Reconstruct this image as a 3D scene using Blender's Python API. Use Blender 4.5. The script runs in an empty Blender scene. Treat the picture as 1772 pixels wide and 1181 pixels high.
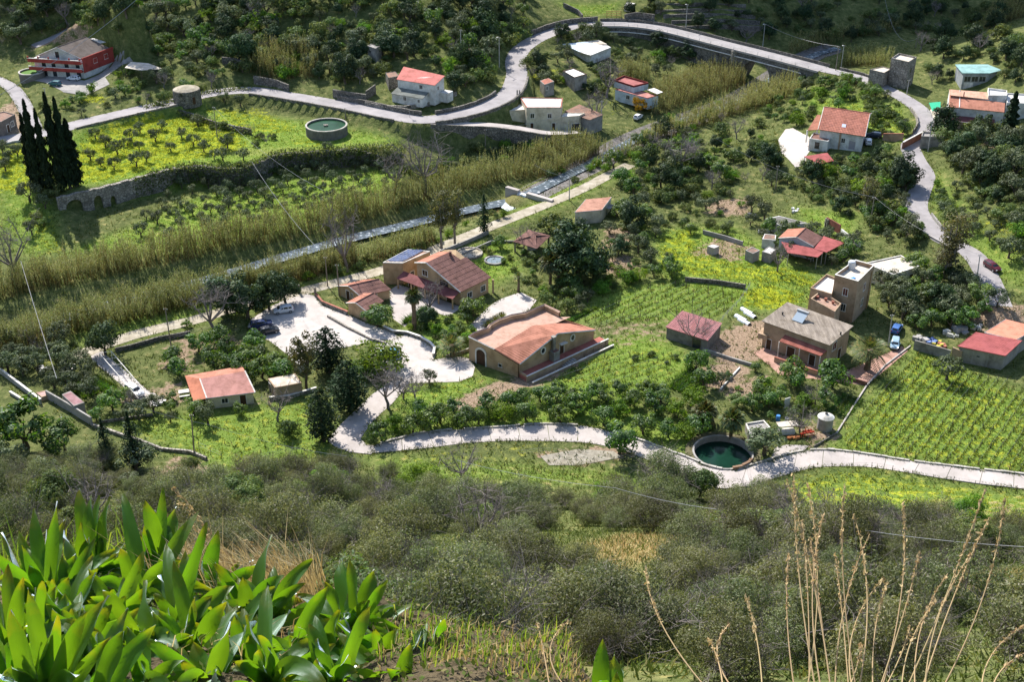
import bpy,math,random
import numpy as np
from mathutils import Vector
random.seed(7)
RNG = np.random.default_rng(7)
C = bpy.context.scene.collection
S = bpy.context.scene
# camera
CAM_Z,PITCH,FPX,W0,H0 = 115.0,math.radians(29.2),2110.0,1772.0,1181.0
cam = bpy.data.cameras.new('camera')
cam.sensor_width = 36.0
cam.lens = 36.0*FPX / W0
cam.clip_start,cam.clip_end = 0.1,3000
cam_o = bpy.data.objects.new('camera',cam)
cam_o.location = (0,0,CAM_Z)
cam_o.rotation_euler = (math.radians(90) - PITCH,0,0)
C.objects.link(cam_o)
S.camera = cam_o
# sky, sun, exposure
SUN_EL,SUN_AZ = math.radians(43),math.radians(-27)      # azimuth from +Y, negative = left of view
world = bpy.data.worlds.new('World')
S.world = world
world.use_nodes = True
wn = world.node_tree
sky = wn.nodes.new('ShaderNodeTexSky')
sky.sky_type = 'NISHITA'
sky.sun_disc = False
sky.sun_elevation = SUN_EL
sky.sun_rotation = SUN_AZ % (2*math.pi)
bg = wn.nodes['Background']
bg.inputs['Strength'].default_value = 0.125
wn.links.new(sky.outputs['Color'],bg.inputs['Color'])
sun = bpy.data.lights.new('sun','SUN')
sun.energy = 5.0
sun.angle = math.radians(0.53)
sun.color = (1.0,0.955,0.88)
sun_o = bpy.data.objects.new('sun',sun)
sd = Vector((math.sin(SUN_AZ) * math.cos(SUN_EL),math.cos(SUN_AZ) * math.cos(SUN_EL),math.sin(SUN_EL)))
sun_o.rotation_euler = sd.to_track_quat('Z','Y').to_euler()
sun_o.location = (-100,300,400)
C.objects.link(sun_o)
S.view_settings.view_transform = 'Standard'
S.view_settings.look = 'None'
S.view_settings.gamma = 1.0
S.view_settings.use_curve_mapping = False
S.view_settings.exposure = 0.92
S.render.engine = 'CYCLES'
S.cycles.max_bounces = 6
S.cycles.transparent_max_bounces = 6
S.cycles.diffuse_bounces = 3
S.cycles.glossy_bounces = 2
# pixel (of the 1772 px photo) <-> world
_c,_s = math.cos(PITCH),math.sin(PITCH)
def ray(px,py):
 dx = (np.asarray(px,float) - W0/2) / FPX
 dy = (H0/2-np.asarray(py,float)) / FPX
 return np.stack([dx,dy * _s + _c,dy * _c - _s],-1)
def onz(px,py,z):
 d = ray(px,py)
 t = (z - CAM_Z) / d[...,2]
 return d * np.asarray(t)[...,None] + np.array([0,0,CAM_Z])
def proj(p):
 p = np.asarray(p,float);q = p - np.array([0,0,CAM_Z])
 zc = q[...,1] * _c - q[...,2] * _s
 yc = q[...,1] * _s + q[...,2] * _c
 return W0/2+FPX * q[...,0] / zc,H0/2-FPX * yc / zc,zc
def up(xy,py):
 """height at which a vertical through xy meets image row py"""
 k = (H0/2-py) / FPX
 # yc = k*zc ; (Y s + Q c) = k (Y c - Q s)
 Y = xy[1]
 q = (k * Y * _c - Y * _s) / (_c + k * _s)
 return CAM_Z + q
def atdist(px,py,dist):
 d = ray(px,py);d = d / np.linalg.norm(d)
 return d * dist + np.array([0,0,CAM_Z])
# terrain
GX0,GY0,GS = -345.0,7.0,1.25
GXs = np.arange(GX0,345.1,GS);GYs = np.arange(GY0,650.1,GS)
CP = []
def cp(*rows):
 for px,py,z in rows:
  p = onz(px,py,z);CP.append((p[0],p[1],z))
# slope below the camera
for px in (-500,0,450,886,1300,1772,2272):
 cp((px,925,19),(px,1000,45),(px,1050,56.5),(px,1100,66),(px,1145,73.5),(px,1181,80))
for px,z in ((-500,9),(0,8),(350,6.5),(650,6),(900,6),(1200,4.5),(1500,2.5),(1772,2.5),(2272,2.5)):
 cp((px,880,z))
for px,y0 in ((-500,760),(0,770),(200,800),(450,812),(700,815),(950,815),(1250,860),(1500,850),(1772,870),(2272,900)):
 cp((px,y0,0.2))
for x in (-60,-20,20,60):
 CP.append((x,18,91.5));CP.append((x,8,103));CP.append((x,26,86))
# valley floor
for px in (-300,0,200,450,700,950,1250,1500,1772,2100):
 cp((px,720,0),(px,640,0))
cp((-300,600,0),(0,600,0),(200,570,0),(400,530,0),(600,480,0),(800,480,0),(1000,450,0),(1250,520,0),(1400,540,0),(1100,350,0),(1100,300,0))
# left bank
cp((-200,420,0.3),(0,430,0.3),(150,430,0.3),(300,400,0.5),(450,360,0.5),(600,320,0.5),(700,310,0.5),(800,275,0.3),(900,255,0.3),
   (0,385,2.0),(0,340,3.6),(0,290,4.8),(-200,300,5),(60,300,5),(200,280,5),(350,250,5),(500,245,5),(640,240,5),
   (400,210,5.2),(550,210,5.2),(300,210,5.5))
cp((-200,250,6),(0,245,6.5),(140,215,7),(300,178,7.5),(430,150,8.2),(560,165,8.5),(700,195,8),(850,165,8.5),(860,120,9.5),
   (895,100,9),(940,60,9.5),(1000,38,10),(725,165,9.5),(780,120,13),(650,110,13),(500,120,11),(400,120,11),(240,145,9),
   (120,140,9),(60,130,8.5),(0,180,7),(20,100,9),(-200,130,9),(100,60,14),(200,60,14),(350,60,15),(500,60,16),(650,60,17),(780,60,17),(850,60,13.5),
   (100,0,21),(300,0,21),(500,0,23),(700,0,23),(850,0,19),(950,0,14),(-200,0,22))
# below the viaduct, river valley
cp((960,215,1.5),(1000,215,0.8),(920,150,5.5),(960,110,6.5),(1000,90,6),(1100,75,5),(1080,120,3.5),(1090,165,2),(1000,150,4),(1160,100,2.5),
   (1200,130,1),(1150,200,0),(1050,250,0),(1250,170,0),(1300,125,0.5),(1350,150,1.0),(1400,100,1),(1450,80,1),(1550,60,1.5),(1650,40,2),(1300,70,3),(1200,55,8),
   (1080,20,11),(1150,15,13),(1250,20,11),(1350,20,8),(1450,20,6),(1200,35,9.5),(1600,0,7),(1772,0,9),(2000,0,12))
# right bank
cp((1400,160,5),(1450,140,7.5),(1520,150,8),(1600,200,8),(1600,290,6),(1590,350,4.5),(1640,415,4),(1700,460,3.6),(1725,505,3),
   (1500,215,6),(1440,260,5),(1380,270,4),(1330,240,2.0),(1320,190,1.5),(1250,260,0.4),(1300,330,0.5),(1400,330,2),(1480,330,3),(1450,400,1),(1530,420,2.5),
   (1550,470,1.5),(1650,540,1),(1600,580,0.3),(1772,560,1.5),(1772,470,5),(1772,400,8),(1772,300,11),(1772,240,11.5),(1680,260,9),(1690,330,7),
   (1690,200,9.5),(1690,150,10.5),(1600,120,9),(1560,100,9),(1690,90,14),(1772,90,18),(1772,40,14),(2000,300,18),(2000,100,24),(2000,500,7),(2000,600,2))
# hill that goes on above the frame
for x,y,z in ((-330,480,26),(-330,560,48),(-230,560,54),(-130,560,58),(-30,560,60),(40,548,58),(90,548,54),(140,575,48),(190,600,42),(250,620,60),(330,560,60),(330,640,90),
    (-330,640,75),(-130,640,88),(20,640,90),(120,640,80),(-230,500,32),(-130,505,35),(-40,505,36),(20,498,32),(68,492,28),(115,505,20),(165,520,10),(215,530,12)):
 CP.append((x,y,z))
CPA = np.array(CP)
def _phi(r2):
 return np.where(r2>1e-9,0.5*r2*np.log(np.maximum(r2,1e-9)),0)
_xy = CPA[:,:2] / 100.0
_d2 = ((_xy[:,None] - _xy[None]) ** 2).sum(-1)
n = len(CPA)
A = np.zeros((n + 3,n + 3))
A[:n,:n] = _phi(_d2) + np.eye(n) * 0.0008
A[:n,n] = 1;A[:n,n + 1:] = _xy
A[n,:n] = 1;A[n + 1:,:n] = _xy.T
_wt = np.linalg.solve(A,np.concatenate([CPA[:,2],np.zeros(3)]))
def rbf(X,Y):
 out = np.empty(X.shape)
 for i in range(X.shape[0]):
  q = np.stack([X[i],Y[i]],-1) / 100.0
  r2 = ((q[:,None] - _xy[None]) ** 2).sum(-1)
  out[i] = _phi(r2) @ _wt[:n] + _wt[n] + q @ _wt[n + 1:]
 return out
MX,MY = np.meshgrid(GXs,GYs)
HG = rbf(MX,MY)
# undulation
HG += 0.25*np.sin(MX / 17.0+1.3) * np.sin(MY / 13.0) * np.clip((HG - 3) / 10,0,1)
# steep mountain beyond the frame whose shade lies over the valley behind the bridge
_d = MY - 497-.02*MX
HG += 150*np.clip(_d / 66,0,1) ** 1.15*np.clip((MX + 30) / 26,0,1) * np.clip((138-MX) / 34,0,1)
def inpoly(poly,X,Y):
 poly = np.asarray(poly)[:,:2]
 r = np.zeros(X.shape,bool)
 x0,y0 = poly[-1]
 for x1,y1 in poly:
  if y1 != y0:
   c = ((y1>Y) != (y0>Y)) & (X < (x0-x1) * (Y - y1) / (y0-y1) + x1)
   r ^= c
  x0,y0 = x1,y1
 return r
def segdist(a,b,X,Y):
 vx,vy = b[0] - a[0],b[1] - a[1]
 t = np.clip(((X - a[0]) * vx + (Y - a[1]) * vy) / max(vx * vx + vy * vy,1e-9),0,1)
 return np.hypot(X - a[0] - t * vx,Y - a[1] - t * vy)
def smooth(t):
 t = np.clip(t,0,1);return t * t * (3-2*t)
def terrace(poly,z,blends):
 global HG
 ins = inpoly(poly,MX,MY)
 w = np.ones(MX.shape)
 m = len(poly)
 if not isinstance(blends,(list,tuple)): blends = [blends] * m
 for i in range(m):
  if blends[i] > 0:
   w = np.minimum(w,smooth(segdist(poly[i],poly[(i + 1) % m],MX,MY) / blends[i]))
 w = np.where(ins,w,0)
 HG = HG * (1-w) + z * w
# flat valley gardens
terrace([onz(x,y,0) for x,y in ((-150,650),(-100,600),(0,612),(150,588),(330,552),(640,478),(830,420),(980,372),(1040,345),(1130,350),(1230,420),(1300,470),(1430,470),(1560,560),(1680,610),(1900,650),(2200,760),(2200,940),(1772,872),
         (1600,850),(1500,845),(1250,866),(1150,830),(1000,800),(600,805),(400,812),(200,790),(0,700))],0.0,5.0)
# stepped olive terraces on the left bank: wall line between them
WALL_PX = [(97,345),(180,325),(262,303),(330,288),(420,290),(480,268),(560,262),(640,256),(700,258)]
WALL = [onz(x,y,5.0) for x,y in WALL_PX]
terrace(WALL + [onz(x,y,5.0) for x,y in ((700,235),(560,200),(450,180),(350,178),(250,205),(150,232),(70,275),(70,320))],5.0,
  [0.6] * 7 + [0.6,7,7,6,6,6,6,7,7,7,3])
terrace([p for p in WALL] + [onz(x,y,.5) for x,y in ((720,300),(650,350),(520,385),(330,425),(200,440),(105,425),(90,400))],0.5,
  [0.6] * 7 + [0.6,6,6,6,6,6,8,8,8,2])
terrace([onz(x,y,9) for x,y in ((40,105),(150,82),(210,98),(190,130),(160,160),(90,165),(30,140))],9.0,4)
def resample(pts,step):
 P = np.array(pts,float)
 # Catmull-Rom
 Q = [P[0]]
 for i in range(len(P) - 1):
  p0,p1,p2,p3 = P[max(i - 1,0)],P[i],P[i + 1],P[min(i + 2,len(P) - 1)]
  k = max(2,int(np.linalg.norm(p2-p1) / step))
  for j in range(1,k + 1):
   t = j / k
   Q.append(0.5*((2*p1) + (p2-p0) * t + (2*p0-5*p1+4*p2-p3) * t * t + (3*p1-p0-3*p2+p3) * t ** 3))
 return np.array(Q)
def carve(path,inner,outer,dz=0.0,zfun=None):
 """sets terrain to path height within inner, blends out to outer"""
 global HG
 best = np.full(HG.shape,1e9);zb = np.zeros(HG.shape)
 for i in range(len(path) - 1):
  a,b = path[i],path[i + 1]
  xa,xb = sorted((a[0],b[0]));ya,yb = sorted((a[1],b[1]))
  i0 = max(0,int((xa - outer - GX0) / GS));i1 = min(len(GXs),int((xb + outer - GX0) / GS) + 2)
  j0 = max(0,int((ya - outer - GY0) / GS));j1 = min(len(GYs),int((yb + outer - GY0) / GS) + 2)
  if i0 >= i1 or j0 >= j1: continue
  X = MX[j0:j1,i0:i1];Y = MY[j0:j1,i0:i1]
  vx,vy = b[0] - a[0],b[1] - a[1]
  t = np.clip(((X - a[0]) * vx + (Y - a[1]) * vy) / max(vx * vx + vy * vy,1e-9),0,1)
  d = np.hypot(X - a[0] - t * vx,Y - a[1] - t * vy)
  z = a[2] + t * (b[2] - a[2])
  m = d < best[j0:j1,i0:i1]
  best[j0:j1,i0:i1] = np.where(m,d,best[j0:j1,i0:i1])
  zb[j0:j1,i0:i1] = np.where(m,z,zb[j0:j1,i0:i1])
 w = np.where(best < outer,1-smooth((best - inner) / (outer - inner)),0)
 HG = HG * (1-w) + (zb + dz) * w
ROAD_PX = [(-120,268,6.2),(0,243,6.6),(70,231,6.8),(150,211,7),(240,190,7.3),(300,177,7.5),(360,162,7.8),(430,156,8),(500,166,8),(560,176,8),(620,187,8),(680,200,8),(735,207,8),
           (800,197,8.2),(850,181,8.4),(882,160,8.6),(894,130,8.8),(892,105,9),(903,84,9.2),(935,64,9.4),(985,47,9.6),(1040,41,9.7)]
BRIDGE_PX = [(1040,41,9.7),(1090,42,9.6),(1150,50,9.5),(1250,75,9.2),(1350,100,8.9),(1425,120,8.6)]
ROAD2_PX = [(1425,120,8.6),(1485,134,8.4),(1530,152,8.3),(1566,171,8.3),(1592,190,8.3),(1606,213,8.1),(1597,235,7.6),(1576,252,7.0),(1584,275,6.4),(1600,303,5.8),(1592,330,5.2),(1586,358,4.8),
   (1601,386,4.5),(1630,413,4.2),(1677,436,3.9),(1700,463,3.6),(1718,500,3.2),(1730,530,2.9)]
SIDE_PX = [(-60,110,8.4),(-10,135,8.0),(18,150,7.8),(35,170,7.4),(50,200,7.0),(62,228,6.8)]
BR2_PX = [(745,211,7.9),(800,214,7.2),(850,216,6.4),(900,222,5.4),(950,230,4.0),(1000,228,2.2)]
TOPROAD_PX = [(58,80,11),(90,66,12.5),(120,48,15.5),(150,32,19),(185,18,23),(225,5,27)]
def pxpath(L,step=2.0):
 return resample([onz(x,y,z) for x,y,z in L],step)
ROAD,BRIDGE,ROAD2,SIDE,BR2,TOPROAD = (pxpath(L) for L in (ROAD_PX,BRIDGE_PX,ROAD2_PX,SIDE_PX,BR2_PX,TOPROAD_PX))
RIVER = pxpath([(-160,610,-1.6),(-60,592,-1.6),(20,572,-1.6),(120,545,-1.6),(240,512,-1.6),(360,482,-1.6),(480,446,-1.6),(600,412,-1.6),(700,388,-1.6),(790,366,-1.6),(850,353,-1.6),(893,345,-1.6)])
RIVER_UP = pxpath([(912,336,-0.1),(960,312,-0.1),(1030,278,-0.1),(1100,240,-0.1),(1170,212,-0.1),(1260,180,0),(1330,140,0.3),(1400,98,0.4),(1450,82,0.5)])
TRACK = pxpath([(130,622,0),(165,603,0),(240,578,0),(330,556,0),(420,530,0),(500,510,0),(600,485,0),(680,462,0),(770,425,0),(850,392,0),(900,372,0),(950,352,0),(1010,326,0),(1050,305,0.1),(1090,285,0.1)])
carve(TRACK,3,7)
carve(RIVER,3.4,9,-1.0)
carve(RIVER_UP,3.0,7,-0.5)
RW = 3.1
carve(ROAD,RW + .8,RW + 2.0,-0.06)
carve(ROAD2,2.6+.7,2.6+2.2,-0.06)
carve(SIDE,2.2+.5,2.2+2.5,-0.06)
carve(TOPROAD,2.6,6,-0.06)
carve(BR2,1.6,2.6,-0.06)
def H(x,y):
 fx = np.clip((np.asarray(x,float) - GX0) / GS,0,len(GXs) - 1.001);fy = np.clip((np.asarray(y,float) - GY0) / GS,0,len(GYs) - 1.001)
 i = fx.astype(int);j = fy.astype(int);u = fx - i;v = fy - j
 return (HG[j,i] * (1-u) + HG[j,i + 1] * u) * (1-v) + (HG[j + 1,i] * (1-u) + HG[j + 1,i + 1] * u) * v
_T = np.concatenate([np.arange(15,120,0.5),np.arange(120,620,1.0)])
def gnd(px,py):
 d = ray(px,py)
 P = d[None] * _T[:,None]
 diff = P[:,2] + CAM_Z - H(P[:,0],P[:,1])
 k = np.argmax(diff < 0)
 if diff[k] >= 0: k = len(_T) - 1
 a,b = _T[max(k - 1,0)],_T[k]
 for _ in range(14):
  m = (a + b) / 2
  if m * d[2] + CAM_Z - H(m * d[0],m * d[1]) < 0: b = m
  else: a = m
 return np.array([d[0] * b,d[1] * b,float(H(d[0] * b,d[1] * b))])
def gnd_many(px,py):
 d = ray(px,py);t = np.full(len(d),15.0);lo = t.copy();done = np.zeros(len(d),bool)
 for T in _T:
  z = T * d[:,2] + CAM_Z - H(T * d[:,0],T * d[:,1])
  hit = (z < 0) & ~done;t[hit] = T;done |= hit;lo[~done] = T
  if done.all(): break
 t[~done] = _T[-1]
 for _ in range(12):
  m = (lo + t) / 2;z = m * d[:,2] + CAM_Z - H(m * d[:,0],m * d[:,1]) < 0
  t = np.where(z,m,t);lo = np.where(z,lo,m)
 x,y = d[:,0] * t,d[:,1] * t
 return np.column_stack([x,y,H(x,y)])
# materials
_M = {}
def nodes(name):
 m = bpy.data.materials.new(name);m.use_nodes = True
 nt = m.node_tree;b = nt.nodes['Principled BSDF']
 return m,nt,b
def mat(name,col,col2=None,scale=1.0,rough=0.85,spec=0.1,bump=0.0,detail=6.0,metal=0.0,bscale=None,stretch=None):
 """noise-varied plain surface"""
 if name in _M: return _M[name]
 m,nt,b = nodes(name)
 L = nt.links
 tc = nt.nodes.new('ShaderNodeTexCoord')
 src = tc.outputs['Object']
 if stretch:
  mp = nt.nodes.new('ShaderNodeMapping');mp.inputs['Scale'].default_value = stretch
  L.new(src,mp.inputs['Vector']);src = mp.outputs['Vector']
 nz = nt.nodes.new('ShaderNodeTexNoise');nz.inputs['Scale'].default_value = scale;nz.inputs['Detail'].default_value = detail
 nz.inputs['Roughness'].default_value = 0.65
 L.new(src,nz.inputs['Vector'])
 c2 = col2 or tuple(c * 0.72 for c in col)
 r = nt.nodes.new('ShaderNodeValToRGB')
 r.color_ramp.elements[0].position = 0.32;r.color_ramp.elements[1].position = 0.68
 r.color_ramp.elements[0].color = (*c2,1);r.color_ramp.elements[1].color = (*col,1)
 L.new(nz.outputs['Fac'],r.inputs['Fac'])
 n2 = nt.nodes.new('ShaderNodeTexNoise');n2.inputs['Scale'].default_value = .55;n2.inputs['Detail'].default_value = 7;n2.inputs['Roughness'].default_value = .72;L.new(tc.outputs['Object'],n2.inputs['Vector'])
 r2 = nt.nodes.new('ShaderNodeValToRGB');e = r2.color_ramp.elements;e[0].position = .36;e[0].color = (.62,.6,.55,1);e[1].position = .54;e[1].color = (1,1,1,1);L.new(n2.outputs['Fac'],r2.inputs['Fac'])
 dm = nt.nodes.new('ShaderNodeMix');dm.data_type = 'RGBA';dm.blend_type = 'MULTIPLY';dm.inputs['Factor'].default_value = .3 if 'concrete' in name or 'asphalt' in name else .8;L.new(r.outputs['Color'],dm.inputs['A']);L.new(r2.outputs['Color'],dm.inputs['B'])
 L.new(dm.outputs['Result'],b.inputs['Base Color'])
 b.inputs['Roughness'].default_value = rough
 b.inputs['Specular IOR Level'].default_value = spec
 b.inputs['Metallic'].default_value = metal
 if bump:
  nb = nt.nodes.new('ShaderNodeTexNoise');nb.inputs['Scale'].default_value = bscale or scale * 5;nb.inputs['Detail'].default_value = 5
  L.new(src,nb.inputs['Vector'])
  bp = nt.nodes.new('ShaderNodeBump');bp.inputs['Strength'].default_value = bump;bp.inputs['Distance'].default_value = 0.1
  L.new(nb.outputs['Fac'],bp.inputs['Height']);L.new(bp.outputs['Normal'],b.inputs['Normal'])
 _M[name] = m
 return m
def stone_mat(name,c1,c2,mortar,scale=2.2):
 if name in _M: return _M[name]
 m,nt,b = nodes(name);L = nt.links
 tc = nt.nodes.new('ShaderNodeTexCoord')
 v = nt.nodes.new('ShaderNodeTexVoronoi');v.inputs['Scale'].default_value = scale
 ve = nt.nodes.new('ShaderNodeTexVoronoi');ve.feature = 'DISTANCE_TO_EDGE';ve.inputs['Scale'].default_value = scale
 L.new(tc.outputs['Object'],v.inputs['Vector']);L.new(tc.outputs['Object'],ve.inputs['Vector'])
 sp = nt.nodes.new('ShaderNodeSeparateColor');L.new(v.outputs['Color'],sp.inputs['Color'])
 mx = nt.nodes.new('ShaderNodeMix');mx.data_type = 'RGBA'
 L.new(sp.outputs['Red'],mx.inputs['Factor']);mx.inputs['A'].default_value = (*c1,1);mx.inputs['B'].default_value = (*c2,1)
 rr = nt.nodes.new('ShaderNodeValToRGB');rr.color_ramp.elements[0].position = 0.02;rr.color_ramp.elements[1].position = 0.09
 L.new(ve.outputs['Distance'],rr.inputs['Fac'])
 m2 = nt.nodes.new('ShaderNodeMix');m2.data_type = 'RGBA'
 L.new(rr.outputs['Color'],m2.inputs['Factor']);m2.inputs['A'].default_value = (*mortar,1);L.new(mx.outputs['Result'],m2.inputs['B'])
 n = nt.nodes.new('ShaderNodeTexNoise');n.inputs['Scale'].default_value = 0.4;n.inputs['Detail'].default_value = 6
 L.new(tc.outputs['Object'],n.inputs['Vector'])
 m3 = nt.nodes.new('ShaderNodeMix');m3.data_type = 'RGBA';m3.blend_type = 'MULTIPLY';m3.inputs['Factor'].default_value = 0.75
 L.new(m2.outputs['Result'],m3.inputs['A'])
 r3 = nt.nodes.new('ShaderNodeValToRGB');r3.color_ramp.elements[0].position = .3;r3.color_ramp.elements[1].position = .65
 r3.color_ramp.elements[0].color = (.45,.45,.4,1);L.new(n.outputs['Fac'],r3.inputs['Fac']);L.new(r3.outputs['Color'],m3.inputs['B'])
 L.new(m3.outputs['Result'],b.inputs['Base Color'])
 b.inputs['Roughness'].default_value = .95
 bp = nt.nodes.new('ShaderNodeBump');bp.inputs['Strength'].default_value = .8;bp.inputs['Distance'].default_value = .12
 L.new(rr.outputs['Color'],bp.inputs['Height']);L.new(bp.outputs['Normal'],b.inputs['Normal'])
 _M[name] = m;return m
def leaf_mat(name,c1,c2,c3=None,trans=0.35,tcol=None,gloss=0.0,tree_var=0.25,t3=0.06):
 """foliage: colour differs leaf by leaf and tree by tree; light passes through"""
 if name in _M: return _M[name]
 m = bpy.data.materials.new(name);m.use_nodes = True;nt = m.node_tree;L = nt.links
 for n in list(nt.nodes): nt.nodes.remove(n)
 out = nt.nodes.new('ShaderNodeOutputMaterial')
 g = nt.nodes.new('ShaderNodeNewGeometry');oi = nt.nodes.new('ShaderNodeObjectInfo')
 r = nt.nodes.new('ShaderNodeValToRGB');e = r.color_ramp.elements
 e[0].position = 0.15;e[0].color = (*c1,1);e[1].position = 0.85;e[1].color = (*c2,1)
 if c3:
  x = e.new(1-t3);x.color = (*c3,1);e[1].position = 0.8
 L.new(g.outputs['Random Per Island'],r.inputs['Fac'])
 hs = nt.nodes.new('ShaderNodeHueSaturation')
 L.new(r.outputs['Color'],hs.inputs['Color'])
 mr = nt.nodes.new('ShaderNodeMapRange');mr.inputs['To Min'].default_value = 1 - tree_var;mr.inputs['To Max'].default_value = 1 + tree_var
 L.new(oi.outputs['Random'],mr.inputs['Value']);L.new(mr.outputs['Result'],hs.inputs['Value'])
 mr2 = nt.nodes.new('ShaderNodeMapRange');mr2.inputs['To Min'].default_value = .5 - tree_var * .09;mr2.inputs['To Max'].default_value = .5 + tree_var * .09
 fr = nt.nodes.new('ShaderNodeMath');fr.operation = 'FRACT';mu = nt.nodes.new('ShaderNodeMath');mu.operation = 'MULTIPLY';mu.inputs[1].default_value = 7.13
 L.new(oi.outputs['Random'],mu.inputs[0]);L.new(mu.outputs[0],fr.inputs[0]);L.new(fr.outputs[0],mr2.inputs['Value']);L.new(mr2.outputs['Result'],hs.inputs['Hue'])
 d = nt.nodes.new('ShaderNodeBsdfDiffuse');t = nt.nodes.new('ShaderNodeBsdfTranslucent')
 L.new(hs.outputs['Color'],d.inputs['Color'])
 tm = nt.nodes.new('ShaderNodeMix');tm.data_type = 'RGBA';tm.blend_type = 'MULTIPLY';tm.inputs['Factor'].default_value = 1
 tm.inputs['B'].default_value = (*(tcol or (1.25,1.15,.55)),1);L.new(hs.outputs['Color'],tm.inputs['A']);L.new(tm.outputs['Result'],t.inputs['Color'])
 mx = nt.nodes.new('ShaderNodeMixShader');mx.inputs['Fac'].default_value = trans
 L.new(d.outputs['BSDF'],mx.inputs[1]);L.new(t.outputs['BSDF'],mx.inputs[2])
 last = mx
 if gloss:
  gl = nt.nodes.new('ShaderNodeBsdfGlossy');gl.inputs['Roughness'].default_value = .55;gl.inputs['Color'].default_value = (.9,.95,1,1)
  m2 = nt.nodes.new('ShaderNodeMixShader');m2.inputs['Fac'].default_value = gloss * .3
  L.new(mx.outputs['Shader'],m2.inputs[1]);L.new(gl.outputs['BSDF'],m2.inputs[2]);last = m2
 L.new(last.outputs['Shader'],out.inputs['Surface'])
 _M[name] = m;return m
def plain(name,col,rough=.6,spec=.4,metal=0.0):
 if name in _M: return _M[name]
 m,nt,b = nodes(name)
 b.inputs['Base Color'].default_value = (*col,1);b.inputs['Roughness'].default_value = rough
 b.inputs['Specular IOR Level'].default_value = spec;b.inputs['Metallic'].default_value = metal
 _M[name] = m;return m
def water_mat(name,col,rough=.08,bump=.15,scale=1.2,foam=None):
 if name in _M: return _M[name]
 m,nt,b = nodes(name);L = nt.links
 tc = nt.nodes.new('ShaderNodeTexCoord');n = nt.nodes.new('ShaderNodeTexNoise');n.inputs['Scale'].default_value = scale;n.inputs['Detail'].default_value = 5
 L.new(tc.outputs['Object'],n.inputs['Vector'])
 r = nt.nodes.new('ShaderNodeValToRGB');r.color_ramp.elements[0].position = .35;r.color_ramp.elements[1].position = .7
 r.color_ramp.elements[0].color = (*[c * .6 for c in col],1);r.color_ramp.elements[1].color = (*col,1)
 if foam:
  x = r.color_ramp.elements.new(.58);x.color = (*col,1)
  r.color_ramp.elements[2].position = .66;r.color_ramp.elements[2].color = (*foam,1)
 L.new(n.outputs['Fac'],r.inputs['Fac']);L.new(r.outputs['Color'],b.inputs['Base Color'])
 b.inputs['Roughness'].default_value = rough;b.inputs['Specular IOR Level'].default_value = .5
 bp = nt.nodes.new('ShaderNodeBump');bp.inputs['Strength'].default_value = bump;bp.inputs['Distance'].default_value = .1
 L.new(n.outputs['Fac'],bp.inputs['Height']);L.new(bp.outputs['Normal'],b.inputs['Normal'])
 _M[name] = m;return m
# mesh building
def setp(o,label=None,cat=None,group=None,kind=None):
 if label: o['label'] = label
 if cat: o['category'] = cat
 if group: o['group'] = group
 if kind or cat: o['kind'] = kind or 'thing'
 return o
def np_mesh(name,verts,faces_flat,per_face,m,smooth=False):
 """fast mesh from arrays; per_face = vertices per face (constant)"""
 me = bpy.data.meshes.new(name)
 nv = len(verts);nf = len(faces_flat) // per_face
 me.vertices.add(nv);me.loops.add(len(faces_flat));me.polygons.add(nf)
 me.vertices.foreach_set('co',np.asarray(verts,np.float32).ravel())
 me.loops.foreach_set('vertex_index',np.asarray(faces_flat,np.int32))
 me.polygons.foreach_set('loop_start',np.arange(nf,dtype=np.int32) * per_face)
 if smooth: me.polygons.foreach_set('use_smooth',np.ones(nf,bool))
 me.update(calc_edges=True)
 if m: me.materials.append(m)
 return me
def link(name,me,parent=None,loc=(0,0,0)):
 o = bpy.data.objects.new(name,me);C.objects.link(o)
 o.location = loc
 if parent: o.parent = parent
 return o
def thing(name,label,cat,loc,group=None):
 o = bpy.data.objects.new(name,None);C.objects.link(o)
 o.location = Vector(loc);o.empty_display_size = .5
 return setp(o,label,cat,group)
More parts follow.
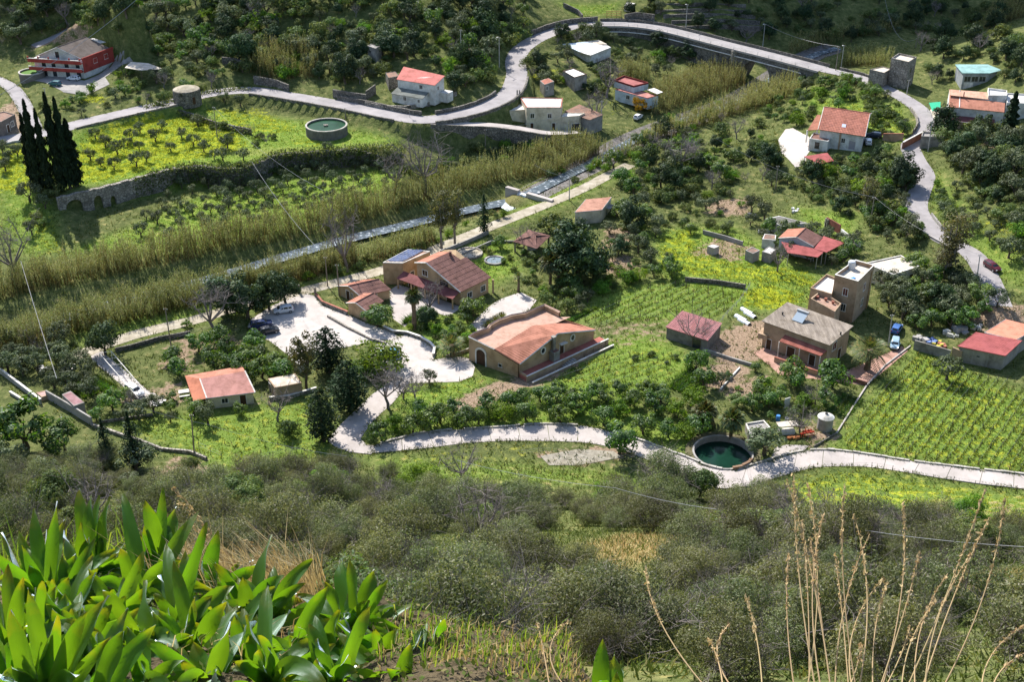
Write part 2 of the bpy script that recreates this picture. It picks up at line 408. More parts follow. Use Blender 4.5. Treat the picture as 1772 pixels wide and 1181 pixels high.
class MB:
 """collects world-space faces, builds ONE mesh object (child vertices are made relative to the thing's base)"""
 def __init__(s): s.v = [];s.f = []
 def poly(s,pts):
  k = len(s.v);s.v += [tuple(map(float,p)) for p in pts];s.f.append(list(range(k,k + len(pts))));return s
 def hexa(s,b,t):
  """b, t: matching bottom and top loops"""
  k = len(s.v);n = len(b)
  s.v += [tuple(map(float,p)) for p in b] + [tuple(map(float,p)) for p in t]
  s.f.append([k + i for i in reversed(range(n))]);s.f.append([k + n + i for i in range(n)])
  for i in range(n):
   j = (i + 1) % n;s.f.append([k + i,k + j,k + n + j,k + n + i])
  return s
 def prism(s,poly,z0,z1):
  b = [(p[0],p[1],z0) for p in poly];t = [(p[0],p[1],z1) for p in poly]
  return s.hexa(b,t)
 def box(s,c,sx,sy,sz,rz=0.0):
  ca,sa = math.cos(rz),math.sin(rz)
  q = [(c[0] + x * ca - y * sa,c[1] + x * sa + y * ca) for x,y in ((-sx / 2,-sy / 2),(sx / 2,-sy / 2),(sx / 2,sy / 2),(-sx / 2,sy / 2))]
  return s.prism(q,c[2],c[2] + sz)
 def tube(s,pts,rad,n=6,cap=True):
  pts = [np.array(p,float) for p in pts]
  if not isinstance(rad,(list,tuple)): rad = [rad] * len(pts)
  k = len(s.v);m = len(pts)
  for i,p in enumerate(pts):
   t = pts[min(i + 1,m - 1)] - pts[max(i - 1,0)]
   t = t / (np.linalg.norm(t) + 1e-9)
   a = np.array([0,0,1.0]) if abs(t[2]) < .9 else np.array([1.0,0,0])
   u = np.cross(t,a);u /= np.linalg.norm(u);w = np.cross(t,u)
   for j in range(n):
    an = 2*math.pi * j / n
    s.v.append(tuple(p + rad[i] * (math.cos(an) * u + math.sin(an) * w)))
  for i in range(m - 1):
   for j in range(n):
    j2 = (j + 1) % n
    s.f.append([k + i * n + j,k + i * n + j2,k + (i + 1) * n + j2,k + (i + 1) * n + j])
  if cap:
   s.f.append([k + j for j in range(n)]);s.f.append([k + (m - 1) * n + j for j in reversed(range(n))])
  return s
 def lathe(s,c,prof,n=32,cap=True):
  k = len(s.v)
  for r,z in prof:
   for j in range(n):
    a = 2*math.pi * j / n
    s.v.append((c[0] + r * math.cos(a),c[1] + r * math.sin(a),c[2] + z))
  for i in range(len(prof) - 1):
   for j in range(n):
    j2 = (j + 1) % n
    s.f.append([k + i * n + j,k + i * n + j2,k + (i + 1) * n + j2,k + (i + 1) * n + j])
  if cap:
   s.f.append([k + (len(prof) - 1) * n + j for j in range(n)])
  return s
 def slab(s,top,th):
  """thin plate with the given top polygon"""
  t = [tuple(p) for p in top];b = [(p[0],p[1],p[2] - th) for p in top]
  return s.hexa(b,t)
 def mesh(s,name,m,org=(0,0,0),smooth=False):
  me = bpy.data.meshes.new(name)
  v = np.array(s.v,float) - np.array(org,float)[None]
  me.from_pydata(v.tolist(),[],s.f)
  if m: me.materials.append(m)
  if smooth:
   for p in me.polygons: p.use_smooth = True
  me.update()
  return me
 def build(s,name,m,parent=None,smooth=False,fix=True):
  if parent is not None:
   org = np.array(parent.location)
   if parent.parent: org = org + np.array(parent.parent.location)
   me = s.mesh(name,m,org,smooth);o = link(name,me,parent)
  else:
   a = np.array(s.v);org = np.array([a[:,0].mean(),a[:,1].mean(),a[:,2].min()])
   me = s.mesh(name,m,org,smooth);o = link(name,me,None,Vector(org))
  return o
def sub(s_mb,name,m,part):
 """sub-part: its parent is a part that sits at its thing's origin"""
 root = part.parent
 org = np.array(root.location) if root else np.array(part.location)
 me = s_mb.mesh(name,m,org);o = link(name,me,part);return o
def copy_tree(o,parent=None):
 c = o.copy();C.objects.link(c)
 if parent is not None: c.parent = parent
 for ch in list(o.children): copy_tree(ch,c)
 return c
def dup(root,loc,rz=0.0,sc=1.0,label=None):
 c = copy_tree(root);c.location = Vector(loc);c.rotation_euler = (0,0,rz);c.scale = (sc,) * 3 if not isinstance(sc,tuple) else sc
 if label: c['label'] = label
 return c
YARDS = []
BLOCK = []                                    # world polygons where plants are not scattered
def block(poly): BLOCK.append(np.array([(p[0],p[1]) for p in poly]))
def blocked(X,Y):
 r = np.zeros(X.shape,bool)
 for b in BLOCK:
  x0,y0 = b.min(0);x1,y1 = b.max(0)
  m = (X > x0) & (X < x1) & (Y > y0) & (Y < y1)
  if m.any():
   idx = np.where(m)[0]
   r[idx] |= inpoly(b,X[idx],Y[idx])
 return r
def strip_poly(path,hw):
 P = np.array(path);t = np.gradient(P[:,:2],axis=0);t /= np.linalg.norm(t,axis=1)[:,None] + 1e-9
 nrm = np.stack([-t[:,1],t[:,0]],-1)
 return P[:,:2] + nrm * hw,P[:,:2] - nrm * hw,nrm
def strip(path,hw,dz,name,m,drape=False,across=3,blk=True):
 L,R,_ = strip_poly(path,hw)
 P = np.array(path);n = len(P);V = []
 for k in range(across + 1):
  q = L + (R - L) * (k / across)
  z = (H(q[:,0],q[:,1]) if drape else P[:,2]) + dz
  V.append(np.column_stack([q,z]))
 V = np.array(V)                       # across+1, n, 3
 F = []
 for k in range(across):
  for i in range(n - 1):
   F += [k * n + i,(k + 1) * n + i,(k + 1) * n + i + 1,k * n + i + 1]
 me = np_mesh(name,V.reshape(-1,3),F,4,m)
 o = link(name,me);o['kind'] = 'structure'
 if blk: block(np.concatenate([L,R[::-1]]))
 return o
def flat(name,px,z,m,dz=0.0,blk=True):
 P = [onz(x,y,z) for x,y in px]
 P = [(p[0],p[1],z + dz) for p in P]
 me = bpy.data.meshes.new(name)
 c = np.mean(P,0)
 from mathutils.geometry import tessellate_polygon
 tris = tessellate_polygon([[Vector(p) for p in P]])
 tris = [t if (lambda a,b,d: (b - a).cross(d - a).z)(*[Vector(P[i]) for i in t]) > 0 else t[::-1] for t in tris]
 me.from_pydata([tuple(np.array(p) - c) for p in P],[],tris);me.materials.append(m)
 o = link(name,me,None,Vector(c));o['kind'] = 'structure';YARDS.append(P + P[:1])
 if blk: block(P)
 return o
def drape(name,pts,m,dz=0.05,cell=1.5,blk=True):
 """sheet that follows the terrain inside the world polygon pts"""
 from mathutils.geometry import delaunay_2d_cdt
 P = np.array(pts)[:,:2]
 Q = []
 for i in range(len(P)):
  a,b = P[i],P[(i + 1) % len(P)]
  k = max(1,int(np.linalg.norm(b - a) / cell))
  for j in range(k): Q.append(a + (b - a) * j / k)
 Q = np.array(Q);nb = len(Q)
 x0,y0 = P.min(0);x1,y1 = P.max(0)
 X,Y = np.meshgrid(np.arange(x0,x1,cell),np.arange(y0,y1,cell));X = X.ravel();Y = Y.ravel()
 k = inpoly(P,X,Y);X,Y = X[k],Y[k]
 A = np.concatenate([Q,np.column_stack([X,Y])])
 r = delaunay_2d_cdt([Vector(a) for a in A],[],[list(range(nb))],1,1e-4)
 V = np.array([(v.x,v.y) for v in r[0]])
 z = H(V[:,0],V[:,1]) + dz
 me = bpy.data.meshes.new(name);me.from_pydata(np.column_stack([V,z]).tolist(),[],[list(f) for f in r[2]]);me.materials.append(m)
 o = link(name,me);o['kind'] = 'structure'
 if blk: block(P)
 return o
def wall_path(name,label,cat,pts,h,th,m,group=None,cap=None,base=None,jag=0.0,caph=.12,hs=None,kind=None):
 """free-standing or retaining wall along world points; top = base + h"""
 P = [np.array(p,float) for p in pts]
 Q = [P[0]]
 for a,b in zip(P[:-1],P[1:]):
  k = max(1,int(np.linalg.norm((b - a)[:2]) / 2.5))
  for j in range(1,k + 1): Q.append(a + (b - a) * j / k)
 Q = np.array(Q)
 L,R,_ = strip_poly(Q,th / 2)
 n = len(Q)
 top = Q[:,2] + (h if hs is None else np.interp(np.linspace(0,1,n),np.linspace(0,1,len(hs)),hs)) + (RNG.random(n) - .5) * jag
 bot = (Q[:,2] if base is None else np.full(n,0.0) + base) - .4
 mb = MB();V = []
 for i in range(n):
  V += [(L[i][0],L[i][1],bot[i]),(R[i][0],R[i][1],bot[i]),(R[i][0],R[i][1],top[i]),(L[i][0],L[i][1],top[i])]
 mb.v = V
 for i in range(n - 1):
  a,b = 4*i,4*i + 4
  for s,t in ((0,1),(1,2),(2,3),(3,0)): mb.f.append([a + s,b + s,b + t,a + t])
 mb.f += [[0,1,2,3],[4*n - 1,4*n - 2,4*n - 3,4*n - 4]]
 if cap is None:
  o = mb.build(name,m);setp(o,label,cat,group,kind)
 else:
  o = thing(name,label,cat,(Q[:,0].mean(),Q[:,1].mean(),bot.min() + .4),group)
  mb.build('wall_body',m,o)
  L2,R2,_ = strip_poly(Q,th / 2+.05)
  mc = MB()
  for i in range(n):
   mc.v += [(L2[i][0],L2[i][1],top[i] + .003),(R2[i][0],R2[i][1],top[i] + .003),(R2[i][0],R2[i][1],top[i] + caph),(L2[i][0],L2[i][1],top[i] + caph)]
  mc.f = [list(f) for f in mb.f]
  mc.build('coping',cap,o)
 L3,R3,_ = strip_poly(Q,th / 2+.2)
 block(np.concatenate([L3,R3[::-1]]))
 return o
# common materials
asphalt = mat('asphalt',(.35,.325,.325),(.24,.225,.23),.18,.9,bump=.15,bscale=12)
concrete = mat('pale_concrete',(.46,.415,.39),(.34,.305,.285),.16,.9,bump=.12,bscale=6)
concrete2 = mat('grey_concrete',(.36,.34,.32),(.22,.21,.2),.5,.9,bump=.3,bscale=8)
yardcon = mat('yard_concrete',(.50,.455,.425),(.38,.345,.32),.13,.9,bump=.1,bscale=6)
gravel = mat('river_gravel',(.22,.20,.185),(.10,.095,.09),1.4,.95,bump=.8,bscale=5)
tracksoil = mat('track_soil',(.46,.41,.34),(.27,.24,.17),.35,.95,bump=.3,bscale=6)
stone = stone_mat('dry_stone',(.27,.245,.21),(.15,.135,.12),(.06,.055,.05),1.6)
stone_pale = stone_mat('pale_stone',(.42,.38,.33),(.25,.22,.19),(.13,.12,.1),1.5)
white_wall = mat('white_render',(.72,.71,.68),(.48,.465,.43),.45,.85)
cream_wall = mat('cream_render',(.66,.59,.46),(.52,.46,.36),.5,.85)
ochre = mat('ochre_render',(.50,.36,.22),(.38,.265,.16),.3,.85)
tan_wall = mat('tan_render',(.45,.33,.23),(.33,.235,.16),.35,.85)
grey_wall = mat('grey_render',(.34,.32,.29),(.22,.205,.19),.6,.9,bump=.2)
trim_white = mat('white_trim',(.74,.71,.66),(.6,.57,.53),1.2,.7)
glass = plain('window_glass',(.025,.03,.035),.12,.6)
darkdoor = mat('dark_wood',(.09,.05,.03),(.06,.035,.022),3,.6)
metal_dark = plain('dark_metal',(.05,.05,.05),.5,.5,.6)
wood = mat('weathered_wood',(.17,.13,.10),(.08,.065,.05),3,.9)
galv = mat('galvanised',(.42,.43,.44),(.3,.31,.32),2,.45,metal=.5)
def roofmat(name,c,c2=None,scale=.8,stretch=None,bump=0.25): return mat(name,c,c2,scale,.85,bump=bump,bscale=9,stretch=stretch)
tile_red = roofmat('red_tiles',(.42,.17,.12),(.26,.11,.085),1.2)
tile_brown = roofmat('brown_tiles',(.235,.125,.105),(.15,.082,.072),1.0)
tile_salmon = roofmat('salmon_tiles',(.44,.195,.135),(.34,.15,.105),.5)
salmon_flat = roofmat('salmon_membrane',(.48,.305,.235),(.39,.245,.19),.35,bump=.05)
sheet_red = roofmat('red_sheet',(.37,.105,.10),(.28,.08,.08),.4,bump=.05)
sheet_plum = roofmat('plum_sheet',(.22,.085,.085),(.17,.07,.07),.6,bump=.05)
old_sheet = roofmat('weathered_fibre_sheet',(.34,.29,.24),(.15,.125,.105),.55,(3.0,.35,1))
rust_sheet = roofmat('rusty_sheet',(.30,.16,.11),(.2,.15,.13),.6)
white_roof = mat('white_roof',(.74,.72,.69),(.58,.56,.54),.5,.8)
pale_roof = mat('pale_roof',(.62,.56,.48),(.5,.44,.37),.4,.85)
# ground cover painted where it grows (flowers / bare soil / dry straw / lush grass)
cover = np.zeros(MX.shape + (4,))
PAINT = []
def paint(ch,px,k=1.0,soft=2.5,z=None):
 P = [gnd(x,y) for x,y in px]
 x0 = min(p[0] for p in P) - soft;x1 = max(p[0] for p in P) + soft;y0 = min(p[1] for p in P) - soft;y1 = max(p[1] for p in P) + soft
 i0 = max(0,int((x0-GX0) / GS));i1 = min(len(GXs),int((x1-GX0) / GS) + 2);j0 = max(0,int((y0-GY0) / GS));j1 = min(len(GYs),int((y1-GY0) / GS) + 2)
 X = MX[j0:j1,i0:i1];Y = MY[j0:j1,i0:i1]
 ins = inpoly(P,X,Y);d = np.full(X.shape,1e9)
 for a in range(len(P)): d = np.minimum(d,segdist(P[a],P[(a + 1) % len(P)],X,Y))
 w = np.where(ins,.5+d / (2*soft),.5-d / (2*soft)).clip(0,1)
 cover[j0:j1,i0:i1,ch] = np.maximum(cover[j0:j1,i0:i1,ch],smooth(w) * k)
 PAINT.append((ch,[(p[0],p[1]) for p in P],k))
YEL,SOIL,DRY,LUSH = 0,1,2,3
for px,k in ((((150,225),(250,195),(340,200),(420,235),(430,258),(330,278),(200,310),(140,318),(110,290)),.85),(((-40,275),(60,245),(60,330),(-40,340)),.8),(((50,370),(85,370),(110,440),(60,430)),.5),
              (((350,178),(450,185),(520,222),(470,235),(400,225)),.6),(((520,235),(560,245),(545,255),(500,250)),.5),(((300,290),(330,285),(360,285),(330,300)),.4),
              (((1145,405),(1200,395),(1215,440),(1290,455),(1400,470),(1420,500),(1310,490),(1220,480),(1140,470)),.7),(((1285,510),(1320,490),(1390,510),(1365,538),(1290,530)),1.0),
              (((1590,610),(1772,690),(1790,822),(1450,775),(1510,690)),.42),(((1350,832),(1480,815),(1800,862),(1800,905),(1500,895),(1300,855)),.5),
              (((1000,600),(1180,600),(1150,680),(950,660)),.25),(((200,740),(560,690),(560,790),(380,800)),.28),(((690,785),(940,768),(960,790),(720,812)),.3),(((1400,175),(1560,190),(1570,240),(1480,200)),.4),
              (((1690,380),(1772,370),(1772,440),(1700,430)),.4),(((920,125),(965,120),(960,135),(925,140)),.9),(((140,160),(185,165),(185,178),(140,178)),.8),(((90,640),(150,600),(60,600),(0,620)),.2),
              (((680,650),(860,660),(780,700),(690,690)),.25),(((1010,150),(1120,140),(1060,200)),.15)):
 paint(YEL,px,k)
for px,k in ((((780,700),(850,665),(925,655),(900,675),(800,712)),1),(((1240,580),(1310,555),(1335,560),(1320,620),(1255,632),(1225,605)),.95),(((1210,640),(1260,628),(1300,640),(1270,672),(1215,668)),.9),(((1020,560),(1150,548),(1160,590),(1080,600),(1040,590)),.3),
              (((1225,345),(1300,345),(1290,372),(1230,372)),.9),(((880,660),(1010,610),(1040,590),(1048,600),(960,655),(900,672)),.85),(((930,788),(1070,770),(1090,790),(990,806)),.8),(((1255,670),(1330,650),(1310,690),(1260,690)),.8),
              (((420,700),(470,690),(470,700)),.5),(((1050,390),(1100,400),(1085,425),(1045,430)),.7),(((1040,450),(1085,440),(1110,470),(1050,475)),.7),(((1380,740),(1440,730),(1450,760),(1400,775)),.6),(((1640,545),(1772,530),(1772,560),(1690,570)),.9),
              (((1240,410),(1300,425),(1280,455),(1190,440)),.6),(((300,790),(360,800),(350,830),(270,825)),.6),(((1560,880),(1772,860),(1772,890),(1600,900)),.3),(((300,590),(400,575),(420,590),(310,620)),.5),(((290,600),(330,605),(340,640),(280,640)),.7),(((30,90),(110,30),(160,30),(90,75)),.5),(((0,190),(30,170),(50,230),(0,235)),.8),
              (((200,680),(320,660),(320,700),(215,700)),.5),(((1570,890),(1640,860),(1700,870),(1640,900)),.3),(((1690,235),(1772,235),(1772,260),(1700,262)),.5)):
 paint(SOIL,px,k)
for px,k in ((((1010,945),(1080,925),(1215,930),(1230,950),(1110,975),(1050,1000)),1),(((1640,985),(1772,990),(1772,1040),(1680,1030)),.7),(((700,1130),(1000,1150),(1000,1181),(700,1181)),.6),(((0,560),(120,545),(420,490),(560,465),(560,480),(300,530),(0,600)),.5),
              (((600,400),(900,330),(900,345),(620,420)),.4),(((330,262),(560,258),(700,258),(700,275),(480,275)),.5)):
 paint(DRY,px,k,4)
for px,k in ((((110,440),(230,395),(330,345),(420,310),(640,290),(700,300),(650,350),(520,385),(330,425),(200,440)),1),(((120,230),(350,180),(520,210),(690,245),(690,258),(420,285),(200,320),(100,330),(40,260)),1),(((0,260),(80,250),(100,430),(60,450),(0,400)),.9),
              (((800,430),(880,415),(900,470),(830,500)),1),(((700,565),(780,545),(850,560),(790,620),(740,600)),1),(((1040,500),(1180,485),(1290,505),(1230,560),(1100,560),(990,555)),.85),(((1100,570),(1150,590),(1200,620),(1200,660),(1080,690),(940,690),(960,650),(1040,600)),.9),
              (((1130,400),(1260,390),(1420,480),(1400,530),(1280,540),(1150,480)),.9),(((1590,605),(1790,690),(1790,822),(1440,778),(1500,700)),.9),(((1320,850),(1480,812),(1800,855),(1800,905),(1400,900)),.7),(((200,730),(560,690),(590,790),(380,812)),.8),(((620,760),(660,740),(1060,690),(1200,750),(1200,790),(1040,740),(800,742)),.9),
              (((1380,360),(1480,370),(1470,420),(1400,400)),1),(((1380,160),(1560,180),(1570,250),(1400,200)),.8),(((1620,300),(1700,400),(1772,440),(1772,500),(1730,480),(1650,400),(1600,330)),.8),(((680,670),(860,650),(760,720),(690,730)),.9),(((180,440),(420,410),(640,350),(600,380),(300,440)),.5),(((100,560),(500,480),(620,470),(430,540),(140,600)),.6),
              (((970,5),(1070,5),(1060,22),(1000,25)),1),(((1060,310),(1000,345),(880,390),(870,375),(980,320)),.6),(((640,790),(1200,830),(1180,850),(700,830)),.7)):
 paint(LUSH,px,k,4)
def ground_material():
 m,nt,b = nodes('ground_cover');L = nt.links;N = nt.nodes.new
 tc = N('ShaderNodeTexCoord');at = N('ShaderNodeVertexColor');at.layer_name = 'cover'
 sp = N('ShaderNodeSeparateColor');L.new(at.outputs['Color'],sp.inputs['Color'])
 def noise(s,d=6,r=.65):
  n = N('ShaderNodeTexNoise');n.inputs['Scale'].default_value = s;n.inputs['Detail'].default_value = d;n.inputs['Roughness'].default_value = r
  L.new(tc.outputs['Object'],n.inputs['Vector']);return n.outputs['Fac']
 def ramp(f,*st):
  r = N('ShaderNodeValToRGB')
  while len(r.color_ramp.elements) < len(st): r.color_ramp.elements.new(.5)
  for e,(p,c) in zip(r.color_ramp.elements,st): e.position = p;e.color = (*c,1)
  L.new(f,r.inputs['Fac']);return r.outputs['Color']
 def mix(f,a,bb,mode='MIX'):
  x = N('ShaderNodeMix');x.data_type = 'RGBA';x.blend_type = mode
  if isinstance(f,float): x.inputs['Factor'].default_value = f
  else: L.new(f,x.inputs['Factor'])
  L.new(a,x.inputs['A']);L.new(bb,x.inputs['B']);return x.outputs['Result']
 def math_(op,a,bb):
  x = N('ShaderNodeMath');x.operation = op
  for k,v in ((0,a),(1,bb)):
   if isinstance(v,(int,float)): x.inputs[k].default_value = v
   else: L.new(v,x.inputs[k])
  x.use_clamp = True
  return x.outputs[0]
 n1,n2,n3 = noise(.09),noise(.6),noise(2.6,4)
 scrub = ramp(n2,(.3,(.055,.07,.024)),(.5,(.105,.125,.042)),(.62,(.16,.165,.065)),(.72,(.19,.16,.10)))
 lush = ramp(n2,(.3,(.095,.165,.026)),(.5,(.165,.245,.042)),(.68,(.25,.30,.07)))
 soil = ramp(n3,(.3,(.17,.115,.075)),(.5,(.28,.20,.14)),(.7,(.37,.29,.21)))
 dry = ramp(n3,(.3,(.17,.13,.06)),(.5,(.30,.23,.10)),(.7,(.36,.30,.17)))
 yel = ramp(n3,(.3,(.20,.27,.02)),(.7,(.42,.41,.02)))
 c = mix(at.outputs['Alpha'],scrub,lush)
 c = mix(math_('MULTIPLY',sp.outputs['Blue'],math_('MULTIPLY_ADD',n2,1.3)),c,dry)
 ym = math_('MULTIPLY',math_('SUBTRACT',math_('ADD',math_('MULTIPLY',sp.outputs['Red'],.24),n2),.62),9.0)
 c = mix(math_('MULTIPLY',ym,.9),c,yel)
 sm = math_('MULTIPLY',math_('SUBTRACT',math_('ADD',math_('MULTIPLY',sp.outputs['Green'],.5),n2),.62),7.0)
 c = mix(sm,c,soil)
 c = mix(.5,c,ramp(n3,(.25,(.55,.55,.5)),(.55,(1,1,1)),(.75,(1.3,1.3,1.2))),'MULTIPLY')
 L.new(c,b.inputs['Base Color']);b.inputs['Roughness'].default_value = 1;b.inputs['Specular IOR Level'].default_value = .05
 bp = N('ShaderNodeBump');bp.inputs['Strength'].default_value = .9;bp.inputs['Distance'].default_value = .35
 L.new(n3,bp.inputs['Height']);L.new(bp.outputs['Normal'],b.inputs['Normal'])
 return m
GROUND = ground_material()
# basins cut into the ground
BASIN = onz(1251,784,0);BASIN_R = 4.75
def terrain_mesh():
 ny,nx = MX.shape
 keep = np.abs(MX) < 62+.52*MY
 keep &= (np.hypot(MX - BASIN[0],MY - BASIN[1]) > BASIN_R + .25)
 idx = np.arange(ny * nx).reshape(ny,nx)
 q = np.stack([idx[:-1,:-1],idx[:-1,1:],idx[1:,1:],idx[1:,:-1]],-1).reshape(-1,4)
 k = keep.ravel()[q].all(1);q = q[k]
 used = np.unique(q);remap = np.full(ny * nx,-1);remap[used] = np.arange(len(used))
 V = np.stack([MX.ravel(),MY.ravel(),HG.ravel()],-1)[used]
 me = np_mesh('ground',V,remap[q].ravel(),4,GROUND,True)
 ca = me.color_attributes.new('cover','FLOAT_COLOR','POINT')
 ca.data.foreach_set('color',cover.reshape(-1,4)[used].astype(np.float32).ravel())
 o = link('ground',me);o['kind'] = 'structure'
terrain_mesh()
# water
river_w = water_mat('river_water',(.13,.16,.19),.12,.6,1.0,(.5,.53,.56))
tank_w = water_mat('tank_water',(.006,.055,.022),.3,.05,.5)
tank_w.node_tree.nodes['Principled BSDF'].inputs['Specular IOR Level'].default_value = .08
pool_w = water_mat('basin_water',(.008,.038,.024),.2,.06,.35);pool_w.node_tree.nodes['Principled BSDF'].inputs['Specular IOR Level'].default_value = .12
weed_w = mat('duckweed',(.10,.22,.03),(.06,.14,.02),1.5,.8)
strip(RIVER,5.0,-.55,'river_bed',gravel,True,5,False)
strip(RIVER,1.9,-.28,'river',river_w)
strip(RIVER_UP,5,.06,'river_bed',gravel,True,5,False)
strip(RIVER_UP,1.7,-.2,'river',river_w)
strip(TRACK,1.8,.05,'dirt_track',tracksoil,True,4)
# roads and yards
strip(ROAD,RW,0,'road',asphalt);strip(ROAD2,2.5,0,'road',asphalt);strip(SIDE,2.1,0,'road',asphalt);strip(TOPROAD,2.2,.02,'road',asphalt)
strip(BR2,1.5,.02,'lane',concrete)
NEAR_PAIRS = [((650,771),(640,785)),((690,760),(690,781)),((730,751),(740,776)),((795,744),(805,768)),((870,740),(875,764)),((930,735),(935,764)),((1000,737),(1000,766)),((1045,745),(1045,772)),((1090,757),(1085,783)),
              ((1150,778),(1130,800)),((1200,797),(1170,816)),((1222,807),(1200,830)),((1262,814),(1235,845)),((1300,806),(1290,843)),((1360,788),(1345,827)),((1400,780),(1400,812)),((1445,780),(1440,808)),((1500,787),(1500,809)),
              ((1570,798),(1560,817)),((1650,808),(1640,830)),((1710,815),(1705,839)),((1772,822),(1772,847)),((1860,833),(1860,860)),((1990,850),(1990,882))]
def near_road():
 L = resample([onz(*a,0) for a,b in NEAR_PAIRS],1.0);R = resample([onz(*b,0) for a,b in NEAR_PAIRS],1.0)
 t = np.linspace(0,1,400)
 f = lambda P: np.column_stack([np.interp(t,np.linspace(0,1,len(P)),P[:,k]) for k in range(2)])
 # same parameter on both edges
 def par(pairs,k):
  P = np.array([onz(*p[k],0)[:2] for p in pairs]);u = np.arange(len(P));tt = np.linspace(0,len(P) - 1,400)
  Q = resample(np.column_stack([P,np.zeros(len(P))]),.5)
  # spline at uniform parameter
  out = []
  for x in tt:
   i = min(int(x),len(P) - 2);w = x - i
   p0,p1,p2,p3 = P[max(i - 1,0)],P[i],P[i + 1],P[min(i + 2,len(P) - 1)]
   out.append(.5*((2*p1) + (p2-p0) * w + (2*p0-5*p1+4*p2-p3) * w * w + (3*p1-p0-3*p2+p3) * w ** 3))
  return np.array(out)
 A,B = par(NEAR_PAIRS,0),par(NEAR_PAIRS,1)
 block(np.concatenate([A,B[::-1]]))
 mid = (A + B) / 2;s = np.concatenate([[0],np.cumsum(np.linalg.norm(np.diff(mid,axis=0),axis=1))])
 root = thing('concrete_road',None,None,(mid[150][0],mid[150][1],0));root['kind'] = 'structure'
 x = 0
 while x < s[-1] - 1:
  e = min(x + 5.0,s[-1]);ks = np.linspace(x + .04,e - .04,6)
  a = np.column_stack([np.interp(ks,s,A[:,k]) for k in (0,1)]);b = np.column_stack([np.interp(ks,s,B[:,k]) for k in (0,1)])
  mb = MB();z = .055+RNG.random() * .012
  k0 = 0
  mb.v = [(p[0],p[1],z) for p in a] + [(p[0],p[1],z) for p in b] + [(p[0],p[1],z - .15) for p in a] + [(p[0],p[1],z - .15) for p in b]
  n = 6
  for i in range(n - 1):
   mb.f.append([n + i,n + i + 1,i + 1,i]);mb.f.append([i,i + 1,2*n + i + 1,2*n + i]);mb.f.append([3*n + i,3*n + i + 1,n + i + 1,n + i])
  mb.f.append([0,2*n,3*n,n]);mb.f.append([n - 1,2*n - 1,4*n - 1,3*n - 1])
  mb.build('slab',concrete,root)
  x = e
 return A,B
NR_TOP,NR_BOT = near_road()
flat('driveway',[(652,772),(634,770),(624,760),(629,752),(640,736),(659,716),(676,702),(691,685),(707,663),(690,656),(676,660),(661,672),(643,684),(620,706),(590,735),(574,753),(565,762),(580,774),(605,783),(642,787)],0,concrete,.045)
flat('yard',[(688,658),(707,664),(745,663),(795,661),(818,652),(822,634),(812,622),(800,618),(770,620),(751,623),(755,611),(742,598),(727,588),(704,579),(690,583),(672,590),(650,596),(640,612),(648,632),(664,648),(676,660)],0,yardcon,.04)
flat('car_park',[(519,506),(546,512),(560,530),(603,545),(640,562),(672,572),(692,585),(672,591),(648,592),(585,604),(505,620),(466,590),(446,582),(428,566),(436,552),(466,532)],0,yardcon,.035)
flat('forecourt',[(863,519),(901,506),(929,520),(912,542),(905,556),(860,566),(828,574),(814,562),(845,532)],0,yardcon,.03)
flat('villa_terrace',[(672,505),(690,492),(800,532),(776,548),(740,538),(700,566),(680,552)],0,concrete,.02)
flat('pergola_drive',[(150,600),(172,597),(180,612),(255,675),(285,690),(262,705),(238,690),(160,625)],0,concrete,.035)
drape('house_yard',[gnd(x,y) for x,y in ((1359,224),(1372,222),(1402,238),(1401,262),(1394,272),(1398,285),(1376,290),(1352,265),(1346,243))],yardcon,.08)
drape('house_yard',[gnd(x,y) for x,y in ((178,125),(196,98),(224,98),(230,106),(212,112),(182,134),(190,146),(150,165),(110,160),(78,143),(60,140),(64,122),(146,140))],concrete2,.08)
drape('house_yard',[gnd(x,y) for x,y in ((1609,190),(1630,186),(1640,200),(1655,240),(1640,238),(1622,222))],pale_roof,.09)
flat('terrace_floor',[(1303,612),(1325,600),(1345,610),(1440,640),(1470,640),(1560,600),(1572,607),(1500,668),(1440,660),(1350,650),(1330,632)],0,roofmat('terrace_tiles',(.44,.27,.21),(.34,.2,.16),.8),.04)
drape('gravel_patch',[gnd(x,y) for x,y in ((935,790),(1000,778),(1062,782),(1075,792),(1000,806),(950,806))],mat('pale_gravel',(.36,.33,.27),(.2,.18,.14),1.2,.95,bump=.6,bscale=6),.06,blk=False)
flat('basin_apron',[(1342,775),(1362,770),(1400,772),(1392,782),(1352,792),(1330,800)],0,concrete,.03)
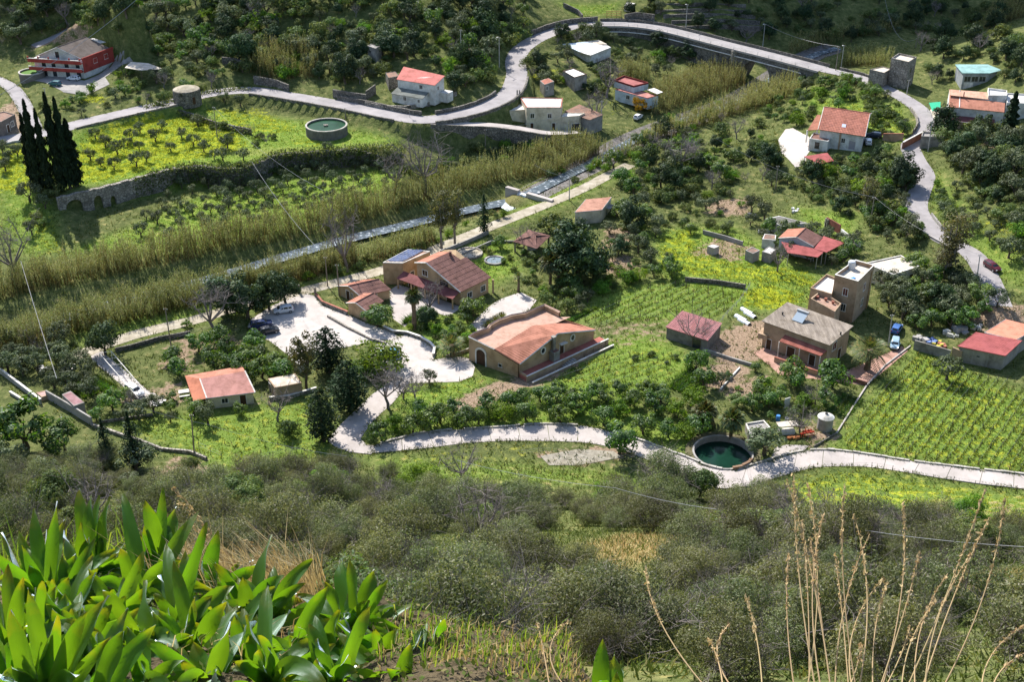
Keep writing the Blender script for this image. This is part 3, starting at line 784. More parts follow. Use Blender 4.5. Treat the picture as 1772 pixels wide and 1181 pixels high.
# buildings
UP = np.array([0,0,1.0])
def V3(x,y,z): return np.array([x,y,z],float)
class Face:
 """a wall plane seen from outside, from base point a (left) to b (right)"""
 def __init__(s,a,b):
  s.a = np.array(a,float);d = np.array(b,float) - s.a;d[2] = 0
  s.len = np.linalg.norm(d);s.u = d / s.len;s.n = np.array([s.u[1],-s.u[0],0])
 def p(s,x,z,out=0.0): return s.a + s.u * x + UP * z + s.n * out
 def rect(s,mb,x0,x1,z0,z1,o0,o1):
  b = [s.p(x0,z0,o0),s.p(x1,z0,o0),s.p(x1,z0,o1),s.p(x0,z0,o1)]
  t = [s.p(x0,z1,o0),s.p(x1,z1,o0),s.p(x1,z1,o1),s.p(x0,z1,o1)]
  mb.hexa(b,t)
def window(root,f,x,z,w,h,frame=trim_white,pane=glass,bars=1,shutters=None,sill=True):
 t = min(.14,w * .14)
 mb = MB()
 f.rect(mb,x - t,x,z,z + h,-.05,.06);f.rect(mb,x + w,x + w + t,z,z + h,-.05,.06)
 f.rect(mb,x - t,x + w + t,z + h,z + h + t,-.05,.06)
 f.rect(mb,x - t - .05,x + w + t + .05,z - t,z,-.05,.1)
 if bars: f.rect(mb,x + w / 2-.035,x + w / 2+.035,z,z + h,-.02,.035)
 o = mb.build('window',frame,root)
 mp = MB();f.rect(mp,x,x + w,z,z + h,-.03,.015);sub(mp,'pane',pane,o)
 if shutters:
  for s0 in (x - t - w * .5,x + w + t):
   ms = MB();f.rect(ms,s0,s0 + w * .5,z,z + h,.0,.05);sub(ms,'shutter',shutters,o)
 return o
def door(root,f,x,w,h,m=darkdoor,z=0.02,frame=trim_white,name='door'):
 mb = MB();t = .12
 f.rect(mb,x - t,x,z,z + h,-.05,.06);f.rect(mb,x + w,x + w + t,z,z + h,-.05,.06);f.rect(mb,x - t,x + w + t,z + h,z + h + t,-.05,.06)
 o = mb.build(name,frame,root)
 ml = MB();f.rect(ml,x,x + w,z,z + h,-.03,.02);sub(ml,'leaf',m,o)
 mh = MB();f.rect(mh,x + w * .82,x + w * .88,z + h * .45,z + h * .5,.021,.07);sub(mh,'handle',metal_dark,o)
 return o
def walls(root,ring,z0,tops,m,name='wall'):
 """closed ring of base points; tops: height per point (above z0) or a number"""
 n = len(ring)
 if isinstance(tops,(int,float)): tops = [tops] * n
 mb = MB()
 b = [(p[0],p[1],z0-.5) for p in ring];t = [(p[0],p[1],z0+h) for p,h in zip(ring,tops)]
 k = 0
 for i in range(n):
  j = (i + 1) % n
  mb.poly([b[i],b[j],t[j],t[i]])
 mb.poly(t)
 return mb.build(name,m,root)
def ccw(ring):
 a = sum(ring[i][0] * ring[(i + 1) % len(ring)][1] - ring[(i + 1) % len(ring)][0] * ring[i][1] for i in range(len(ring)))
 return ring if a > 0 else ring[::-1]
def rib(root,e0,e1,r1,r0,m,name='roof',pitch=.28,amp=.045,th=.10,courses=0):
 """tiled or ribbed roof plane: eave e0->e1, ridge r0->r1 (r0 above e0)"""
 e0,e1,r1,r0 = (np.array(p,float) for p in (e0,e1,r1,r0))
 ln = max(np.linalg.norm(e1-e0),np.linalg.norm(r1-r0));dn = max(np.linalg.norm(r0-e0),np.linalg.norm(r1-e1))
 nc = int(max(4,min(ln / pitch,90))) * 4
 nr = max(1,min(int(dn / courses),40)) if courses else 1
 nrm = np.cross(e1-e0,r0-e0);nrm /= np.linalg.norm(nrm) + 1e-9
 if nrm[2] < 0: nrm = -nrm
 u = np.linspace(0,1,nc + 1)
 prof = np.abs(np.sin(np.arange(nc + 1) * math.pi / 4)) * amp
 rows = []
 if nr == 1: vs = [(0,0),(1,0)]
 else:
  vs = []
  for k in range(nr): vs += [(k / nr,.035),((k + 1) / nr - .001,0)]
 for v,off in vs:
  a = e0+(r0-e0) * v;b = e1+(r1-e1) * v
  rows.append(a[None] + (b - a)[None] * u[:,None] + nrm[None] * (prof + off)[:,None])
 top = np.array(rows);R,Cn,_ = top.shape
 bot = np.array([e0,e1,r1,r0]) - nrm * th
 V = np.concatenate([top.reshape(-1,3),bot])
 F = []
 for i in range(R - 1):
  for j in range(Cn - 1): F.append([i * Cn + j,i * Cn + j + 1,(i + 1) * Cn + j + 1,(i + 1) * Cn + j])
 q = R * Cn
 F += [[q + 3,q + 2,q + 1,q]]
 F += [[q,q + 1] + list(range(Cn - 1,-1,-1))]
 F += [[q + 2,q + 3] + list(range((R - 1) * Cn,R * Cn))]
 F += [[q + 1,q + 2,R * Cn - 1,Cn - 1],[q + 3,q,0,(R - 1) * Cn]]
 mb = MB();mb.v = [tuple(x) for x in V];mb.f = F
 return mb.build(name,m,root)
def barge(root,pts,m=trim_white,r=.11,name='fascia'):
 mb = MB()
 for a,b in zip(pts[:-1],pts[1:]):
  mb.tube([a,b],r,4)
 return mb.build(name,m,root)
def quad_to_rect(a,b,dv):
 return [a,b,b + dv,a + dv]
def house(name,label,cat,A,B,dv,hE,wallm,group=None,g=None):
 """A, B world front base corners; dv depth vector; returns root, ring(ccw A,B,B+dv,A+dv), faces"""
 g = A[2] if g is None else g
 A = V3(A[0],A[1],g);B = V3(B[0],B[1],g);dv = V3(dv[0],dv[1],0)
 root = thing(name,label,cat,(A + B + dv) / 2,group);root.location[2] = g
 ring = [A,B,B + dv,A + dv]
 block([p + (p - (A + B + dv) / 2) * .06 for p in ring])
 F = dict(front=Face(A,B),right=Face(B,B + dv),back=Face(B + dv,A + dv),left=Face(A + dv,A))
 return root,ring,F,g
def gable(root,ring,g,hE,hR,wallm,roofm,axis='depth',over=.35,pitch=.28,courses=0,trim=trim_white,hE2=None,roof2=None,amp=.045):
 """axis 'depth': ridge runs front to back (gable in front); 'width': ridge parallel to front"""
 A,B,Cc,D = ring
 hE2 = hE if hE2 is None else hE2
 if axis == 'depth':
  m0,m1 = (A + B) / 2,(Cc + D) / 2
  ring5 = [A,B,Cc,m1,D,m0];order = [A,m0,B,Cc,m1,D];tops = [hE,hR,hE2,hE2,hR,hE]
  walls(root,order,g,[t - .02 for t in tops],wallm)
  u = (B - A) / np.linalg.norm(B - A);d = (D - A) / np.linalg.norm(D - A)
  s = (hR - hE) / (np.linalg.norm(B - A) / 2);s2 = (hR - hE2) / (np.linalg.norm(B - A) / 2)
  R0 = m0-d * over + UP * (hR + .1);R1 = m1+d * over + UP * (hR + .1)
  L0 = A - u * over - d * over + UP * (hE - s * over + .1);L1 = D - u * over + d * over + UP * (hE - s * over + .1)
  P0 = B + u * over - d * over + UP * (hE2-s2*over + .1);P1 = Cc + u * over + d * over + UP * (hE2-s2*over + .1)
  rib(root,P0,P1,R1,R0,roofm,'roof',pitch,amp,courses=courses);rib(root,L1,L0,R0,R1,roof2 or roofm,'roof',pitch,amp,courses=courses)
  if trim: barge(root,[L0,R0,P0],trim);
  mb = MB().tube([R0 + UP * .06,R1 + UP * .06],.12,6);mb.build('ridge',roofm,root)
 else:
  m0,m1 = (A + D) / 2,(B + Cc) / 2
  order = [A,B,m1,Cc,D,m0];tops = [hE,hE,hR,hE2,hE2,hR]
  walls(root,order,g,[t - .02 for t in tops],wallm)
  u = (B - A) / np.linalg.norm(B - A);d = (D - A) / np.linalg.norm(D - A)
  s = (hR - hE) / (np.linalg.norm(D - A) / 2)
  R0 = m0-u * over + UP * (hR + .1);R1 = m1+u * over + UP * (hR + .1)
  E0 = A - u * over - d * over + UP * (hE - s * over + .1);E1 = B + u * over - d * over + UP * (hE - s * over + .1)
  K0 = D - u * over + d * over + UP * (hE2-s * over + .1);K1 = Cc + u * over + d * over + UP * (hE2-s * over + .1)
  rib(root,E0,E1,R1,R0,roofm,'roof',pitch,amp,courses=courses);rib(root,K1,K0,R0,R1,roof2 or roofm,'roof',pitch,amp,courses=courses)
  if trim: barge(root,[E1,R1,K1],trim);barge(root,[E0,R0,K0],trim)
  mb = MB().tube([R0 + UP * .06,R1 + UP * .06],.12,6);mb.build('ridge',roofm,root)
def shed_roof(root,P,m,name='roof',pitch=.3,amp=.03,over=.25,trim=None):
 """single sloping plane over four world points (eave0, eave1, top1, top0)"""
 P = [np.array(p,float) for p in P];c = sum(P) / 4
 Q = [p + (p - c) / np.linalg.norm((p - c)[:2]) * over * np.array([1,1,0]) for p in P]
 o = rib(root,Q[0],Q[1],Q[2],Q[3],m,name,pitch,amp)
 if trim: barge(root,[Q[0],Q[1]],trim,.08);barge(root,[Q[1],Q[2]],trim,.08);barge(root,[Q[3],Q[0]],trim,.08)
 return o
def flat_roof(root,ring,z,roofm,wallm,par=.45,th=.22,copm=None):
 """roof deck with parapet; ring ccw world points"""
 n = len(ring);mb = MB()
 c = sum(np.array(p,float) for p in ring) / n
 inn = [np.array(p,float) + (c - np.array(p,float)) / np.linalg.norm((c - np.array(p,float))[:2]) * th * 1.35 for p in ring]
 mb.poly([(p[0],p[1],z + .012) for p in inn]);mb.build('roof_deck',roofm,root)
 if par > 0:
  mp = MB()
  for i in range(n):
   j = (i + 1) % n
   q = [ring[i],ring[j],inn[j],inn[i]]
   mp.prism(q,z - .015,z + par)
  mp.build('parapet',wallm,root)
  if copm:
   mc = MB();out = [np.array(p,float) + (np.array(p,float) - c) / np.linalg.norm((np.array(p,float) - c)[:2]) * .06 for p in ring]
   in2 = [p + (c - p) / np.linalg.norm((c - p)[:2]) * .05 for p in inn]
   for i in range(n):
    j = (i + 1) % n;mc.prism([out[i],out[j],in2[j],in2[i]],z + par + .003,z + par + .09)
   mc.build('coping',copm,root)
def box_building(name,label,cat,roof_px,h,wallm,roofm,par=.3,group=None,cop=None,g=None,slope=None,over=.0):
 """block whose roof corners (ccw or cw) are given as pixels at height h; base on the ground"""
 if g is None:
  c = gnd(np.mean([p[0] for p in roof_px]),np.max([p[1] for p in roof_px]) + 8);g = c[2]
  for _ in range(3):
   P = [onz(x,y,g + h) for x,y in roof_px];m = np.mean(P,0);g = float(H(m[0],m[1]))
 P = ccw([onz(x,y,g + h) for x,y in roof_px])
 m = np.mean(P,0)
 root = thing(name,label,cat,(m[0],m[1],g),group)
 ring = [V3(p[0],p[1],g) for p in P]
 block([p + (p - V3(m[0],m[1],g)) * .08 for p in ring])
 walls(root,ring,g,h,wallm)
 if roofm is not None: flat_roof(root,ring,g + h,roofm,wallm,par,copm=cop)
 faces = [Face(ring[i],ring[(i + 1) % len(ring)]) for i in range(len(ring))]
 return root,ring,faces,g
def facing(faces):
 """faces turned towards the camera, longest first"""
 r = [f for f in faces if np.dot(f.n,-(f.a + f.u * f.len / 2) * np.array([1,1,0])) > 0]
 return sorted(r,key=lambda f: -f.len)
# event hall with the salmon roof -------------------------------------------------
def hall():
 N = gnd(897.6,654.1);N = V3(N[0],N[1],0);Rt = onz(1028,571,3.0);Rt = V3(Rt[0],Rt[1],0);Lc = onz(812,625,0)
 root = thing('event_hall','long ochre hall under a salmon roof with an arched brown door','hall',(N + Rt + Lc) / 3)
 root.location[2] = 0
 hN = up(N,629.9)
 f = Face(Lc,N);fr = Face(N,Rt)
 def on(fc,px):         # point of a face line at a pixel column
  lo,hi = -5.0,fc.len + 5
  for _ in range(40):
   m = (lo + hi) / 2
   if proj(fc.p(m,2))[0] < px: lo = m
   else: hi = m
  return fc.p(lo,0)
 seam = on(f,856.5);hS = up(seam,605.0);hL = up(Lc,583.0)
 rf = on(fr,962.9);hR = up(rf,577.0)
 rb = rf + (seam - N);hRb = hR
 rtb = Rt + (seam - N)
 re = rf + (Lc - N) * 1.0;rte = Rt + (Lc - N)
 hRt = 3.0
 # walls: front, gable side, back
 mb = MB()
 def w(pts): mb.poly(pts)
 def z(p,h): return (p[0],p[1],h)
 arc = []
 pl0,pl1,pl2 = V3(*z(N,hN)),V3(*z(rf,hR)),V3(*z(seam,hS))
 nrm = np.cross(pl1-pl0,pl2-pl0)
 zd = min(hL - .95,hS - .05)
 def onp(px,py): return onz(px,py,zd)
 rp = [onp(800+x / 6.815,500+y / 6.815) for x,y in ((150,580),(320,515),(345,480),(440,425),(590,372),(750,345),(780,330),(965,250))]
 B0,Bend = rp[0],rp[-1]
 rpk = V3(Bend[0],Bend[1],hR)
 rtb2 = onz(800+1140/6.815,500+335/6.815,zd)
 # main wall faces
 w([z(Lc,-.5),z(N,-.5),z(N,hN - .05),z(seam,hS - .05),z(Lc,hL)])
 w([z(N,-.5),z(Rt,-.5),z(Rt,hRt - .05),z(rf,hR - .05),z(N,hN - .05)])
 w([z(Rt,-.5),z(rtb2,-.5),z(rtb2,zd),z(Rt,hRt - .05)]);w([z(seam,zd - .3),z(rb,zd - .3),z(rb,hRb),z(seam,hS)]);w([z(rb,zd - .3),z(rtb,zd - 1.3),z(rtb,hRt),z(rb,hRb)])
 mb.build('wall',ochre,root)
 # parapet running round the back, curved in the middle
 mp = MB();path = [Lc] + rp + [rtb2]
 mp.v = []
 c0 = (N + Rt + Lc + rpk) / 4
 for i,p in enumerate(path):
  d = V3(c0[0] - p[0],c0[1] - p[1],0);d /= np.linalg.norm(d)
  zt = (hL if i == 0 else zd + .95)
  o_ = p - d * (.35 if i else 0)
  q = p + d * .0
  mp.v += [z(o_,-.5),z(o_,zt),z(q + d * .02,zt),z(q + d * .02,zd - .1)]
 for i in range(len(path) - 1):
  a,b = 4*i,4*i + 4
  for s,t in ((0,1),(1,2),(2,3)): mp.f.append([a + s,a + t,b + t,b + s])
 mp.build('parapet',tan_wall,root)
 mc = MB()
 for i in range(len(path) - 1):
  a,b = V3(*mp.v[4*i + 1]),V3(*mp.v[4*i + 5]);mc.tube([a + UP * .05,b + UP * .05],.17,4)
 mc.build('coping',mat('pink_coping',(.62,.42,.34),(.52,.34,.28),1),root)
 # roof planes
 ov = .35
 un = (rf - N);un[2] = 0
 e0 = V3(*z(N,hN)) - fr.u * .1+fr.n * ov + f.n * .2;
 rib(root,V3(*z(N,hN + .05)) + fr.n * ov * .6,V3(*z(rf,hR + .05)) + fr.n * ov * .6,V3(*z(rb,hRb + .05)),V3(*z(seam,hS + .05)),tile_salmon,'roof',.52,.05)
 rib(root,V3(*z(Rt,hRt + .05)) + fr.n * ov * .6 + fr.u * .3,V3(*z(rtb,hRt + .05)) + fr.u * .3,V3(*z(rb,hRb + .06)),V3(*z(rf,hR + .06)) + fr.n * ov * .6,tile_salmon,'roof',.30,.02)
 md = MB();md.poly([z(seam,zd),z(rb,zd),z(rtb,zd),z(rtb2,zd)] + [z(p,zd) for p in rp[::-1]] + [z(Lc,zd)])
 md.build('roof_deck',salmon_flat,root)
 barge(root,[V3(*z(N,hN + .02)) + fr.n * .3,V3(*z(rf,hR + .02)) + fr.n * .3,V3(*z(Rt,hRt + .02)) + fr.n * .3],trim_white,.14)
 barge(root,[V3(*z(Lc,hL + .05)) + f.n * .1,V3(*z(seam,hS + .05)) + f.n * .1],trim_white,.15,'coping')
 mg = MB().tube([V3(*z(seam,hS)) + f.n * .15,V3(*z(N,hN)) + f.n * .15],.09,6);mg.tube([V3(*z(N,hN)) + f.n * .15 ,V3(*z(N,0)) + f.n * .15],.07,6);mg.build('gutter',darkdoor,root)
 # arched door in the long wall
 xd = f.len * .155;wd = 2.0
 mb = MB();md2 = MB();prof = [(0,0),(0,2.3)] + [(wd / 2-wd / 2*math.cos(a),2.3+wd / 2*math.sin(a)) for a in np.linspace(.3,math.pi - .3,9)] + [(wd,2.3),(wd,0)]
 q = [f.p(xd + a,b + .02,.03) for a,b in prof];md2.poly(q)
 q2 = [f.p(xd + a,b + .02,.12) for a,b in prof]
 fr_o = [f.p(xd + wd / 2+(a - wd / 2) * 1.28,b * (1.12 if b > 2 else 1) + .02,.12) for a,b in prof]
 fr_b = [f.p(xd + wd / 2+(a - wd / 2) * 1.28,b * (1.12 if b > 2 else 1) + .02,-.02) for a,b in prof]
 for i in range(len(prof) - 1):
  mb.poly([q2[i],fr_o[i],fr_o[i + 1],q2[i + 1]]);mb.poly([fr_o[i],fr_b[i],fr_b[i + 1],fr_o[i + 1]]);mb.poly([q[i],q2[i],q2[i + 1],q[i + 1]])
 o = mb.build('door',trim_white,root);sub(md2,'leaf',darkdoor,o)
 window(root,f,f.len * .60,1.0,.7,.6,trim_white,glass,0)
 # round windows and door in the gable
 for px in (939.5,990.5):
  p = on(fr,px);zc = up(p,{939.5: 607,990.5: 584.5}[px])
  x = np.linalg.norm(p - fr.a);mo,mi = MB(),MB()
  ring = [(math.cos(t),math.sin(t)) for t in np.linspace(0,2*math.pi,20,endpoint=False)]
  for i in range(20):
   (a,b),(c,d) = ring[i],ring[(i + 1) % 20]
   mo.poly([fr.p(x + a * .42,zc + b * .52,.08),fr.p(x + c * .42,zc + d * .52,.08),fr.p(x + c * .68,zc + d * .82,.08),fr.p(x + a * .68,zc + b * .82,.08)])
   mo.poly([fr.p(x + a * .68,zc + b * .82,.08),fr.p(x + c * .68,zc + d * .82,.08),fr.p(x + c * .68,zc + d * .82,-.02),fr.p(x + a * .68,zc + b * .82,-.02)])
  mi.poly([fr.p(x + a * .42,zc + b * .52,.03) for a,b in ring])
  w_ = mo.build('round_window',trim_white,root);sub(mi,'pane',glass,w_)
 pd = on(fr,972);xd = np.linalg.norm(pd - fr.a);zd = 1.0
 door(root,fr,xd - .5,1.0,2.1,darkdoor,zd)
 mb = MB();fr.rect(mb,xd - .8,xd + .9,zd + 2.3,zd + 2.38,0,.8);mb.build('canopy',trim_white,root)
 # barbecue chimney
 pc = on(fr,961);xc = np.linalg.norm(pc - fr.a) - .9
 mb = MB();fr.rect(mb,xc - .75,xc + .75,.9,2.9,.05,1.4);fr.rect(mb,xc - .3,xc + .3,2.9,5.6,.1,.7);fr.rect(mb,xc - .4,xc + .4,5.6,5.8,.0,.8)
 mb.build('chimney',grey_wall,root)
 mb = MB();fr.rect(mb,xc - .55,xc + .55,2.9,3.05,.75,1.3);mb.build('hearth',tile_brown,root)
 # raised terrace with ramp along the gable
 mt = MB();fr.rect(mt,.1,fr.len + 1.5,-.3,.92,.02,2.0);mt.build('terrace',roofmat('terrace_red',(.40,.14,.11),(.3,.11,.09),1),root)
 mw = MB();fr.rect(mw,.05,fr.len + 1.8,-.3,1.15,2.0,2.2);fr.rect(mw,.05,.25,.93,1.4,.1,2.0);fr.rect(mw,.3,fr.len + 2.0,-.3,.35,3.3,3.5);mw.build('terrace_wall',tan_wall,root)
 mw = MB();fr.rect(mw,.0,fr.len + 1.85,1.153,1.26,1.95,2.25);fr.rect(mw,.25,fr.len + 2.05,.353,.45,3.25,3.55);mw.build('coping',trim_white,root)
 ms = MB()
 for i in range(6): fr.rect(ms,fr.len * .45+i * .5,fr.len * .45+i * .5+.42,-.2,.15+.12*i,2.22,3.28)
 ms.build('steps',concrete2,root)
 block([Lc + f.n * .8,N + (f.n + fr.n) * 3.6,Rt + fr.n * 4+fr.u * 2,rtb2,rpk,rp[3]])
hall()
# villa with solar panels ------------------------------------------------------------
def villa():
 W = onz(698.7,492.9,0);FR = onz(797.7,530.1,0)
 f = Face(W,FR)
 e1 = onz(846,479.3,up(FR,503));dv = V3(e1[0] - FR[0],e1[1] - FR[1],0)
 root = thing('villa','ochre villa with brown tiled gable and solar panels on its flat wing','house',(W + FR + dv) / 2);root.location[2] = 0
 hE = up(FR,503)
 lo,hi = 0,f.len
 for _ in range(40):
  m = (lo + hi) / 2
  if proj(f.p(m,4))[0] < 741: lo = m
  else: hi = m
 xa = lo;ap = f.p(xa,0);hA = up(ap,454)
 xl = xa - (f.len - xa) * .35;L = f.p(xl,0);hl = hA - .9
 D = dv * .98
 walls(root,[L,FR,FR + D,ap + D,L + D],0,[hl - .05,hE - .05,hE - .05,hA - .05,hl - .05],ochre)
 mb = MB();mb.poly([f.p(xl,hl - .1),f.p(f.len,hE - .1),f.p(xa,hA - .1)]);mb.poly([f.p(f.len,hE - .1) + D,f.p(xl,hl - .1) + D,f.p(xa,hA - .1) + D]);mb.build('gable',ochre,root)
 ov = .5;sl = (hA - hE) / (f.len - xa);sl2 = (hA - hl) / (xa - xl)
 P0 = f.p(f.len + .4,hE - sl * .4+.08,ov);A0 = f.p(xa,hA + .08,ov);L0 = f.p(xl - .1,hl - sl2*.1+.08,ov)
 back = D + (D / np.linalg.norm(D)) * ov + f.n * ov * 0
 A1 = f.p(xa,hA + .08) + D * .78;P1 = f.p(f.len + .4,hE - sl * .4+.08) + D * 1.05;L1 = f.p(xl - .1,hl - sl2*.1+.08) + D * .8
 rib(root,P0,P1,f.p(xa + 2.6,hA - sl * 2.6 + .08) + D * 1.02,f.p(xa + 2.6,hA - sl * 2.6 + .08,ov),tile_brown,'roof',.33,.05,courses=1.1)
 rib(root,f.p(xa + 2.62,hA - sl * 2.62 + .08,ov),f.p(xa + 2.62,hA - sl * 2.62 + .08) + D * .82,A1,A0,tile_brown,'roof',.33,.05,courses=1.1)
 rib(root,L1,L0,A0,A1,tile_salmon,'roof',.33,.04)
 barge(root,[L0,A0,P0],trim_white,.16)
 # wing with flat roof
 wl = onz(662.3,455.6,5.0);wr = V3(W[0],W[1],5.0)
 hW = up(W,456.5)
 wl = onz(662.3,455.6,hW);wbl = onz(706,432.5,hW);wbr = onz(744.4,436,hW)
 ring = ccw([V3(p[0],p[1],0) for p in (wl,W,wbr,wbl)])
 walls(root,ring,0,hW,ochre,'wing_wall');flat_roof(root,ring,hW,salmon_flat,trim_white,.18,.25)
 # solar panels: 4 rows of 7 tilted modules
 o_ = np.array(wl) ;ux = (np.array(wbl) - o_);uy = (np.array(W) - o_)[:2];uy = V3(uy[0],uy[1],0);ux[2] = 0
 pv = mat('solar_cells',(.10,.13,.24),(.05,.07,.15),.6,.15,.6)
 pvf = plain('panel_frame',(.55,.58,.62),.3,.5,.5)
 for r in range(4):
  for c in range(6):
   a,b = .07+c * .145,.10+r * .2
   q = [o_ + ux * (a + i * .135) + uy * (b + j * .185) + UP * (.25+.55*i * 0+.12*(1-j)) for i,j in ((0,0),(0,1),(1,1),(1,0))]
   mb = MB();mb.slab(q,.05);po = mb.build('solar_panel',pvf,root)
   cc = sum(q) / 4;mc = MB()
   mc.poly([cc + (p - cc) * .93 + UP * .008 for p in q][::-1] if np.cross(q[1] - q[0],q[2] - q[0])[2] < 0 else [cc + (p - cc) * .93 + UP * .008 for p in q]);sub(mc,'cells',pv,po)
 # porch
 pa,pb = onz(697.8,476,3.0),None
 x0,x1 = .2,f.len - .2
 q = [f.p(x0,2.45,2.3),f.p(x1,2.45,2.3),f.p(x1,3.25,.02),f.p(x0,3.25,.02)]
 rib(root,q[0],q[1],q[2],q[3],sheet_plum,'porch_roof',.3,.03)
 for k in range(5):
  x = x0 + .2 + (x1 - x0 - .4) * k / 4;mb = MB();mb.box(f.p(x,0,2.1),.3,.3,2.4);mb.build('porch_post',ochre,root)
 window(root,f,xa - 1.5,4.0,1.3,1.2,trim_white,darkdoor);window(root,f,xa + 3.4,3.3,1.9,1.0,darkdoor,glass)
 for x in (1.5,5,8.5,12):
  if x < f.len - 2: door(root,f,x,1.4,2.1)
 fw = Face(ring[0],ring[1])
 for q in facing([Face(ring[i],ring[(i + 1) % 4]) for i in range(4)])[:1]:
  door(root,q,q.len * .62,.9,2.2);window(root,q,q.len * .25,1,1,1.2)
 fs = Face(FR,FR + D);window(root,fs,2.0,1,1.2,1.2);window(root,fs,6.0,1,1.2,1.2)
 mb = MB();mb.box(FR + D * 1.06 + f.u * .8,.4,.4,hE - .5);mb.build('corner_pillar',ochre,root)
 ms = MB();ms.box(f.p(xa + .8,hA - .3) + D * .7,.5,.5,.9);ms.build('chimney',tile_brown,root)
 block([W + f.n * 2.5,FR + f.n * 2.5,FR + D * 1.05,L + D,np.array(wbl),np.array(wl)])
villa()
def annex(A_px,B_px,hA_py,hB_py,apex,back_px,label):
 A = onz(*A_px,0);B = onz(*B_px,0);hA,hB = up(A,hA_py),up(B,hB_py)
 hE = (hA + hB) / 2
 bk = onz(*back_px,hE);dv = V3(bk[0] - B[0],bk[1] - B[1],0)
 root,ring,F,g = house('guest_annex',label,'house',A,B,dv,hE,ochre,g=0)
 m = (A + B) / 2;hR = hE + max(.7,up(m,apex) - hE) * .9
 gable(root,ring,g,hE,hR,ochre,tile_brown,'depth',.3,.33,roof2=tile_salmon,courses=1.1)
 return root,F
r_,F_ = annex((588,512),(626,529),494.6,513.2,494.6,(673.3,501.3),'smaller ochre annex with twin-slope tiles and white door facing the car park')
door(r_,F_['front'],F_['front'].len * .32,1.0,2.0);window(r_,F_['front'],F_['front'].len * .55,.9,.5,.9);window(r_,F_['right'],F_['right'].len * .4,1,.9,1)
r_,F_ = annex((603.9,544.5),(634.3,557.2),522.5,538.6,523.3,(660.6,521.7),'lowest ochre annex beside the bright green hedge bush')
window(r_,F_['front'],F_['front'].len * .72,.8,.6,1.0)
# salmon shed on the left with three roof planes -----------------------------------------
def salmon_shed():
 pts = {k: onz(x,y,h) for k,(x,y,h) in dict(a=(320.1,650.7,2.5),b=(419.1,633.8,2.5),r0=(345.9,656.3,3.15),r1=(423.9,642.6,3.15),c=(441.6,679.7,2.4),d=(357.9,690.1,2.4),e=(334.6,695,2.2)).items()}
 m = np.mean(list(pts.values()),0)
 root = thing('garden_shed','wide low shed with salmon metal roof and white table beside it','shed',(m[0],m[1],0))
 rib(root,pts['d'],pts['c'],pts['r1'],pts['r0'],roofmat('rose_sheet',(.40,.20,.17),(.34,.17,.15),.3,bump=.05),'roof',.35,.02)
 rib(root,pts['b'],pts['a'],pts['r0'],pts['r1'],tile_salmon,'roof',.35,.02)
 rib(root,pts['a'],pts['e'],pts['d'] + UP * .02,pts['r0'] + UP * .02,roofmat('rust_red_sheet',(.45,.17,.10),(.36,.14,.09),.4,bump=.05),'roof',.35,.02)
 barge(root,[pts['r0'] + UP * .06,pts['d'] + UP * .06],trim_white,.12);barge(root,[pts['r1'] + UP * .05,pts['c'] + UP * .05],trim_white,.12);barge(root,[pts['d'],pts['c']],trim_white,.07)
 c = m
 ins = [V3(p[0] + (c[0] - p[0]) * .06,p[1] + (c[1] - p[1]) * .06,0) for p in (pts['d'],pts['c'],pts['b'],pts['r0'])]
 walls(root,ccw(ins),0,2.25,cream_wall)
 for p in (pts['a'],pts['e']):
  mb = MB();mb.box((p[0] + (c[0] - p[0]) * .05,p[1] + (c[1] - p[1]) * .05,0),.2,.2,2.2);mb.build('post',wood,root)
 fc = facing([Face(ccw(ins)[i],ccw(ins)[(i + 1) % 4]) for i in range(4)])[0]
 window(root,fc,fc.len * .3,.9,1,.9);door(root,fc,fc.len * .7,1,2)
 block([p + (p - m) * .1 for p in (pts['a'],pts['e'],pts['d'],pts['c'],pts['b'])])
salmon_shed()
r_,rg,fc,g_ = box_building('garden_hut','small tan block hut with flat sandy roof beside the salmon shed','hut',[(463.3,655.5),(510.8,646.7),(522,662.8),(475.4,671.6)],2.5,tan_wall,pale_roof,0,g=0)
door(r_,facing(fc)[1],.5,.9,1.9)
box_building('tank_block','squat white concrete block at the edge of the car park','block',[(503,624),(520,617),(533,624),(518,632)],1.8,white_wall,white_roof,.1,g=0)
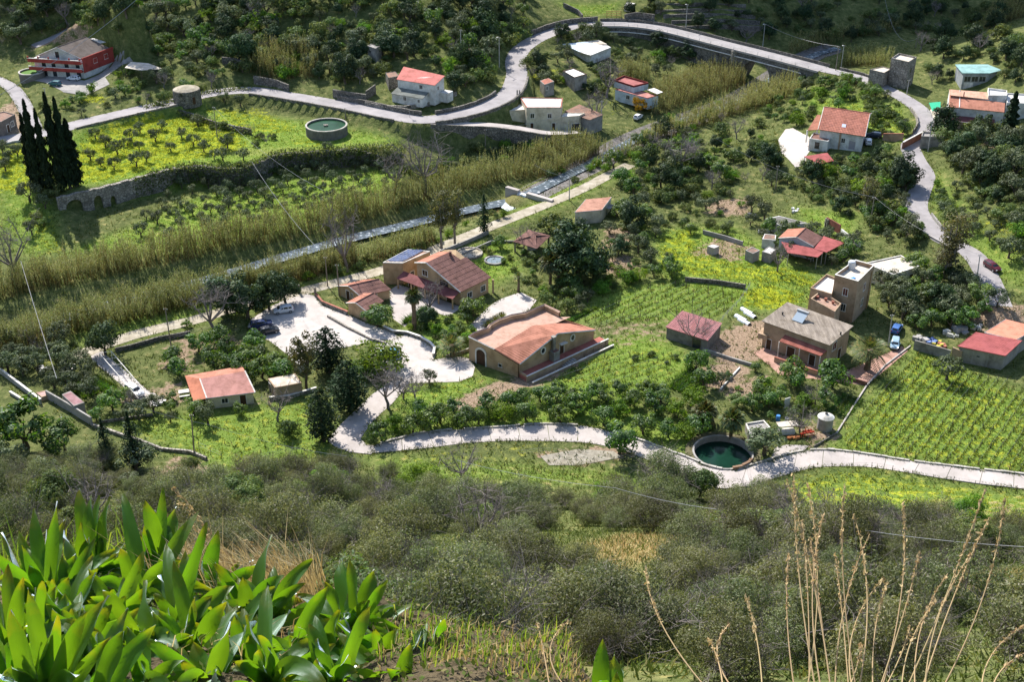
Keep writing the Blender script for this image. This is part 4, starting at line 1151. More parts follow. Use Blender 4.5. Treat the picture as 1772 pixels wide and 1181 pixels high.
# terrace house and tower on the right ----------------------------------------------
def tower_house():
 g = 0.0
 rp = [(1317.6,555.6),(1362,525),(1476.8,566.3),(1435.9,598.3)]
 h = 5.6
 P = [onz(x,y,g + h) for x,y in rp];m = np.mean(P,0)
 root = thing('farmhouse','two-storey tan farmhouse with weathered grey sheet roof and red awning','house',(m[0],m[1],g))
 ring = ccw([V3(p[0] + (m[0] - p[0]) * .07,p[1] + (m[1] - p[1]) * .07,g) for p in P])
 walls(root,ring,g,h - .15,tan_wall)
 rib(root,P[0],P[3],P[2] + UP * .25,P[1] + UP * .25,old_sheet,'roof',.3,.035)
 block([p + (p - m) * .1 for p in P])
 fs = facing([Face(ring[i],ring[(i + 1) % 4]) for i in range(4)])
 f,f2 = fs[0],fs[1]
 # awning
 q = [onz(1290+x / 5.622,440+y / 5.622,z) for x,y,z in ((330,848,3.6),(730,992,3.6),(795,940,4.3),(385,785,4.3))]
 rib(root,q[0],q[1],q[2],q[3],roofmat('awning_red',(.36,.13,.10),(.28,.1,.08),.5,bump=.05),'awning',.3,.02)
 for p in (q[0],(q[0] + q[1]) / 2,q[1]):
  mb = MB();mb.box((p[0],p[1],g),.16,.16,3.5);mb.build('awning_post',trim_white,root)
 door(root,f,.9,1.0,2.1);door(root,f,f.len * .4,1.6,2.2);door(root,f,f.len * .75,1.2,2.2)
 window(root,f2,f2.len * .25,3.2,1.4,1.5,trim_white,mat('maroon_shutter',(.16,.05,.04),(.12,.04,.03),3));door(root,f2,f2.len * .55,1.2,2.3,z=.05)
 # water heater on the roof
 base = (P[0] + P[1] + P[2] + P[3]) / 4-(P[2] - P[1]) * .12+UP * .3
 u = (P[3] - P[0]);u /= np.linalg.norm(u);w = (P[1] - P[0]);w /= np.linalg.norm(w)
 mb = MB();mb.slab([base - u * 1.1 - w * 1.0,base + u * 1.1 - w * 1.0,base + u * 1.1 + w * .9 + UP * 1.1,base - u * 1.1 + w * .9 + UP * 1.1],.08);s_ = mb.build('solar_collector',plain('collector_glass',(.30,.36,.42),.1,.7),root)
 mb = MB();mb.tube([base - u * 1.2 + w * 1.1 + UP * 1.25,base + u * 1.2 + w * 1.1 + UP * 1.25],.28,10);mb.build('hot_water_tank',galv,root)
 for a in (-1,1):
  mb = MB();mb.tube([base + u * a + w * 1.0 - UP * .2,base + u * a + w * 1.0 + UP * 1.1],.04,5);mb.build('tank_leg',galv,root)
 mb = MB();mb.tube([base + w * 1.6 - UP * .2,base + w * 1.6 + UP * 2.2],.04,5);mb.build('aerial_mast',galv,root)
 for x,y in ((360,590),(925,785)):
  p = onz(1290 + x / 5.622,440 + y / 5.622,g + h + .15);mb = MB();mb.tube([p,p + UP * .55],.16,8);mb.build('vent_pipe',metal_dark,root)
 # balcony on the left
 q = [onz(1290+x / 5.622,440+y / 5.622,2.9) for x,y in ((125,770),(215,800),(222,720),(165,715))]
 mb = MB();mb.prism(ccw(q),1.9,2.9);mb.build('balcony',tan_wall,root)
 # front terrace wall with red cap
 a,b = onz(1290+285/5.622,440+1000/5.622,1.1),onz(1290+705/5.622,440+1135/5.622,1.1)
 wall_path('terrace_wall','tan terrace wall with red coping in front of the farmhouse awning','wall',[V3(a[0],a[1],0),V3(b[0],b[1],0)],1.0,.3,tan_wall,cap=tile_red,base=0.0)
 a2 = onz(1290+375/5.622,440+945/5.622,1.1)
 # tower
 tp = [(1443.9,481.8),(1479.4,456.0),(1512.3,464.9),(1483.9,493.4)]
 ht = 8.6
 root2,ring2,fc2,g2 = box_building('tower_house','tall tan tower house with parapet roof and blue bag on top','house',tp,ht,tan_wall,pale_roof,.75,cop=trim_white,g=0.0)
 ff = facing(fc2)
 for f in ff[:2]:
  window(root2,f,f.len * .45,5.6,.9,1.5,trim_white,mat('maroon_shutter',(.16,.05,.04),(.12,.04,.03),3));window(root2,f,f.len * .45,2.2,.9,1.5)
 P2 = [onz(x,y,ht) for x,y in tp]
 c = P2[0] * .25+P2[1] * .75;mid = sum(P2) / 4;c = c + (mid - c) * .25
 mb = MB();mb.lathe((c[0],c[1],ht),[(.75,0),(.75,1.5),(.6,1.7),(.3,1.75)],18);mb.build('roof_water_tank',plain('tank_grey',(.5,.52,.55),.5),root2)
 d_ = ff[0];mb = MB();mb.tube([d_.p(d_.len * .85,.1,.12),d_.p(d_.len * .85,ht,.12)],.09,6);mb.build('drainpipe',mat('ochre_pipe',(.5,.33,.16),(.4,.27,.13),2),root2)
 b = P2[3] * .8 + mid * .2 + UP * 0;mb = MB();mb.box((b[0] - .6,b[1] + 1.2,ht + .02),1.0,.6,.45,.4);o = mb.build('plastic_sack',plain('blue_plastic',(.05,.22,.55),.4));setp(o,'crumpled blue sack lying on the tower house roof','sack')
 # lower terraces between
 r3,rg3,f3,_ = box_building('house_extension','tan middle block with pale roof terrace left of the tower house','house',[(1402,502),(1430,478),(1446,484),(1439,513)],5.4,tan_wall,white_roof,.5,g=0.0)
 r4,rg4,f4,_ = box_building('house_extension','lower tan block with laundry terrace between farmhouse and tower house','house',[(1402,522),(1420,508),(1455,531),(1444,545)],4.6,tan_wall,roofmat('terrace_tiles2',(.4,.26,.2),(.3,.2,.16),.8),.7,g=0.0)
 q = [onz(1290+x / 5.622,440+y / 5.622,4.7) for x,y in ((700,430),(780,450),(850,480))]
 for i,p in enumerate(q):
  mb = MB();mb.lathe((p[0],p[1],4.65),[(.22,0),(.32,.5),(.3,.55)],10);o = mb.build('flower_pot',tile_red);setp(o,['left','middle','right'][i] + ' terracotta pot of three on the laundry terrace of the farmhouse','pot','terracotta pots on the terrace')
tower_house()
# block sheds on the right edge ------------------------------------------------------
def right_sheds():
 r,rg,fc,g = box_building('block_shed','grey block shed with bright red sheet roof above the vineyard','shed',[(1659.9,600),(1690.4,578),(1765.8,591),(1737.7,615)],3.0,grey_wall,None,g=0.2)
 P = [onz(x,y,.2+h) for x,y,h in ((1659,599.5,3.1),(1738.5,615.5,3.1),(1767,590,3.5),(1690.4,576,3.5))]
 shed_roof(r,P,sheet_red,pitch=.4,amp=.02,trim=sheet_red)
 f = facing(fc)[0]
 for k in range(4):
  mb = MB();f.rect(mb,f.len * k / 3 - .15 * (k > 0),f.len * k / 3 + .15,0,2.95,0,.06);mb.build('pier',concrete2,r)
 window(r,f,f.len * .42,1.5,.5,.35,concrete2)
 r,rg,fc,g = box_building('block_shed','grey block shed with orange salmon roof behind the red one','shed',[(1707,577),(1741.3,556),(1796,570),(1760,590)],3.3,grey_wall,None,g=0.3)
 P = [onz(x,y,.3+h) for x,y,h in ((1706,575.5,3.3),(1757,588,3.3),(1796,567,3.7),(1741.3,553.9,3.7))]
 shed_roof(r,P,roofmat('orange_sheet',(.60,.26,.17),(.52,.22,.15),.3,bump=.05),pitch=.4,amp=.02,trim=white_wall)
 a,b = onz(1580.5,604,0.1),onz(1643,622,.1)
 wall_path('yard_wall','grey concrete block wall left of the red roofed shed','wall',[a,b],1.9,.25,grey_wall)
 wall_path('yard_wall','taller stretch of block wall touching the red roofed shed','wall',[b + V3(.3,.2,0),onz(1661,628,.1)],2.5,.3,tan_wall)
right_sheds()
# tiled house on the right bank -------------------------------------------------------
def tiled_house():
 g = 5.2
 EL,ER = onz(1415.8,223.6,g + 4.6),onz(1496.5,236,g + 4.6);RL,RR = onz(1425.9,185.8,g + 7.4),onz(1506,197.7,g + 7.4)
 u = (ER - EL) / np.linalg.norm(ER - EL);d = RL - EL;d[2] = 0;dl = np.linalg.norm(d);d /= dl
 A = V3(EL[0],EL[1],g) + u * .5+d * .5;B = V3(ER[0],ER[1],g) - u * .4+d * .5;dv = d * (2*dl - 1)
 root,ring,F,g = house('tiled_house','white two-storey house with mottled red tile roof and small skylight','house',A,B,dv,4.6,white_wall,g=g)
 gable(root,ring,g,4.6,7.4,white_wall,tile_red,'width',.5,.38,courses=.7,amp=.06)
 f = F['front']
 window(root,f,f.len * .52,1.9,.9,1.1);door(root,f,f.len * .7,1.6,2.2,plain('grey_shutter',(.3,.28,.3),.6),z=.5)
 mb = MB();f.rect(mb,f.len * .46,f.len * .5,0,4.4,0,.15);mb.build('pilaster',tan_wall,root)
 window(root,F['left'],3,1.6,1,1.2);
 s = EL + (ER - EL) * .52 + d * dl * .3 + UP * .95;mb = MB();mb.slab([s - u * .5 - d * .5 - UP * .2,s + u * .5 - d * .5 - UP * .2,s + u * .5 + d * .5 + UP * .3,s - u * .5 + d * .5 + UP * .3],.1);mb.build('skylight',plain('skylight_frame',(.5,.55,.65),.2),root)
 # side porch roof
 P = [onz(1330+x / 8.86,170+y / 8.86,g + z) for x,y,z in ((600,490,3.4),(752,478,3.4),(805,255,5.0),(745,255,5.0))]
 shed_roof(root,P,tile_salmon,'porch_roof',.35,.04,.1)
 for p in (P[0],P[1]):
  mb = MB();mb.box((p[0],p[1] + .3,g),.35,.35,3.3);mb.build('porch_post',white_wall,root)
 r2,rg,fc,g2 = box_building('side_block','low white annex with flat terrace beside the tiled house','annex',[(1400.5,241),(1433,246),(1440,238),(1408,230)],2.6,white_wall,tile_brown,.25,g=4.9)
 f2 = facing(fc)[0];window(r2,f2,f2.len * .35,.6,.9,1.4,darkdoor)
 Q = [onz(1330+x / 8.86,170+y / 8.86,4.4+z) for x,y,z in ((540,892,2.6),(765,1006,2.5),(1000,960,2.7),(900,835,2.9))]
 m = np.mean(Q,0);r3 = thing('carport','red sheet carport over a parked car below the tiled house','carport',(m[0],m[1],4.4))
 rib(r3,Q[0],Q[1],Q[2],Q[3],sheet_red,'roof',.4,.02)
 for p in Q:
  mb = MB();mb.box((p[0] + (m[0] - p[0]) * .06,p[1] + (m[1] - p[1]) * .06,float(H(p[0],p[1])) - .2),.15,.15,p[2] - float(H(p[0],p[1])) + .15);mb.build('post',galv,r3)
 block([p for p in Q])
tiled_house()
# white house at the right edge -------------------------------------------------------
def salmon_house():
 g = 9.2
 A,B = onz(1655,221,g),onz(1737,229,g)
 hE = 5.2
 e0,e1,t1,t0 = (onz(x,y,g + h) for x,y,h in ((1642,184.8,5.2),(1738,194.2,5.2),(1739.5,178.2,6.6),(1643,164.6,6.6)))
 f0,f1,s1,s0 = (onz(x,y,g + h) for x,y,h in ((1643,164.6,6.9),(1712,172,6.9),(1712,160,7.6),(1643,154.5,7.6)))
 m = np.mean([e0,e1,s1,s0],0)
 root = thing('salmon_roofed_house','white two-storey house with two salmon roof bands behind a cypress','house',(m[0],m[1],g))
 u = (e1-e0) / np.linalg.norm(e1-e0)
 n = V3(-u[1],u[0],0)
 ring = [V3(e0[0],e0[1],g) + n * .3,V3(e1[0],e1[1],g) + n * .3,V3(t1[0],t1[1],g),V3(t0[0],t0[1],g)]
 walls(root,ring,g,[5.05,5.05,6.45,6.45],white_wall)
 ring2 = [V3(t0[0],t0[1],g),V3(f1[0],f1[1],g),V3(s1[0],s1[1],g),V3(s0[0],s0[1],g)]
 walls(root,ring2,g,[6.85,6.85,7.5,7.5],white_wall,'rear_wall')
 rib(root,e0,e1,t1,t0,tile_salmon,'roof',.35,.03);rib(root,f0,f1,s1,s0,roofmat('pale_salmon',(.62,.38,.27),(.52,.3,.22),.5),'roof',.35,.03)
 barge(root,[e0+u * 2.6+UP * .1,t0+u * 2.6+UP * .1,s0+u * 2.6+UP * .1],white_wall,.14)
 f = Face(ring[0],ring[1]);
 window(root,f,f.len * .72,2.9,1.3,1.4,trim_white,glass);door(root,f,f.len * .35,1.2,2.1);window(root,f,f.len * .6,.8,1.2,1.2)
 q = [f.p(f.len * .08,2.3,2.6),f.p(f.len * .86,2.3,2.6),f.p(f.len * .86,3.0,.05),f.p(f.len * .08,3.0,.05)]
 rib(root,q[0],q[1],q[2],q[3],sheet_plum,'porch_roof',.3,.03);barge(root,[q[0],q[1]],trim_white,.08)
 for k in range(4):
  mb = MB();mb.box(f.p(f.len * (.1 + .245 * k),-.3,2.4),.22,.22,2.6);mb.build('porch_post',white_wall,root)
 mb = MB();mb.tube([f0 + u * 3.5,f0 + u * 3.5 + UP * 1.2],.12,6);mb.build('chimney_pipe',rust_sheet,root)
 r2,rg,fc,_ = box_building('roof_block','white rear block with roof terrace behind the salmon roofed house','house',[(1709,155),(1742,159),(1742,168),(1710,168)],7.4,white_wall,white_roof,.5,g=g)
 r2,rg,fc,_ = box_building('roof_block','white block at the picture edge right of the cypress','house',[(1741,163),(1795,166),(1800,182),(1742,180)],6.4,white_wall,white_roof,.4,g=g)
 ff = facing(fc)[0];window(r2,ff,1.5,3.4,1,1.6);window(r2,ff,1.5,.6,1,1.8)
 block([p + (p - m) * .12 for p in (e0,e1,s1,s0)])
salmon_house()
def metal_shed():
 P = [(1666.8,126.1),(1712,126.1),(1733,121.3),(1709,111.5),(1654.5,111.5)]
 g = 9.6;h = 4.7
 Q = [onz(x,y,g + h) for x,y in P];m = np.mean(Q,0)
 root = thing('metal_shed','grey metal shed with pale teal roof against the dark bushes','shed',(m[0],m[1],g))
 ring = [V3(p[0] + (m[0] - p[0]) * .03,p[1] + (m[1] - p[1]) * .03,g) for p in Q]
 walls(root,ring,g,h - .1,mat('grey_sheet_wall',(.34,.36,.37),(.25,.27,.29),1.0,.5,stretch=(3,3,.1)))
 mb = MB();mb.slab([q + (q - m) * np.array([.04,.04,0]) for q in Q],.2);mb.build('roof',roofmat('teal_sheet',(.26,.42,.41),(.22,.37,.37),.3,bump=.05),root)
 f = Face(ring[0],ring[1])
 for k in range(3): window(root,f,.5+k * 2.1,2.2,1.7,1.4,galv,glass)
 door(root,f,f.len * .08,2.6,1.9,white_wall,.05,galv)
 block([q + (q - m) * .1 for q in Q])
metal_shed()
def ruin():
 root,ring,fc,g = box_building('ruined_tower','tall ruined stone building with broken roof by the road bend','ruin',[(1542,103),(1555,94.5),(1586,101),(1572,110)],7.5,stone_pale,pale_roof,.5)
 f = facing(fc)[0];window(root,f,f.len * .4,4.2,.8,1.2,stone,glass,0);window(root,f,f.len * .2,1.6,.8,1.0,stone,glass,0);door(root,f,f.len * .55,1.0,2.0,darkdoor)
 root,ring,fc,g = box_building('ruined_annex','low crumbling stone annex left of the ruined tower','ruin',[(1505,121),(1527,116),(1542,120),(1530,127)],4.2,stone_pale,pale_roof,.2)
 f = facing(fc)[0];window(root,f,f.len * .6,1.6,.6,.9,stone,glass,0)
ruin()
# houses by the upper road ------------------------------------------------------------
def white_red():
 g = 9.2
 EL,ER = onz(688,137,g + 5.2),onz(751.4,147.3,g + 5.2);RL,RR = onz(699.5,115.5,g + 6.6),onz(768,131,g + 6.6)
 u = (ER - EL) / np.linalg.norm(ER - EL)
 root = thing('white_house','white two-storey house with plain red roof above the road wall','house',((EL + ER + RL + RR) / 4 * np.array([1,1,0])) + V3(0,0,g))
 ring = [V3(p[0],p[1],g) for p in (EL,ER,RR,RL)]
 walls(root,ring,g,[5.1,5.1,6.5,6.5],white_wall)
 shed_roof(root,[EL,ER,RR,RL],roofmat('coral_sheet',(.50,.17,.145),(.43,.15,.13),.4,bump=.06),pitch=.35,amp=.02,over=.3)
 f = Face(ring[0],ring[1])
 q = [f.p(-.2,2.1,3.4),f.p(f.len * .85,2.1,3.4),f.p(f.len * .85,2.9,.03),f.p(-.2,2.9,.03)]
 wr = [V3(p[0],p[1],g) for p in (f.p(0,0,3.2),f.p(f.len * .83,0,3.2),f.p(f.len * .83,0,.02),f.p(0,0,.02))]
 walls(root,wr,g,[2.0,2.0,2.8,2.8],white_wall,'lean_to_wall');rib(root,q[0],q[1],q[2],q[3],roofmat('grey_green_sheet',(.2,.21,.19),(.14,.15,.14),.6),'lean_to_roof',.3,.03)
 f3 = Face(wr[0],wr[1]);window(root,f3,f3.len * .38,.7,.9,1.0);window(root,f3,f3.len * .85,.8,.6,.8)
 window(root,f,f.len * .6,3.6,.9,1.0)
 fr = Face(ring[1],ring[2]);mb = MB();fr.rect(mb,fr.len * .5,fr.len * 1.1,0,2.6,0,2.6);mb.build('side_annex',white_wall,root);window(root,fr,fr.len * .3,3.4,.7,1)
 block([p + (p - np.array(root.location)) * .3 for p in ring])
 box_building('stone_hut','grey stone outhouse left of the white red-roofed house','hut',[(667,126),(684,124),(692,132),(672,135)],3.0,stone,rust_sheet,.1)
white_red()
def white_flat():
 g = 4.6
 root,ring,fc,g = box_building('cream_house','cream house with dazzling white flat roof and two chimney posts','house',[(911,187),(971,187),(973.8,171),(900,169.5)],6.2,cream_wall,white_roof,.12,cop=tile_red)
 f = facing(fc)[0]
 for x,z,w,h in ((.12,3.4,1.0,1.2),(.62,3.4,1.0,1.2)): window(root,f,f.len * x,z,w,h)
 for x in (.12,.75): door(root,f,f.len * x,.8,1.9)
 for px in (892,896):
  p = onz(px + 3,167,g + 6.3);mb = MB();mb.tube([p,p + UP * 1.9],.22,6);mb.build('chimney',grey_wall,root)
 r2,rg,fc,g2 = box_building('side_wing','lower cream wing with pale roof left of the white-roofed house','house',[(882,192),(909,190),(908,181),(876,180)],4.9,cream_wall,white_roof,.1,g=g)
 f = facing(fc)[0];window(r2,f,f.len * .3,2.4,1,1.1)
 r3,rg,fc,g3 = box_building('garage','cream garage with curved front and dark door right of the white-roofed house','garage',[(971,203),(1002,201),(1012,196),(975,196)],4.0,cream_wall,white_roof,.15,g=g - .5)
 f = facing(fc)[0];door(r3,f,f.len * .62,2.2,1.9,plain('garage_dark',(.05,.04,.04),.6))
 r4,rg,fc,g4 = box_building('rusty_barn','barn with patched rusty sheet roof by the white-roofed house','barn',[(978,193),(1003,181),(1043,198),(1020,207)],4.0,grey_wall,None,g=g - 1.0)
 P = [onz(x,y,g4+h) for x,y,h in ((1020,207,4),(1043,198,4.0),(1003,181,4.3),(978,193,4.3))];shed_roof(r4,P,rust_sheet,pitch=.4,amp=.05)
 f = facing(fc)[0];door(r4,f,f.len * .4,1.6,2,wood)
white_flat()
def blue_house():
 g = 2.2
 A,B = onz(1064,171,g),onz(1120,186.5,g)
 hE = up(B,170.5) - g
 bk = onz(1139,165.5,g + hE);dv = V3(bk[0] - B[0],bk[1] - B[1],0)
 root,ring,F,g = house('pale_blue_house','pale blue house with maroon parapet box on its roof','house',A,B,dv,hE,white_wall,g=g)
 wb = mat('pale_blue_render',(.55,.62,.66),(.46,.53,.57),.5)
 walls(root,ring,g,hE,wb)
 flat_roof(root,ring,g + hE,roofmat('pink_red_sheet',(.46,.22,.19),(.38,.17,.15),.5,bump=.1),mat('maroon_paint',(.22,.05,.045),(.17,.04,.04),1),.12)
 f = F['front'];window(root,f,f.len * .35,1.0,1.2,1.1,trim_white,glass);door(root,f,f.len * .58,.9,2.1,plain('dark_green_door',(.02,.06,.04),.5));window(root,f,f.len * .82,1,1,1)
 top = [onz(x,y,g + hE + 1.7) for x,y in ((1062.5,140),(1079.3,132.4),(1122,144.5),(1096.5,150.8))]
 rg = ccw([V3(p[0],p[1],0) for p in top]);walls(root,rg,g + hE + .4,1.2,wb,'upper_storey')
 flat_roof(root,rg,g + hE + 1.6,roofmat('maroon_deck',(.36,.14,.13),(.28,.1,.1),.5,bump=.1),mat('maroon_paint',(.22,.05,.045),(.17,.04,.04),1),.5)
 q = [onz(x,y,g + hE + .9) for x,y in ((1120,155),(1132,152),(1147,159),(1137,162.5))];mb = MB();mb.slab(q,.1);mb.build('canopy',white_roof,root)
blue_house()
box_building('small_house','small pale cube house with white roof and dark rim above the pale blue house','house',[(973.8,123.6),(991.8,118.5),(1015.5,129),(994,135)],3.6,grey_wall,white_roof,.12,cop=darkdoor)
r_,rg_,fc_,g_ = box_building('stone_cottage','little stone cottage with lean red roof beside the white-topped cube','house',[(934.3,139.5),(949,134.5),(959,140.5),(942.2,146.5)],3.6,grey_wall,tile_red,0)
window(r_,facing(fc_)[0],.8,1.8,.8,1)
r_,rg_,fc_,g_ = box_building('shed_cluster','sprawling shed with white and pale blue roof sheets below the road','shed',[(974,76),(1036,70),(1057,81.5),(1022,95)],2.6,white_wall,None)
for (a,b,c,d),m_ in ((((1004,90),(1022,95.5),(1057,81.5),(1036,77)),white_roof),(((974,76),(1004,90),(1036,77),(1012,72)),mat('pale_blue_sheet',(.58,.66,.72),(.5,.58,.63),.4,.5)),(((1012,71.5),(1036,76.5),(1050,76),(1036,69)),pale_roof)):
 shed_roof(r_,[onz(*q,g_ + 2.75+.1*i) for i,q in enumerate((a,b,c,d))],m_,pitch=.4,amp=.02,over=.1)
r_,rg_,fc_,g_ = box_building('block_hut','small block hut with pale flat roof under the bridge approach','hut',[(1133.5,61.5),(1146,57.5),(1166,61.5),(1154.7,66)],3.6,tan_wall,pale_roof,.1)
window(r_,facing(fc_)[0],.8,1.6,.8,.8)
r_,rg_,fc_,g_ = box_building('lookout_hut','small square grey tower hut among hillside trees','hut',[(635.5,79.5),(647,75),(659.7,79.5),(649.5,84.5)],5.0,grey_wall,concrete2,.15)
window(r_,facing(fc_)[0],.8,3.2,.9,.8,grey_wall)
box_building('hillside_hut','ruined hut with rusty roof in the hillside trees right of the tower hut','hut',[(793,86),(812,83),(826,90),(806,94)],2.4,stone,rust_sheet,.1)
# round stone ruin ---------------------------------------------------------------------
def round_ruin():
 p = onz(326,183,6.2);p = V3(p[0],p[1],float(H(p[0],p[1])))
 root = thing('round_stone_ruin','squat round stone mill ruin beside the left road','ruin',p)
 mb = MB();mb.lathe(p,[(3.9,-1),(3.75,3.4),(3.4,3.5),(0.1,4.2)],16);mb.build('wall',stone,root)
 mb = MB();mb.lathe(p,[(3.6,3.55),(2.4,4.0),(.2,4.4)],16);mb.build('roof',tracksoil,root)
 f = Face(p + V3(-1.3,-3.85,0),p + V3(0.2,-3.85,0));window(root,f,.4,2.6,.6,.8,stone,glass,0)
 f = Face(p + V3(2.0,-3.4,0),p + V3(3.2,-2.3,0));door(root,f,.3,.9,2.0,darkdoor,.1,stone)
 block([p + V3(5*math.cos(a),5*math.sin(a),0) for a in np.linspace(0,6.28,12)])
round_ruin()
# red house top left ---------------------------------------------------------------------
def red_house():
 g = 9.0
 A,B = onz(64,131,g),onz(147,136,g);hw = up(B,101) - g
 R = onz(197,104,g);bk = onz(197,92,g + hw);dv = (R - B) * .5+(bk - V3(B[0],B[1],g + hw)) * .5;dv[2] = 0
 red = mat('red_paint',(.40,.07,.055),(.33,.06,.05),.5)
 root,ring,F,g = house('red_house','three-storey white house with red balconies and red side wall','house',A,B,dv,hw,white_wall,g=g)
 h2 = hw - .6
 walls(root,ring,g,h2,white_wall)
 f,fr = F['front'],F['right']
 mb = MB();fr.rect(mb,.1,fr.len,1.6,h2 - .1,.003,.06);mb.build('side_cladding',red,root)
 for z in (h2*.42,h2*.86):
  mb = MB();f.rect(mb,-1.2,f.len + .2,z,z + .9,1.2,1.4);f.rect(mb,-1.2,f.len + .2,z - .15,z,0.01,1.4);mb.build('balcony',red,root)
  mb = MB();f.rect(mb,-1.3,f.len + .3,z + .903,z + 1.05,1.15,1.45);mb.build('balcony_rail',trim_white,root)
 mb = MB();fr.rect(mb,0,fr.len,h2 - .05,h2 + .65,.0,.25);mb.build('parapet',red,root)
 for i in range(6):
  mb = MB();mb.box(f.p(-1.0 + (f.len + 1.0) * i / 5,h2 * .86 + 1.06,1.3),.35,.35,.5);mb.build('balcony_post',red,root)
 for k,z in enumerate((.1,h2*.44)):
  for x in (.15,.35,.62,.85): door(root,f,f.len * x,1.3,2.0,glass,z + .05)
 for x in (.35,.7): window(root,fr,fr.len * x,h2*.62,1.4,1.3,trim_white,glass)
 rr = [p + (sum(ring) / 4-p) * .15+UP * h2 for p in ring]
 gable(root,rr,g + h2,.5,3.2,white_wall,roofmat('taupe_tiles',(.19,.155,.135),(.14,.115,.1),.8),'depth',.6,.35,trim=trim_white)
 f3 = Face(rr[0],rr[1]);door(root,f3,f3.len * .4,1.2,1.8,glass,.1);
 q = [onz(x / 3.938,y / 3.938,g + h2 + 1.2) for x,y in ((560,265),(650,300),(722,285),(640,260))];mb = MB();mb.slab(q,.1);mb.build('roof_awning',white_roof,root)
 c = onz(242,119,9.3);gg = float(H(c[0],c[1]))
 Q = [onz(x / 3.938,y / 3.938,gg + 2.5) for x,y in ((850,460),(960,478),(1110,468),(1010,430),(890,420))];m = np.mean(Q,0)
 r2 = thing('pergola_canopy','pale sagging canopy on posts right of the red house','canopy',(m[0],m[1],gg))
 mb = MB();mb.slab(Q,.12);mb.build('roof',pale_roof,r2)
 for p in Q:
  mb = MB();mb.tube([(p[0],p[1],gg - .3),(p[0],p[1],p[2])],.1,5);mb.build('post',wood,r2)
 block(Q)
red_house()
def corner_house():
 r,rg,fc,g = box_building('hillside_house','pale house with two stepped salmon roofs at the top left','house',[(58,24),(70,26),(84,18),(68,13)],5.0,white_wall,tile_salmon,0)
 window(r,facing(fc)[0],.8,2,.9,1.1)
 r,rg,fc,g = box_building('hillside_house','taller pale block behind the stepped salmon roofs at the top left','house',[(66,10),(76,12),(84,2),(72,-4)],6.0,white_wall,tile_salmon,0)
 r,rg,fc,g = box_building('road_house','low dark house with salmon awning at the left picture edge','house',[(-30,211),(2,212),(26,199),(8,194),(-30,200)],3.4,mat('dull_plaster',(.2,.17,.15),(.14,.12,.11),.5),rust_sheet,.2)
 f = facing(fc)[0];window(r,f,f.len * .6,1,1.2,1.2);door(r,f,f.len * .3,1,2)
corner_house()
# middle huts ----------------------------------------------------------------------------
r_,rg_,fc_,g_ = box_building('track_hut','hut with sloping terracotta roof where the track meets the trees','hut',[(995.3,367.6),(1014.3,345.6),(1057.6,341.2),(1040.8,363.2)],3.2,cream_wall,None,g=0.0)
shed_roof(r_,[onz(*q,z) for q,z in (((995.3,367.6),3.2),((1040.8,363.2),3.2),((1057.6,341.2),3.5),((1014.3,345.6),3.5))],roofmat('terracotta_sheet',(.46,.25,.18),(.38,.2,.15),.5),over=.15,trim=trim_white)
door(r_,facing(fc_)[0],facing(fc_)[0].len * .5,1,2,glass);
mb_ = MB();f_ = facing(fc_)[0];f_.rect(mb_,f_.len * .45,f_.len * .8,2.0,2.1,0,1.2);mb_.build('canopy',concrete2,r_)
def pavilion():
 Q = [onz(x,y,h) for x,y,h in ((888,418,2.6),(929,430.7,2.5),(952.7,408,2.6),(914.6,397.7,2.7))];m = np.mean(Q,0)
 r = thing('garden_pavilion','open pavilion with brown shingle roof and stone pillars by the tall palm','pavilion',(m[0],m[1],0))
 ap = V3(m[0],m[1],3.7)
 mb = MB()
 for i in range(4):
  a,b = Q[i],Q[(i + 1) % 4];mb.poly([a,b,ap + (b - a) * .15,ap - (b - a) * .15])
 mb.poly([q - UP * .1 for q in Q][::-1]);mb.build('roof',tile_brown,r)
 for q in Q:
  mb = MB();mb.box((q[0] + (m[0] - q[0]) * .1,q[1] + (m[1] - q[1]) * .1,-.2),.4,.4,2.75);mb.build('pillar',stone_pale,r)
 mb = MB();mb.box((m[0],m[1],-.1),2.2,.9,.85);mb.build('bench',white_wall,r)
 block(Q)
pavilion()
def striped_shed():
 Q = [onz(x,y,h) for x,y,h in ((1152,566.6,2.5),(1224.8,590.3,2.5),(1249.6,559.8,3.2),(1180.8,538.4,3.2))];m = np.mean(Q,0)
 r = thing('striped_shed','shed with red and white striped sheet roof behind a bare bush','shed',(m[0],m[1],0))
 ring = [V3(q[0] + (m[0] - q[0]) * .04,q[1] + (m[1] - q[1]) * .04,0) for q in Q]
 walls(r,ring,0,[2.4,2.4,3.1,3.1],mat('old_boards',(.24,.22,.2),(.15,.14,.13),1.5))
 rib(r,Q[0],Q[1],Q[2],Q[3],roofmat('faded_red_sheet',(.44,.17,.17),(.36,.15,.15),.4,bump=.05),'roof',.55,.07)
 mb = MB();n = 26
 for i in range(n + 1):
  a = Q[0] + (Q[1] - Q[0]) * i / n;b = Q[3] + (Q[2] - Q[3]) * i / n;mb.tube([a + UP * .07,b + UP * .07],.05,4)
 mb.build('ribs',roofmat('pale_rib',(.66,.44,.42),(.55,.36,.35),.8,bump=.03),r)
 f = Face(ring[0],ring[1]);door(r,f,f.len * .66,1.6,2.0,glass,frame=wood)
 block([q + (q - m) * .1 for q in Q])
striped_shed()
